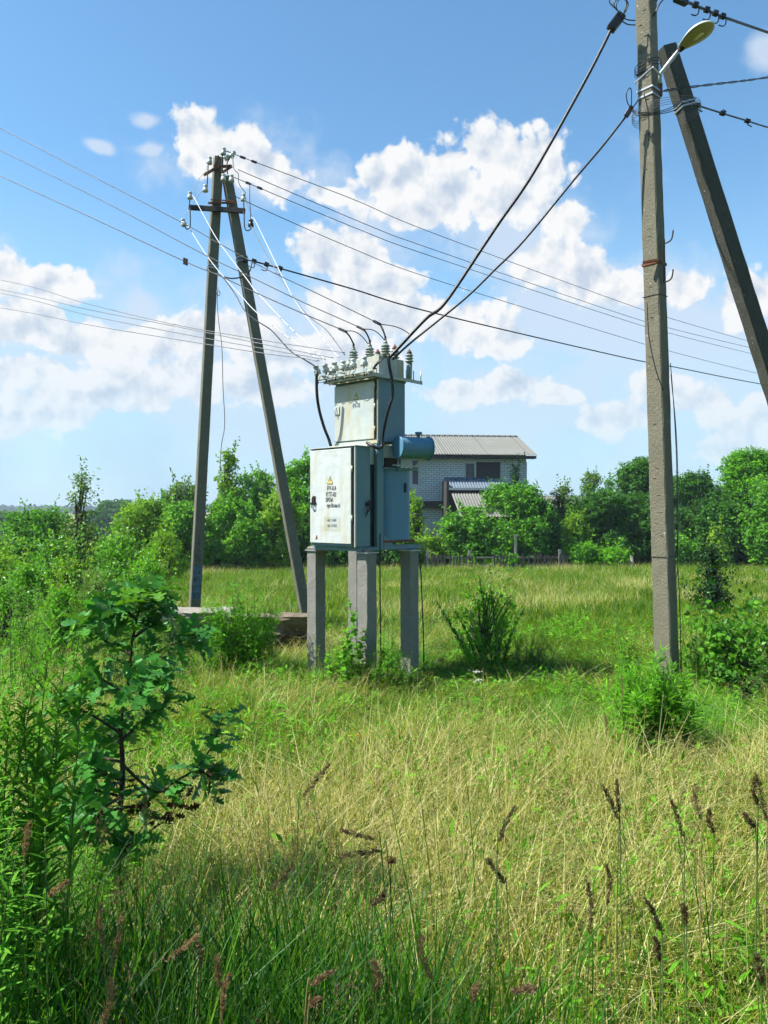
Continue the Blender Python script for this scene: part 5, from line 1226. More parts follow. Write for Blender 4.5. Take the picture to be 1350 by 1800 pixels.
HY = 42.0; HR = R(6)
HO = Vector((P(925, 900, HY).x, HY, gzf(7.7, HY)))      # near right corner of the main wall, at the ground
def build_house():
    t = thing('brick_house', 'two storey white brick house with a grey corrugated roof behind the big bush', 'house', HO, HR)
    zb = -0.3; zE = P(0, 800, HY).z - HO.z; zRg = P(0, 767, 45).z - HO.z
    W = 7.6; D = 6.4
    def xx(px): return (px - 925) / F * HY                 # along the wall, 0 at the right corner
    b = MB(); b.bb(-W, 0, 0, D, zb, zE + 0.0); wl = b.build('wall', M['brick'], t)
    # gable
    b = MB(); b.add([(-0.25, 0.0, zE + 0.001), (-0.25, D, zE + 0.001), (-0.25, D / 2, zRg - 0.12), (-0.002, 0.0, zE + 0.001), (-0.002, D, zE + 0.001), (-0.002, D / 2, zRg - 0.12)], [(0, 1, 2), (5, 4, 3), (0, 3, 4, 1), (1, 4, 5, 2), (2, 5, 3, 0)]); b.build('gable', M['wood_dark'], t)
    rf_b = MB(); corrugated(rf_b, -W - 0.5, 0.45, -0.55, zE - 0.03, D / 2, zRg); corrugated(rf_b, -W - 0.5, 0.45, D + 0.55, zE - 0.03, D / 2 + 0.002, zRg)
    rf = rf_b.build('roof', M['slate'], t, fix=False)
    b = MB(); b.sm = True
    n = 26
    for i in range(n): b.lathe([(0.075, 0), (0.09, 0.02), (0.08, 0.30)], (-W - 0.45 + i * (W + 0.85) / n, D / 2, zRg + 0.0), (1, 0, 0), 10)
    b.build('ridge_cap', M['slate'], rf)
    b = MB(); b.bb(-W - 0.5, 0.42, -0.50, -0.46, zE - 0.22, zE - 0.075); b.build('fascia', M['wood_dark'], rf)
    b = MB(); b.bb(-W - 0.5, 0.42, -0.455, -0.003, zE - 0.22, zE - 0.19); b.build('soffit', M['wood_dark'], rf)
    for px in (770, 806, 843, 881): b = MB(); b.bb(xx(px) - 0.08, xx(px) + 0.4, -0.52, -0.505, zE - 0.235, zE - 0.17); b.build('bracket', M['wood_dark'], rf)
    def zz(py): return P(0, py, HY).z - HO.z
    def window(x0, x1, z0, z1, boarded=False):
        b = MB(); f = 0.07
        b.bb(x0 - f, x0, -0.03, 0.01, z0 - f, z1 + f); b.bb(x1, x1 + f, -0.03, 0.01, z0 - f, z1 + f); b.bb(x0, x1, -0.03, 0.01, z1, z1 + f); b.bb(x0, x1, -0.03, 0.01, z0 - f, z0)
        w = b.build('window', M['wood_dark'] if boarded else M['white_frame'], t)
        b = MB(); b.bb(x0, x1, -0.012, -0.004, z0, z1); b.build('shutter_boards' if boarded else 'pane', M['wood_dark'] if boarded else M['glass'], w); return w
    window(xx(816.5), xx(832), zz(840), zz(815.5)); window(xx(838), xx(876), zz(841), zz(815), True)
    window(xx(723), xx(733), zz(852), zz(811)); 
    b = MB(); b.bb(xx(721), xx(735), -0.02, -0.003, zz(882), zz(853)); b.build('wall_panel', M['white_frame'], t)
    window(xx(727), xx(738), zz(940), zz(895), True)
    # ledge between the storeys and the projecting ground floor corner
    b = MB(); b.bb(xx(712), xx(783), -0.35, -0.002, zz(893) , zz(881)); b.build('ledge', M['wood_dark'], t)
    b = MB(); b.bb(xx(924.5), xx(925) + 0.03, -0.03, -0.003, zz(1000), zz(812)); b.build('drainpipe', M['white_frame'], t)
    # porch: a small bluish roof over a dark gap, below it a longer pale roof
    b = MB(); x0, x1 = xx(779), xx(880); corrugated(b, x0, x1, -1.25, zz(861) - 0.05, -0.012, zz(840), 0.15, 0.025); pr = b.build('porch_roof', M['slate_blue'], t, fix=False)
    pr['label'] = 'small bluish corrugated roof below the upper windows'
    b = MB(); b.bb(x0, x1, -1.30, -1.24, zz(863), zz(859)); b.build('edge_board', M['white_frame'], pr)
    b = MB(); b.bb(x0 + 0.1, x1 - 0.1, -1.10, -0.01, zz(905), zz(866)); b.build('porch_wall', M['wood_dark'], t)
    b = MB(); b.bb(x0 - 0.12, x0 + 0.02, -1.3, -0.02, zz(905), zz(848)); b.build('porch_cheek', M['wood_dark'], t)
    b = MB(); corrugated(b, xx(784), xx(905), -3.6, zz(893) - 0.45, -1.15, zz(865) - 0.05, 0.15, 0.028); pr2 = b.build('porch_roof', M['slate'], t, fix=False)
    pr2['label'] = 'lower pale corrugated porch roof half hidden by the bush'
    b = MB(); b.bb(xx(788), xx(900), -3.3, -1.2, zb, zz(900) - 0.5); b.build('porch_base', M['brick'], t)
    return t
build_house()
def build_shed():
    o = Vector((P(952, 900, 47).x, 47, gzf(9.6, 47)))
    t = thing('garden_shed', 'low shed with a pale corrugated roof just showing right of the brick house', 'shed', o, R(-20))
    b = MB(); b.bb(-0.6, 2.2, 0, 2.4, -0.3, P(0, 905, 47).z - o.z); b.build('wall', M['wood_grey'], t)
    b = MB(); corrugated(b, -0.75, 2.4, -0.3, P(0, 902, 46).z - o.z, 1.3, P(0, 872, 48).z - o.z, 0.15, 0.025); corrugated(b, -0.75, 2.4, 2.8, P(0, 902, 46).z - o.z, 1.3, P(0, 872, 48).z - o.z, 0.15, 0.025); b.build('roof', M['slate'], t, fix=False)
build_shed()

# ------------------------------------------------------------------ fences
def build_fences():
    Y = 36.8; x0, x1 = P(748, 0, Y).x, P(1000, 0, Y).x
    t = thing('picket_fence', 'low dark weathered picket fence along the far edge of the meadow before the house', 'fence', (x0, Y, gzf(x0, Y)))
    rr = random.Random(4); b = MB(); x = x0
    while x < x1:
        if rr.random() > 0.10 and not (P(840, 0, Y).x < x < P(862, 0, Y).x):
            g = gzf(x, Y); h = 0.86 + rr.uniform(-.12, .06); tilt = rr.gauss(0, .04)
            b.box((x, Y, g + h / 2), (0.085, 0.022, h), Euler((rr.gauss(0, .02), tilt, 0)).to_matrix())
        x += 0.15
    b.build('pickets', M['wood_dark'], t, world=True)
    for dz in (0.3, 0.68): b = MB(); b.bar((x0, Y + 0.03, gzf(x0, Y) + dz), (x1, Y + 0.03, gzf(x1, Y) + dz), 0.03, 0.06); b.build('rail', M['wood_grey'], t, world=True)
    for px in (752, 826, 907, 985): b = MB(); x = P(px, 0, Y).x; b.bb(x - .06, x + .06, Y + 0.05, Y + 0.16, gzf(x, Y) - .2, gzf(x, Y) + (1.75 if px == 907 else 1.05)); b.build('post', M['wood_grey'], t, world=True)
    Y = 32; x0, x1 = P(1276, 0, Y).x, P(1420, 0, Y).x
    t = thing('rail_fence', 'grey wooden rail fence at the right edge with a thick post', 'fence', (x0, Y, gzf(x0, Y)))
    zt = P(0, 1006, Y).z
    b = MB(); b.bar(P(1283, 1018, 32.6), P(1345, 1009, 31.6), 0.04, 0.07); b.build('rail', M['wood_grey'], t, world=True)
    b = MB(); b.bar(P(1310, 1019, 32.3), P(1420, 1010, 31.0), 0.04, 0.06); b.build('rail', M['wood_grey'], t, world=True)
    for i, px in enumerate((1324, 1331, 1341, 1352, 1375, 1400)):
        b = MB(); x = P(px, 0, 31.8).x; top = P(0, [1012, 1010, 1003, 1000, 1005, 1005][i], 31.8).z; b.bb(x - .05 - .06 * (i == 3), x + .05 + .06 * (i == 3), 31.7, 31.85, gzf(x, 31.8) - .2, top); b.build('post', M['wood_grey'], t, world=True)
    for px, py0, Y, lb, tl in ((1113, 978, 38.0, 'short leaning grey post standing alone in front of the right trees', 0.14),):
        x = P(px, 0, Y).x; g = gzf(x, Y); b = MB(); b.tube([(x, Y, g - .1), (x - tl * 0.6, Y, P(0, py0, Y).z)], [0.09, 0.075], 8); solo(b, 'wooden_post', M['wood_grey'], lb, 'post')
build_fences()

# ------------------------------------------------------------------ broken slab by the left pole
def build_slab():
    rr = random.Random(2)
    t = thing('broken_wall', 'broken pale cement slab on dark rubble behind the tall weeds, between the poles and oak', 'low wall', P(410, 1160, 11.2).xy.to_3d())
    def rock(name, px0, px1, py0, py1, Y, dep, m_, seed, jag=0.05, lab=None):
        """a lump split off a slab: box with broken edges, finely divided and roughened"""
        x0, x1 = P(px0, 0, Y).x, P(px1, 0, Y).x; z1, z0 = P(0, py0, Y).z, P(0, py1, Y).z
        bm = bmesh.new(); nx = max(4, int((x1 - x0) / 0.05)); bmesh.ops.create_cube(bm, size=1)
        bmesh.ops.subdivide_edges(bm, edges=bm.edges[:], cuts=7, use_grid_fill=True)
        from mathutils import noise as mn
        for v in bm.verts:
            p = Vector((x0 + (v.co.x + .5) * (x1 - x0), Y + (v.co.y + .5) * dep, z0 + (v.co.z + .5) * (z1 - z0)))
            q = p * 5 + Vector((seed * 3.1, 0, 0)); d = Vector((mn.noise(q), mn.noise(q + Vector((9, 0, 0))), mn.noise(q + Vector((0, 9, 0))))) * jag
            q2 = p * 17; d += Vector((mn.noise(q2), mn.noise(q2 + Vector((5, 0, 0))), 0)) * jag * 0.5
            if v.co.z > 0.49: d.z *= 0.35
            if v.co.y < -0.49: d.y += mn.noise(p * 3 + Vector((0, seed, 0))) * jag * 1.5 + (0.10 * (0.5 - v.co.z) if seed in (1, 2) else 0)
            v.co = p + d
        me = bpy.data.meshes.new(name)
        off = t.location
        for v in bm.verts: v.co -= off
        bm.to_mesh(me); bm.free(); me.update(); o = link_mesh(name, me, m_, t)
        if lab: o['label'] = lab
        return o
    rock('slab', 272, 404, 1075, 1108, 11.1, 0.55, M['rubble'], 1, 0.11, 'pale sunlit slab end with a crack')
    rock('slab', 398, 548, 1085, 1118, 11.0, 0.50, M['rubble_shaded'], 2, 0.10)
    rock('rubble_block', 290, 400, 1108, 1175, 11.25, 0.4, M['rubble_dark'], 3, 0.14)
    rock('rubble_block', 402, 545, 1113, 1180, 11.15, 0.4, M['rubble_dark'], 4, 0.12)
M['rubble_shaded'] = concrete('brown cement with shade', (0.17, 0.135, 0.095), 0.8, scale=0.6)  # brown cement, darkened to carry the shade on the right piece's front
M['rubble_dark'] = concrete('dark broken rubble', (0.06, 0.05, 0.04), 0.8, scale=0.6)  # very dark tone for the blocks below the slab
build_slab()

# ------------------------------------------------------------------ trees and bushes
def limb_mesh(parts):
    b = MB()
    for pts, rs in parts: b.tube(pts, rs, 6)
    return b
def ccluster(c, rad, n, size, rng, flat=0.7, shape=T_QUAD, droop=0.2, wid=None):
    """leaves in a clump round c; leaf faces look outwards and up"""
    d = unit(rng.normal(0, 1, (n, 3))); r = rad * rng.random(n) ** 0.45
    p = c + d * r[:, None] * np.array([1, 1, flat])
    nr = unit(d * 0.8 + np.array([0, 0, 0.7]) + rng.normal(0, 0.55, (n, 3))); ax = unit(np.cross(nr, rng.normal(0, 1, (n, 3)))); ax[:, 2] -= droop; ax = unit(ax)
    return scatter(shape, p, ax, nr, size * rng.uniform(0.6, 1.3, n), np.clip(0.5 + rng.normal(0, 0.22, n) + rng.normal(0, 0.2), 0, 1), rng, wid)
def tree(name, label, px, Y, top_py, w_px, leaf='leaf_mid', lobes=None, seed=1, dens=1.0, leafsize=0.15, group=None, trunk=True, base_frac=0.06, twiggy=0, cat='tree', shape='round', clump=0.27, gapf=0.10):
    rng = np.random.default_rng(seed); rr = random.Random(seed)
    x = P(px, 0, Y).x; g = gzf(x, Y); H = P(0, top_py, Y).z - g; Wd = w_px / F * Y / 2
    t = thing(name, label, cat, (x, Y, g), 0, group)
    # lobes of the crown: random heaps inside the outline
    L = []
    nl = lobes or max(9, int(5 * H * Wd / 4))
    for i in range(nl):
        s = (i + 0.5) / nl; zc = H * (base_frac + (1 - base_frac) * s)
        if shape == 'round': wz = math.sqrt(max(0.05, 1 - (abs((zc / H) - 0.45) / 0.58) ** 2.2))
        elif shape == 'cone': wz = max(0.06, 1.0 - zc / H) ** 0.85
        elif shape == 'dome': wz = math.sqrt(max(0.04, 1 - (zc / H) ** 2.2))
        else: wz = 1
        for k in range(4 if wz > .5 else 2):
            a = rr.random() * 6.283; q = Wd * wz * rr.uniform(0.25, 0.80); r_ = max(0.14, min(1.3, Wd * rr.uniform(0.28, 0.50)) * (0.45 + 0.55 * wz))
            L.append((x + q * math.cos(a), Y + q * math.sin(a) * 0.9, g + min(zc, H - r_ * 1.0), r_))
    out = []; area = 0
    for lx, ly, lz, r_ in L:
        ncl = max(4, int(8.5 * (r_ / 0.8) ** 2 * dens * 6.0)); c = np.array([lx, ly, lz])
        d = unit(rng.normal(0, 1, (ncl, 3)) + np.array([0, 0, 0.25])); pc = c + d * (r_ * rng.uniform(0.5, 1.12, ncl))[:, None]
        for q in pc:
            if q[2] < g + 0.05 or rng.random() < gapf: continue
            cr = clump * rng.uniform(0.5, 1.35); out.append(ccluster(q, cr, int(24 * (cr / 0.34) ** 1.3 * (0.13 / leafsize) ** 1.2) + 4, leafsize, rng))
    # shoots that break the outline
    for i in range(int(22 * dens + 6)):
        lx, ly, lz, r_ = rr.choice(L); a = rr.random() * 6.283; q0 = Vector((lx + r_ * .8 * math.cos(a), ly + r_ * .8 * math.sin(a), lz + r_ * 0.5)); ln = rr.uniform(0.3, 0.8)
        n = 12; s = np.linspace(0, 1, n)[:, None]; p = np.array(q0) + s * ln * np.array([0.45 * math.cos(a), 0.45 * math.sin(a), 1.0]); nr = unit(rng.normal(0, 1, (n, 3))); ax = unit(rng.normal(0, .8, (n, 3)) + np.array([0, 0, .6]))
        out.append(scatter(T_QUAD, p + rng.normal(0, .03, (n, 3)), ax, nr, np.full(n, leafsize * 1.05), None, rng))
    leaf_obj('crown', out, M[leaf], t)
    parts = []
    if trunk:
        base = Vector((x, Y, g - 0.1)); tr = max(0.035, H * 0.022); tp = Vector((x + rr.uniform(-.1, .1) * Wd, Y, g + H * 0.86))
        mid = base.lerp(tp, 0.5) + Vector((rr.uniform(-.15, .15), rr.uniform(-.15, .15), 0)); pth = smooth_path([base, mid, tp], 6)
        parts.append((pth, [tr * (1 - 0.85 * i / (len(pth) - 1)) for i in range(len(pth))]))
        for lx, ly, lz, r_ in L:
            e = Vector((lx, ly, lz)); s = min(0.85, max(0.08, (lz - g) / H * 0.6)); st = pth[int(s * (len(pth) - 1))]
            parts.append(([st, st.lerp(e, 0.5) + Vector((0, 0, -0.05)), e, e + (e - st).normalized() * r_ * 0.7], [tr * 0.45, tr * 0.33, tr * 0.2, 0.006]))
    for i in range(twiggy):
        a = rr.random() * 6.283; q = Wd * rr.uniform(0.0, 0.8); st = Vector((x + q * .4 * math.cos(a), Y + q * .4 * math.sin(a), g + H * 0.45)); e = Vector((x + q * 1.1 * math.cos(a), Y + q * math.sin(a), g + H * rr.uniform(0.85, 1.05)))
        m = st.lerp(e, 0.5) + Vector((rr.uniform(-.1, .1), 0, rr.uniform(-.05, .1))); parts.append(([st, m, e], [0.022, 0.014, 0.005]))
        for k in range(4): s0 = st.lerp(e, rr.uniform(0.4, 0.85)); parts.append(([s0, s0 + Vector((rr.uniform(-.3, .3), rr.uniform(-.2, .2), rr.uniform(.15, .5)))], [0.010, 0.004]))
    if parts: limb_mesh(parts).build('trunk', M['bark_grey'] if twiggy else M['bark'], t, world=True, fix=False)
    return t

def far_wood():
    rng = np.random.default_rng(77); out = []
    for i in range(420):
        x = rng.uniform(-520, 180); Y = 800 + rng.uniform(-25, 60); g = gzf(x, Y); r_ = rng.uniform(4.0, 7.5); c = np.array([x, Y, g + rng.uniform(2.0, 3.8)])
        d = unit(rng.normal(0, 1, (46, 3))); p = c + d * r_ * np.array([1, 1, .62]) * rng.uniform(.75, 1.05, (46, 1)); p = p[p[:, 2] > g]
        out.append(scatter(T_QUAD, p, unit(rng.normal(0, 1, p.shape)), unit(rng.normal(0, 1, p.shape) + [0, -.6, .8]), np.full(len(p), 3.8), None, rng, np.full(len(p), 1.5)))
    o = leaf_obj('distant_wood', out, M['leaf_far']); tag(o, 'blue hazed line of woodland along the horizon at the left', kind='stuff')
far_wood()

def build_trees():
    BT = 'bushes and trees closing the far left side of the meadow'; RT = 'trees closing the far right side of the meadow'
    T = tree
    # a few mid distance crowns seen beyond the left bushes
    for i, (px, Y, tp, w) in enumerate(((192, 170, 886, 34), (212, 180, 885, 34), (170, 160, 905, 40), (4, 150, 907, 60), (232, 120, 903, 40))):
        T('distant_tree', ['round dark tree on the skyline left of its twin, far beyond the bushes', 'round dark tree on the skyline right of its twin, far beyond the bushes', 'low dark tree below the skyline pair', 'dark tree at the left edge below the pale field', 'small green tree just left of the bush row top'][i], px, Y, tp, w, 'leaf_dark', seed=40 + i, leafsize=0.9, clump=1.3, dens=0.5, group='far trees on the valley slope')
    T('bush', 'rounded yellowish hawthorn bush with dark trunks, second from the left edge', 76, 34, 896, 120, 'leaf_mid', seed=1, group=BT, dens=1.1)
    T('bush', 'low leafy bush cut by the left edge of the picture', -15, 33, 945, 110, 'leaf_mid', seed=2, group=BT)
    T('bush', 'bright low bush between the hawthorn and the slim tree', 182, 36, 950, 80, 'leaf_yel', seed=3, group=BT)
    T('bush', 'wide yellow green bush left of the left pole', 262, 35, 880, 130, 'leaf_yel', seed=4, group=BT, dens=1.2)
    T('bush', 'sparse taller bush with twigs right behind the left pole', 322, 36, 848, 90, 'leaf_grey', seed=5, group=BT, twiggy=10, gapf=0.3)
    T('broadleaf_tree', 'tallest pointed young tree seen between the two legs of the left pole', 400, 37, 790, 96, 'leaf_yel', seed=6, group=BT, shape='cone', dens=1.5)
    T('bush', 'bush with bare grey twigs above it, between the legs of the left pole', 455, 38, 828, 100, 'leaf_mid', seed=7, group=BT, twiggy=26)
    T('bush', 'dense green bush low between the legs of the left pole', 415, 35, 880, 120, 'leaf_mid', seed=8, group=BT, dens=1.3)
    T('bush', 'low yellowish bush standing below the twiggy bush', 492, 35.5, 868, 84, 'leaf_yel', seed=9, group=BT, dens=1.2)
    T('broadleaf_tree', 'green tree rising behind the left pole strut, left of the lettered cabinet', 530, 39, 806, 96, 'leaf_fresh', seed=10, group=BT, dens=1.4)
    T('bush', 'green bush filling the gap at the foot of the left pole', 318, 34, 885, 100, 'leaf_mid', seed=11, group=BT, dens=1.2)
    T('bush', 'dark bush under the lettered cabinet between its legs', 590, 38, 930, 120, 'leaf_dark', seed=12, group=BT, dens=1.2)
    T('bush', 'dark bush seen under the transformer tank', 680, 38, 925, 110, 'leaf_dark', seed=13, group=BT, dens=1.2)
    # in front of the house
    HB = 'bushes in front of the brick house'
    T('bush', 'big leafy bush hiding the right half of the brick house', 893, 38.8, 852, 165, 'leaf_mid', seed=14, group=HB, shape='dome', dens=1.5)
    T('bush', 'lower bush left of the big one before the house, below the porch roofs', 820, 38.4, 892, 110, 'leaf_mid', seed=64, group=HB, shape='dome', dens=1.5)
    T('bush', 'darker bush joined to the right flank of the big one by the house', 945, 39.2, 868, 90, 'leaf_dark', seed=15, group=HB, shape='dome', dens=1.5)
    T('bush', 'small yellow green bush at the left foot of the house', 752, 38.2, 945, 70, 'leaf_yel', seed=16, group=HB)
    T('bush', 'thin climbing bush on the left wall of the house behind the tank', 727, 39, 875, 34, 'leaf_yel', seed=17, group=HB, gapf=0.3)
    T('conifer', 'young dark conifer whose tip stands before the house gable', 906, 40.2, 817, 60, 'needle', seed=18, shape='cone', dens=1.6, leafsize=0.11, clump=0.25, base_frac=0.3)
    # right
    T('broadleaf_tree', 'thin pale leafed tree just right of the house', 990, 46, 850, 60, 'leaf_grey', seed=19, group=RT, gapf=0.35)
    T('broadleaf_tree', 'grey green rounded tree behind the dark ones, left of the right pole', 1038, 50, 832, 70, 'leaf_grey', seed=20, group=RT)
    T('broadleaf_tree', 'darkest tall tree directly left of the right pole', 1122, 46, 805, 110, 'leaf_dark', seed=21, group=RT, dens=1.4)
    T('broadleaf_tree', 'mid green broad tree in front of the dark tall one', 1050, 41, 862, 130, 'leaf_dark', seed=22, group=RT, dens=1.4)
    T('broadleaf_tree', 'dense green tree low behind the right pole', 1125, 41, 868, 110, 'leaf_dark', seed=23, group=RT, dens=1.4)
    T('bush', 'low light green bush at the meadow edge right of the house', 1015, 38.5, 955, 70, 'leaf_fresh', seed=24, group=RT)
    T('bush', 'low light green bush beside the lone leaning post', 1078, 38.3, 965, 60, 'leaf_fresh', seed=25, group=RT)
    T('broadleaf_tree', 'rounded tree just right of the right pole', 1228, 42, 832, 100, 'leaf_dark', seed=26, group=RT, dens=1.4)
    T('broadleaf_tree', 'tall bright green tree at the right edge behind the strut', 1325, 43, 792, 130, 'leaf_fresh', seed=27, group=RT, dens=1.4)
    T('broadleaf_tree', 'dark tree filling the gap low between the two right ones', 1275, 40, 885, 110, 'leaf_dark', seed=28, group=RT, dens=1.4)
    T('broadleaf_tree', 'mid green tree cut by the right edge above the rail fence', 1372, 38, 840, 120, 'leaf_mid', seed=29, group=RT, dens=1.3)
    T('bush', 'yellowish slender bush standing at the meadow edge before the right trees', 1262, 37, 928, 44, 'leaf_yel', seed=30, group=RT, shape='cone')
    T('bush', 'low green bush at the foot of the trees right of the right pole', 1185, 38.5, 940, 70, 'leaf_mid', seed=31, group=RT)
    T('broadleaf_tree', 'deep green tree further back filling the skyline behind the right pole', 1180, 48, 838, 100, 'leaf_dark', seed=32, group=RT, dens=1.2)
    T('broadleaf_tree', 'slim pointed tree standing above the trees between house and right pole', 1070, 44, 838, 44, 'leaf_mid', seed=65, group=RT, shape='cone', dens=1.3)
    T('broadleaf_tree', 'dark spire shaped tree just left of the tall bright tree at the right edge', 1285, 46, 812, 50, 'leaf_dark', seed=66, group=RT, shape='cone', dens=1.5)
    T('broadleaf_tree', 'small pale tree in front of the dark trees left of the right pole', 1010, 40, 905, 60, 'leaf_yel', seed=67, group=RT)
    T('bush', 'tall ragged shoots of a bush left of the left pole', 292, 36, 862, 60, 'leaf_mid', seed=68, group=BT, shape='cone', twiggy=8, gapf=0.25)
    # nearer on the left
    NL = 'self sown saplings in the left part of the meadow'
    T('sapling', 'slim dark young tree with a thin pointed top, tallest on the left', 143, 23, 832, 104, 'leaf_grey', seed=33, shape='cone', leafsize=0.085, clump=0.20, dens=1.2, group=NL, base_frac=0.25)
    T('sapling', 'leafy sapling standing right of the slim dark tree', 205, 19, 945, 100, 'leaf_mid', seed=34, leafsize=0.085, clump=0.22, dens=1.0, group=NL, gapf=0.25)
    T('sapling', 'small dark leafy sapling near the left edge', 48, 17, 1000, 84, 'leaf_mid', seed=35, leafsize=0.07, clump=0.19, group=NL, gapf=0.15)
    T('sapling', 'yellow green low sapling in front of the slim dark tree', 125, 16, 985, 80, 'leaf_yel', seed=36, leafsize=0.065, clump=0.17, group=NL, gapf=0.3)
    T('sapling', 'light green sapling close to the left pole foot', 255, 15.5, 985, 90, 'leaf_fresh', seed=37, leafsize=0.065, clump=0.17, group=NL, gapf=0.35)
    T('sapling', 'grey leaved sapling just above the oak sapling top', 190, 12.5, 1020, 110, 'leaf_grey', seed=38, leafsize=0.055, clump=0.16, group=NL, gapf=0.35)
    T('sapling', 'tall light leafy sapling left of the left pole, over the meadow edge', 290, 26, 935, 84, 'leaf_yel', seed=140, leafsize=0.09, clump=0.2, group=NL, gapf=0.3)
    T('sapling', 'bushy sapling in the gap between the slim dark tree and the left edge', 95, 21, 955, 84, 'leaf_mid', seed=141, leafsize=0.085, clump=0.2, group=NL, gapf=0.25)
    T('sapling', 'low broad sapling at the very left edge, middle distance', 5, 18, 975, 90, 'leaf_yel', seed=142, leafsize=0.08, clump=0.19, group=NL, gapf=0.25)
    T('sapling', 'low leafy sapling behind the top of the oak', 235, 13, 1000, 80, 'leaf_fresh', seed=143, leafsize=0.055, clump=0.15, group=NL, gapf=0.35)
    T('sapling', 'small bright sapling left of the oak top', 100, 11, 1035, 80, 'leaf_fresh', seed=144, leafsize=0.05, clump=0.14, group=NL, gapf=0.35)
    T('sapling', 'small bright sapling at the left edge over the dark weeds', 15, 11.5, 1030, 80, 'leaf_mid', seed=145, leafsize=0.05, clump=0.14, group=NL, gapf=0.3)
    T('conifer', 'small dark young conifer standing right of the right pole', 1252, 15.5, 958, 80, 'needle', lobes=15, seed=39, shape='cone', leafsize=0.06, clump=0.12, dens=1.3, base_frac=0.08)
    # beyond the frame: two trees shade the near grass, the added row blocks sky light
    for i, (x, y, H, w, lb) in enumerate(((-5.7, -0.1, 8.8, 2.45, 'tall leafy tree left of the camera whose shade falls across the foreground grass'), (-4.2, -2.0, 7.2, 2.2, 'smaller leafy tree behind the camera to the left, shading the nearest grass'),
                                          (-9.0, -6.5, 11.5, 3.4, 'leftmost big unseen tree of the row added behind the camera to block sky light'), (-3.0, -8.0, 12, 3.6, 'second big unseen tree of the row added behind the camera to block sky light'), (3.5, -7.5, 11, 3.4, 'third big unseen tree of the row added behind the camera to block sky light'), (9.5, -8.0, 12, 3.6, 'rightmost big unseen tree of the row added behind the camera to block sky light'))):
        rng = np.random.default_rng(90 + i); t = thing('shade_tree', lb, 'tree', (x, y, 0), 0, 'trees behind the camera'); out = []
        for k in range(105 if i < 2 else 230):
            d = unit(rng.normal(0, 1, (1, 3)))[0]; c = np.array([x, y, H * 0.60]) + d * np.array([w, w, H * 0.38]) * rng.uniform(0.3, 1.0); out.append(ccluster(c, 0.5 if i < 2 else 0.8, 46, 0.14 if i < 2 else 0.24, rng))
        leaf_obj('crown', out, M['leaf_mid'], t); limb_mesh([([Vector((x, y, -.1)), Vector((x + .1, y, H * .4)), Vector((x, y, H * .85))], [0.17, 0.13, 0.03])]).build('trunk', M['bark'], t, world=True)
build_trees()

# ------------------------------------------------------------------ plants with stems
def stem_pts(base, top, bend, n=9):
    base, top = Vector(base), Vector(top); m = base.lerp(top, 0.5) + Vector(bend); out = []
    for i in range(n):
        s = i / (n - 1); out.append(base * (1 - s) ** 2 + m * 2 * s * (1 - s) + top * s * s)
    return out
def leaves_on(pts, n, L, shape, rng, s0=0.1, ang=0.9, droop=0.25, tipshrink=0.5, width=None, whorl=2.4, rnd_mu=0.5):
    pts = np.array([list(p) for p in pts]); k = len(pts) - 1; s = np.sort(rng.uniform(s0, 1.0, n)); f = s * k; i = np.minimum(f.astype(int), k - 1); fr = (f - i)[:, None]
    p = pts[i] * (1 - fr) + pts[i + 1] * fr; tg = unit(pts[i + 1] - pts[i]); a = np.arange(n) * whorl + rng.normal(0, 0.3, n)
    u = unit(np.cross(tg, np.array([0.13, 0.3, 0.05]) + np.array([0, 0, 1.0]) * (np.abs(tg[:, 2:3]) < 0.9) + np.array([1.0, 0, 0]) * (np.abs(tg[:, 2:3]) >= 0.9))); v = np.cross(tg, u)
    rad = u * np.cos(a)[:, None] + v * np.sin(a)[:, None]; ax = unit(tg * math.cos(ang) + rad * math.sin(ang) + rng.normal(0, 0.15, (n, 3)) + np.array([0, 0, -droop]))
    nr = unit(tg * math.sin(ang) - rad * math.cos(ang) + np.array([0, 0, 0.8]) + rng.normal(0, 0.3, (n, 3)))
    sz = L * (1 - tipshrink * s ** 3) * rng.uniform(0.75, 1.2, n)
    return scatter(shape, p, ax, nr, sz, np.clip(rng.normal(rnd_mu, 0.22, n), 0, 1), rng, width)
def herb(name, label, cat, px, Y, stems, L, shape, leaf, n_leaf, seed, group=None, base_r=0.15, stem_m='stem_green', r=0.006, ang=0.9, droop=0.25, s0=0.1, g_off=0.0, width=None, wob=0.0):
    """stems: list of (px_top, py_top) or a count with an outline; one plant of several leafy stems"""
    rng = np.random.default_rng(seed); rr = random.Random(seed); x = P(px, 0, Y).x; g = gzf(x, Y) + g_off
    t = thing(name, label, cat, (x, Y, g), 0, group); out = []; b = MB()
    for tp in stems:
        dy = rr.uniform(-.5, .5) * base_r * 1.5; top = P(tp[0], tp[1], Y + dy); a = rr.random() * 6.283; q = base_r * rr.random()
        bs = Vector((x + (top.x - x) * 0.35 + q * math.cos(a), Y + dy * .7 + q * math.sin(a) * .6, g - .03)); pts = stem_pts(bs, top, ((bs.x - top.x) * 0.15 + rr.gauss(0, wob), rr.gauss(0, wob), (top.z - g) * 0.08))
        b.tube(pts, [r * (1 - 0.7 * i / (len(pts) - 1)) for i in range(len(pts))], 5); out.append(leaves_on(pts, n_leaf, L, shape, rng, s0, ang, droop, width=None))
    b.build('stem', M[stem_m], t, world=True, fix=False); leaf_obj('foliage', out, M[leaf], t); return t

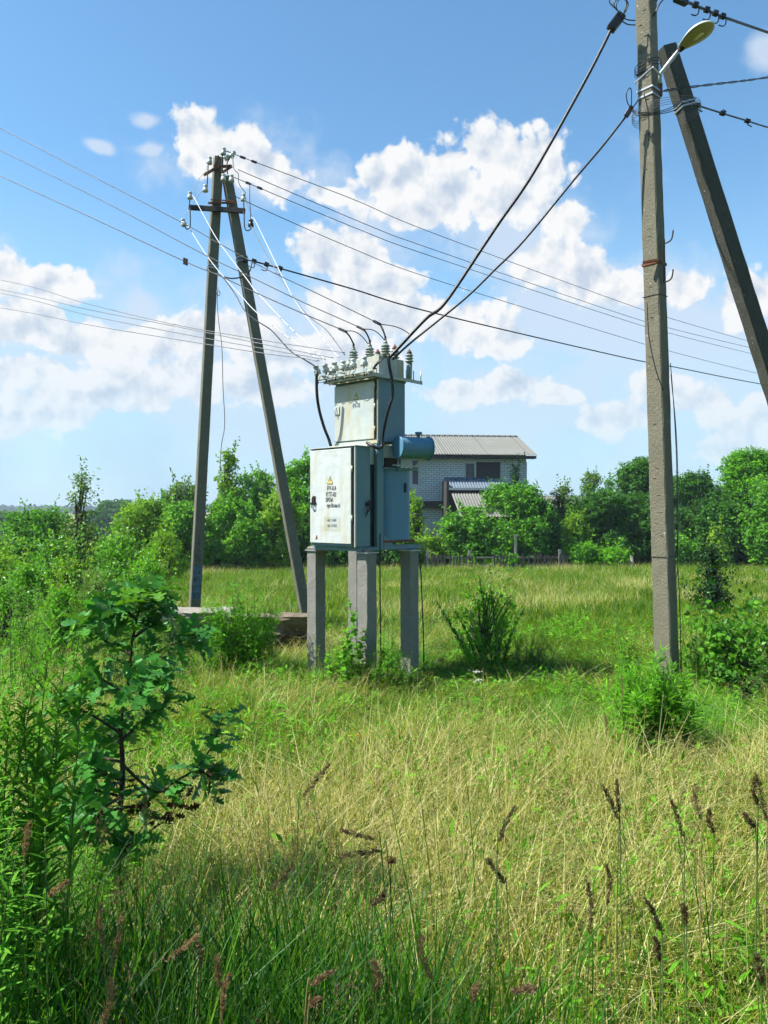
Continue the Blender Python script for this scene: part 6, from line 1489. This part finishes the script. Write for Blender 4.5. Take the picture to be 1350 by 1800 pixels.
def build_plants():
    rr = random.Random(21)
    # goldenrod clump before the slab
    st = [(355 + 142 * rr.random() ** 1.0, 0) for _ in range(46)]; st = [(x, 1014 + 30 * abs(x - 420) / 60 + rr.uniform(-10, 60)) for x, _ in st]
    herb('weed_clump', 'dense clump of tall bright green weeds in front of the broken slab', 'weeds', 428, 9.8, st, 0.13, T_LANCE2, 'leaf_fresh', 100, 50, base_r=0.38, ang=1.0, s0=0.05)
    # clump round the right pole foot
    st = []
    for _ in range(80): x = rr.gauss(1152, 38); st.append((x, 1136 + abs(x - 1160) * 0.7 + 170 * rr.random() ** 1.3))
    herb('weed_clump', 'bright green clump of long leaved weeds around the foot of the right pole', 'weeds', 1150, 6.4, st, 0.15, T_LANCEW, 'leaf_fresh', 50, 51, base_r=0.34, ang=0.75, s0=0.08, wob=0.04)
    st = [(1100 + rr.uniform(-22, 24), 1085 + rr.uniform(0, 90)) for _ in range(9)]
    herb('weed', 'thin leafy weed standing just left of the right pole, above the clump', 'weeds', 1112, 9.6, st, 0.06, T_ROUND, 'leaf_yel', 40, 52, base_r=0.2, r=0.005)
    # shrub in the middle: spiky dark arching branches with a bright clump inside
    st0 = [(768, 1058), (800, 1075), (842, 1010), (850, 1040), (905, 1045), (922, 1070), (886, 1085), (820, 1095), (862, 1030), (790, 1100), (900, 1105)]
    st = st0
    tree('shrub', 'loose leafy shrub in mid meadow right of the substation, round the arching branches', 862, 10.5, 1035, 120, 'leaf_fresh', seed=153, cat='shrub', shape='round', leafsize=0.055, clump=0.12, dens=0.5, gapf=0.45)
    herb('shrub', 'few long arching dark leaved branches spreading out of the mid meadow shrub', 'shrub', 862, 10.3, st, 0.055, T_ROUND, 'leaf_mid', 70, 53, base_r=0.12, stem_m='bark', r=0.010, ang=0.8, droop=0.0, wob=0.16)
    st = [(835 + rr.uniform(-30, 55), 1085 + rr.uniform(-22, 60)) for _ in range(12)]
    herb('weed_clump', 'bright green weeds growing through the foot of the spiky shrub', 'weeds', 850, 9.8, st, 0.10, T_LANCE2, 'leaf_fresh', 40, 54, base_r=0.28)
    # right edge bush with big round leaves
    st = [(1190 + 200 * rr.random(), 0) for _ in range(34)]; st = [(x, 1085 + rr.uniform(-15, 90) + 0.004 * (x - 1290) ** 2) for x, _ in st] + [(1345, 1060), (1240, 1058), (1306, 1075)]
    tree('shrub', 'shrub of rounded shiny leaves at the right edge, beside the right pole', 1300, 8.9, 1092, 190, 'leaf_mid', seed=155, cat='shrub', shape='dome', leafsize=0.075, clump=0.14, dens=1.2, gapf=0.2)
    for tp in ((1345, 1055), (1240, 1062), (1306, 1072)): herb('shoot', {1345: 'tall leafy shoot above the edge shrub, cut by the right edge', 1240: 'leafy shoot above the left side of the right edge shrub', 1306: 'leafy shoot above the middle of the right edge shrub'}[tp[0]], 'shrub', tp[0], 8.9, [tp, (tp[0] + 14, tp[1] + 25)], 0.06, T_ROUND, 'leaf_fresh', 34, tp[0], base_r=0.08)
    herb('shrub', 'low dark leafy shrub under the right edge shrub', 'shrub', 1335, 8.3, [(1290 + rr.uniform(-40, 80), 1145 + rr.uniform(0, 60)) for _ in range(18)], 0.075, T_ROUND, 'leaf_dark', 40, 56, base_r=0.45, stem_m='bark', r=0.008, ang=1.0)
    # between the legs
    st = [(600, 1120), (612, 1050), (625, 1075), (590, 1140), (640, 1105), (576, 1150), (605, 1095)]
    herb('weed', 'light green leafy weed climbing between the left and middle concrete legs', 'weeds', 622, 8.9, st, 0.08, T_ROUND, 'leaf_fresh', 60, 57, base_r=0.2)
    st = [(690, 1065), (676, 1075), (700, 1110), (665, 1125), (684, 1100), (655, 1140), (705, 1150)]
    herb('weed', 'darker leafy weed between the middle and right concrete legs', 'weeds', 680, 8.9, st, 0.10, T_LANCE2, 'leaf_mid', 70, 58, base_r=0.2)
    herb('weed', 'pale narrow leaved weed at the foot of the leftmost leg', 'weeds', 562, 9.1, [(548 + rr.uniform(-6, 36), 1120 + rr.uniform(-10, 40)) for _ in range(9)], 0.07, T_LANCE, 'leaf_grey', 26, 59, base_r=0.12)
    # tall dark weeds at the left edge, close to the camera and in shade
    Y = 2.7
    st = [(92, 1088), (148, 1148), (122, 1112), (60, 1170), (-20, 1110), (40, 1230), (-60, 1180), (105, 1270), (20, 1190), (0, 1150), (75, 1130), (-30, 1250)]
    herb('tall_weed', 'tall dark narrow leaved weeds in shade at the left edge, close to the camera', 'weeds', 20, Y, st, 0.115, T_LANCEW, 'leaf_mid', 120, 60, base_r=0.16, r=0.005, ang=0.8, droop=0.12, s0=0.25)
    st = [(-10 + rr.uniform(-60, 90), 1430 + rr.uniform(-60, 160)) for _ in range(14)]
    herb('tall_weed', 'darker lower weeds at the left edge below the tall ones', 'weeds', 10, 2.35, st, 0.10, T_LANCEW, 'leaf_mid', 50, 61, base_r=0.25, r=0.004, ang=0.9, droop=0.25)
    st = [(120 + rr.uniform(-60, 140), 1440 + rr.uniform(-60, 90)) for _ in range(14)]
    herb('tall_weed', 'low tangled weeds round the foot of the oak sapling', 'weeds', 150, 3.5, st, 0.08, T_LANCE2, 'leaf_mid', 50, 62, base_r=0.3, r=0.004)
    # green ferny patches, left middle ground
    for i, (px, Y, x0, x1, y0, y1, lf, lb) in enumerate(((60, 9.5, 0, 130, 1040, 1110, 'leaf_fresh', 'patch of fresh green weeds at the left edge behind the tall dark weeds'), (255, 10.5, 195, 300, 1035, 1110, 'leaf_mid', 'leafy green weeds left of the broken slab'), (130, 12.5, 80, 190, 1010, 1075, 'leaf_yel', 'yellow green weeds in the left middle of the meadow'),
                                                    (1330, 13, 1290, 1400, 1075, 1110, 'leaf_fresh', 'light green weeds at the right edge in the middle distance'), (1210, 9.8, 1190, 1240, 1120, 1160, 'leaf_fresh', 'small weeds right of the right pole foot'))):
        herb('weed_clump', lb, 'weeds', px, Y, [(rr.uniform(x0, x1), rr.uniform(y0, y1)) for _ in range(24)], 0.07, T_LANCE2, lf, 40, 70 + i, base_r=0.4)
    for i, (px, Y, x0, x1, y0, y1, L_, lf, lb) in enumerate(((655, 9.0, 590, 730, 1120, 1180, .08, 'leaf_fresh', 'low green weeds spread under the substation legs'), (930, 10.5, 900, 975, 1100, 1150, .06, 'leaf_grey', 'thin grey green weeds right of the spiky shrub'),
            (1225, 9.2, 1195, 1265, 1090, 1170, .08, 'leaf_mid', 'dark leafy weeds between the right pole and the edge shrub'), (1110, 8.2, 1080, 1140, 1110, 1190, .08, 'leaf_fresh', 'upright weeds left of the right pole base'), (30, 8, -20, 100, 1010, 1090, .08, 'leaf_fresh', 'tall fresh weeds at the left edge in the middle distance'),
            (180, 8.5, 120, 250, 1000, 1080, .08, 'leaf_mid', 'leafy weeds rising behind the oak sapling'), (300, 9.5, 255, 345, 1070, 1130, .09, 'leaf_dark', 'broad leaved dark weeds between the oak and the slab'))):
        herb('weed_clump', lb, 'weeds', px, Y, [(rr.uniform(x0, x1), rr.uniform(y0, y1)) for _ in range(20)], L_, T_LANCE2, lf, 60, 80 + i, base_r=0.4)
    # oak sapling
    Y = 3.75; rng = np.random.default_rng(5); OAK_Y = Y; x = P(212, 0, Y).x; g = gzf(x, Y)
    t = thing('oak_sapling', 'oak sapling with large lobed leaves in the left foreground, one branch reaching right', 'sapling', (x, Y, g))
    b = MB(); out = []
    def O(px, py, dy=0): return P(px, py, Y + dy)
    trunk = smooth_path([Vector((x, Y, g - .05)), O(208, 1480), O(216, 1360), O(212, 1270), O(226, 1200), O(232, 1130), O(248, 1060)], 5)
    b.tube(trunk, [0.017 * (1 - 0.75 * i / (len(trunk) - 1)) for i in range(len(trunk))], 7)
    br = [[O(216, 1345), O(272, 1392, -.05), O(310, 1372, -.1), O(345, 1350, -.1), O(372, 1312, -.12), O(392, 1262, -.12)], [O(214, 1300), O(240, 1275, .1), O(275, 1248, .1), O(300, 1222, .12)],
          [O(213, 1290), O(170, 1262, -.1), O(130, 1242, -.15), O(105, 1232, -.15)], [O(216, 1340), O(170, 1330, .15), O(125, 1320, .2), O(92, 1335, .2)], [O(212, 1400), O(160, 1390, -.1), O(110, 1410, -.2)],
          [O(222, 1220), O(180, 1195, .1), O(150, 1190, .15)], [O(228, 1170), O(270, 1150, -.1), O(310, 1130, -.12), O(350, 1120, -.12)], [O(230, 1150), O(190, 1130, .1), O(160, 1105, .1), O(142, 1098, .1)],
          [O(236, 1120), O(270, 1095, .1), O(292, 1072, .1)], [O(240, 1090), O(215, 1070, -.1), O(185, 1090, -.12)], [O(216, 1420), O(255, 1412, .1), O(285, 1385, .15)], [O(214, 1310), O(190, 1290, .25), O(165, 1300, .3)], [O(220, 1240), O(250, 1215, -.2), O(262, 1190, -.25)],
          [O(345, 1350, -.1), O(365, 1362, -.1), O(385, 1372, -.1)], [O(248, 1060), O(262, 1045), O(276, 1035)], [O(213, 1370), O(180, 1360, -.2), O(150, 1345, -.25)], [O(226, 1190), O(262, 1180, .15), O(290, 1185, .2)],
          [O(211, 1440), O(170, 1430, -.15), O(130, 1455, -.25)], [O(210, 1450), O(235, 1470, -.2), O(215, 1500, -.3)], [O(211, 1420), O(150, 1440, .2), O(100, 1460, .25)], [O(212, 1400), O(185, 1420, -.3), O(160, 1450, -.35)]]
    tips = []
    for q in br:
        pts = smooth_path(q, 5); b.tube(pts, [0.008 * (1 - 0.7 * i / (len(pts) - 1)) for i in range(len(pts))], 6)
        out.append(leaves_on(pts, 7 + 2 * len(q), 0.125, T_OAK, rng, 0.25, 1.05, 0.12, 0.1)); tips.append(pts[-1])
        for m in range(1, len(q)):                        # rosettes of leaves at the shoot ends
            c = Vector(q[m]); n = 6 if m < len(q) - 1 else 10
            a = rng.random(n) * 6.283; ax = np.stack([np.cos(a), np.sin(a), rng.uniform(-.35, .45, n)], -1); nr = unit(np.array([0, 0, 1.0]) + rng.normal(0, .45, (n, 3)))
            out.append(scatter(T_OAK, np.array(c)[None] + rng.normal(0, .035, (n, 3)), unit(ax), nr, rng.uniform(.075, .135, n), None, rng))
    out.append(leaves_on(trunk, 55, 0.12, T_OAK, rng, 0.25, 1.1, 0.1, 0.1))
    b.build('stem', M['bark'], t, world=True, fix=False); leaf_obj('foliage', out, M['leaf_oak'], t)
    yg = []
    for px, py, n, s in ((262, 1048, 6, .15), (225, 1085, 5, .14), (185, 1095, 4, .15), (145, 1095, 3, .15), (140, 1250, 8, .12), (170, 1280, 6, .11), (215, 1250, 4, .11), (340, 1125, 3, .14), (120, 1330, 5, .11), (285, 1042, 3, .15), (240, 1130, 4, .12), (110, 1225, 4, .12), (262, 1100, 4, .13)):
        c = np.array(O(px, py, -.08)); a = rng.random(n) * 6.283; ax = np.stack([np.cos(a), np.sin(a), rng.uniform(-.1, .7, n)], -1)
        yg.append(scatter(T_OAK, c[None] + rng.normal(0, .03, (n, 3)), unit(ax), unit(np.array([-.4, -.2, 1.0]) + rng.normal(0, .4, (n, 3))), rng.uniform(s * .8, s * 1.1, n), None, rng))
    o = leaf_obj('young_leaves', yg, M['leaf_oakyoung'], t); o['label'] = 'lighter yellow green young leaves at the shoot tips'
    dd = []
    for px, py in ((250, 1415), (275, 1425), (290, 1440), (325, 1425), (330, 1395), (262, 1440), (225, 1370)):
        c = np.array(O(px, py, -.05)); n = 4; a = rng.random(n) * 6.283; ax = np.stack([np.cos(a), np.sin(a), rng.uniform(-1, .2, n)], -1); dd.append(scatter(T_OAK, c[None] + rng.normal(0, .025, (n, 3)), unit(ax), unit(rng.normal(0, 1, (n, 3))), rng.uniform(.06, .09, n), None, rng))
    o = leaf_obj('dead_leaves', dd, M['leaf_dead'], t); o['label'] = 'dry brown leaves on the lowest twigs'
build_plants()

# ------------------------------------------------------------------ seed head stalks and flowers
def seed_stalk(label, tip, down, Y, L, wid, m_, seed, group='tall grass stalks with seed heads', curve=0.0):
    """tip: photo pixel of the head's end; down: pixel at the head's lower end; the stem goes on to the ground"""
    rng = np.random.default_rng(seed); a = P(tip[0], tip[1], Y); c = P(down[0], down[1], Y + 0.02); d = (c - a).normalized()
    x = c.x + d.x * 0.15 + (0.02 if d.x > 0 else -0.02); g = gzf(x, Y); base = Vector((x, Y + 0.05, g))
    t = thing('grass_stalk', label, 'grass stalk', base, 0, group); b = MB()
    stem = smooth_path([base, base.lerp(c, 0.5) + Vector((0.02 * (-1 if d.x > 0 else 1), 0, 0)), c + (c - a) * 0.15, c, a.lerp(c, 0.5) + Vector((curve, 0, 0)), a], 5)
    b.tube(stem, [0.0024 - 0.0012 * i / (len(stem) - 1) for i in range(len(stem))], 5); b.build('stem', M['stem_dry'] if m_ == 'seed' else M['stem_green'], t, world=True, fix=False)
    hl = smooth_path([c, a.lerp(c, 0.5) + Vector((curve, 0, 0)), a], 8); n = 300; k = len(hl) - 1; s = rng.random(n); q = np.array([list(v) for v in hl]); f = s * k; i = np.minimum(f.astype(int), k - 1); p = q[i] * (1 - (f - i)[:, None]) + q[i + 1] * (f - i)[:, None]
    rad = wid * (np.sin(math.pi * np.clip(0.06 + 0.9 * s, 0, 1)) ** 0.6) * (0.75 + 0.4 * np.sin(s * 17 + seed)); dirn = unit(rng.normal(0, 1, (n, 3))); p = p + dirn * (rad * np.sqrt(rng.random(n)) * 0.9)[:, None]
    tg = unit(np.array(a - c)[None]); ax = unit(tg * 1.2 + dirn * 0.8 + rng.normal(0, .2, (n, 3))); V = scatter(T_QUAD, p, ax, unit(rng.normal(0, 1, (n, 3))), rng.uniform(.008, .014, n), None, rng, np.full(n, .45))
    leaf_obj('seed_head', [V], M[m_], t); return t
def flower(label, px, py, Y, kind, seed, h=0.4):
    rng = np.random.default_rng(seed); p = P(px, py, Y); g = gzf(p.x, Y); t = thing('wild_flower', label, 'flower', (p.x, Y, g)); b = MB()
    b.tube([(p.x, Y, g), (p.x + .01, Y, (g + p.z) / 2), tuple(p)], [0.004, 0.003, 0.002], 5)
    n = 26 if kind == 'w' else 34; sp = 0.035 if kind == 'w' else 0.045
    q = np.array(p)[None] + rng.normal(0, 1, (n, 3)) * np.array([sp, sp * .7, 0.012 if kind == 'w' else 0.03])
    for v in q[::3]: b.tube([tuple(p - Vector((0, 0, .05))), tuple(v)], 0.0012, 4)
    b.build('stem', M['stem_green'], t, world=True, fix=False)
    leaf_obj('petals', [scatter(T_ROUND, q, unit(rng.normal(0, 1, (n, 3)) * [1, 1, .2]), unit(rng.normal(0, .3, (n, 3)) + [0, -.2, 1]), rng.uniform(.014, .024, n), None, rng)], M['petal_white' if kind == 'w' else 'petal_yellow'], t)
def build_stalks():
    S = [((212, 1608), (196, 1695), 2.3, 'seed', 'reddish seed head left of its taller twin near the bottom left'), ((178, 1590), (182, 1660), 2.3, 'seed', 'slim reddish seed head nearest the bottom left corner group'), ((195, 1722), (180, 1800), 2.0, 'seed', 'long seed head rising from the bottom edge at the left'),
         ((52, 1445), (44, 1505), 2.5, 'seed', 'pale fluffy seed head among the dark weeds at the left edge'), ((118, 1550), (82, 1580), 2.4, 'seed', 'slanting fluffy seed head among the dark left weeds'), ((346, 1645), (292, 1690), 2.3, 'seed', 'bent seed head arching to the right near the bottom left'),
         ((348, 1660), (352, 1700), 2.3, 'seed', 'short upright seed head beside the bent one'), ((382, 1682), (388, 1735), 2.1, 'seed', 'upright seed head at the bottom, left of the blurred stalks'), ((402, 1715), (392, 1780), 2.0, 'seed', 'thick seed head at the bottom, between the upright one and the centre'),
         ((578, 1345), (532, 1400), 2.9, 'seed_dark', 'dark slanting dock stalk tip at the centre left'), ((601, 1460), (660, 1476), 2.6, 'seed_dark', 'upper of two dark horizontal seed heads in the centre'), ((600, 1505), (670, 1495), 2.6, 'seed_dark', 'lower of two dark horizontal seed heads in the centre'),
         ((515, 1520), (475, 1565), 2.7, 'seed_dark', 'dark seed head slanting up right of the left grass'), ((692, 1512), (688, 1516), 2.6, 'seed_dark', 'tiny dark round seed head in the centre'), ((742, 1645), (757, 1720), 2.0, 'seed', 'broad pinkish seed head at the bottom centre'),
         ((655, 1690), (660, 1745), 2.0, 'seed', 'brownish seed head at the bottom, left of the broad pinkish one'), ((585, 1708), (546, 1732), 2.1, 'seed', 'pale slanting seed head low at the bottom centre left'), ((560, 1758), (545, 1765), 2.0, 'seed', 'small pale seed head at the bottom centre left'),
         ((905, 1420), (878, 1480), 2.5, 'seed_dark', 'tall curved dark seed head right of the centre'), ((855, 1510), (886, 1552), 2.6, 'seed_dark', 'dark seed head leaning down right below the curved one'), ((672, 1572), (652, 1590), 2.4, 'seed_dark', 'small slanting dark seed head below the centre'),
         ((840, 1730), (832, 1760), 2.0, 'seed', 'orange brown seed head at the bottom right of centre'), ((1032, 1550), (1036, 1640), 2.4, 'seed_dark', 'long straight dark seed head in the right half'), ((1066, 1520), (1068, 1590), 2.5, 'seed_dark', 'second straight dark seed head, right of the long one'),
         ((1058, 1380), (1086, 1440), 2.8, 'seed_dark', 'left one of a V shaped pair of dark heads at the right'), ((1085, 1372), (1088, 1428), 2.8, 'seed_dark', 'right one of a V shaped pair of dark heads at the right'), ((1134, 1580), (1160, 1636), 2.3, 'seed_dark', 'bent dark seed head leaning over at the right'),
         ((1180, 1408), (1200, 1470), 2.7, 'seed_dark', 'thin dark leaning head between the V pair and the right edge'), ((1248, 1425), (1254, 1465), 2.7, 'seed_dark', 'short dark seed head near the right edge'), ((1330, 1362), (1346, 1440), 2.6, 'seed', 'pale fluffy seed head cut by the right edge'),
         ((1310, 1432), (1326, 1455), 2.6, 'seed_dark', 'small dark head just left of the pale one at the right edge'), ((1328, 1368), (1332, 1415), 2.6, 'seed_dark', 'dark head in front of the pale one at the right edge'), ((1222, 1380), (1232, 1440), 2.8, 'seed', 'tan seed head left of the right edge group'),
         ((1200, 1590), (1206, 1625), 2.4, 'seed_dark', 'small dark head standing low in the right half'), ((1152, 1650), (1160, 1690), 2.1, 'seed_dark', 'thick dark head low in the right half, above the corner'), ((1330, 1680), (1338, 1730), 2.0, 'seed_dark', 'dark head in the bottom right corner'),
         ((905, 1742), (945, 1736), 2.0, 'seed', 'flat lying seed head at the bottom, right of the centre'), ((1095, 1190), (1092, 1234), 6.0, 'seed', 'straight tan spike beside the weeds at the right pole'), ((1064, 1258), (1066, 1292), 5.6, 'seed', 'second straight tan spike left of the right pole weeds')]
    for i, (a, b, Y, m_, lb) in enumerate(S): seed_stalk(lb, a, b, Y, 0, (0.012 if Y < 4 else 0.014) * random.Random(i * 7 + 1).uniform(0.65, 1.35), m_, 200 + i, curve=random.Random(i).uniform(-.012, .012))
    for i, (px, py, Y, k, lb) in enumerate(((836, 1180, 9.2, 'w', 'white flower head, upper one of a pair beside the spiky shrub'), (841, 1196, 9.0, 'w', 'white flower head, lower and larger one of the pair by the spiky shrub'), (752, 1205, 9.3, 'w', 'small white flower head right of the dark concrete leg'), (877, 1222, 8.6, 'w', 'single small white flower right of the white pair'),
                                        (636, 1290, 6.6, 'y', 'cluster of small yellow flowers in the middle of the meadow'), (628, 1296, 6.5, 'y', 'tiny yellow flowers just left of the yellow cluster'))): flower(lb, px, py, Y, k, 300 + i)
build_stalks()

# ------------------------------------------------------------------ air
def build_haze():
    b = MB(); b.bb(-1010, 1010, -1010, 1010, -9.0, 14.0)
    m = bpy.data.materials.new('thin summer haze'); m.use_nodes = True; t = NT(m.node_tree); t.n.clear()
    out = t.new('ShaderNodeOutputMaterial'); v = t.new('ShaderNodeVolumePrincipled'); v.inputs['Color'].default_value = (0.72, 0.84, 1.0, 1); v.inputs['Density'].default_value = HAZE_D; v.inputs['Anisotropy'].default_value = 0.2
    t.l.new(v.outputs[0], out.inputs['Volume']); o = b.build('haze', m); tag(o, kind='stuff', label='thin bluish summer haze that fades the distant wood')
HAZE_D = 0.0005
if HAZE_D: build_haze()
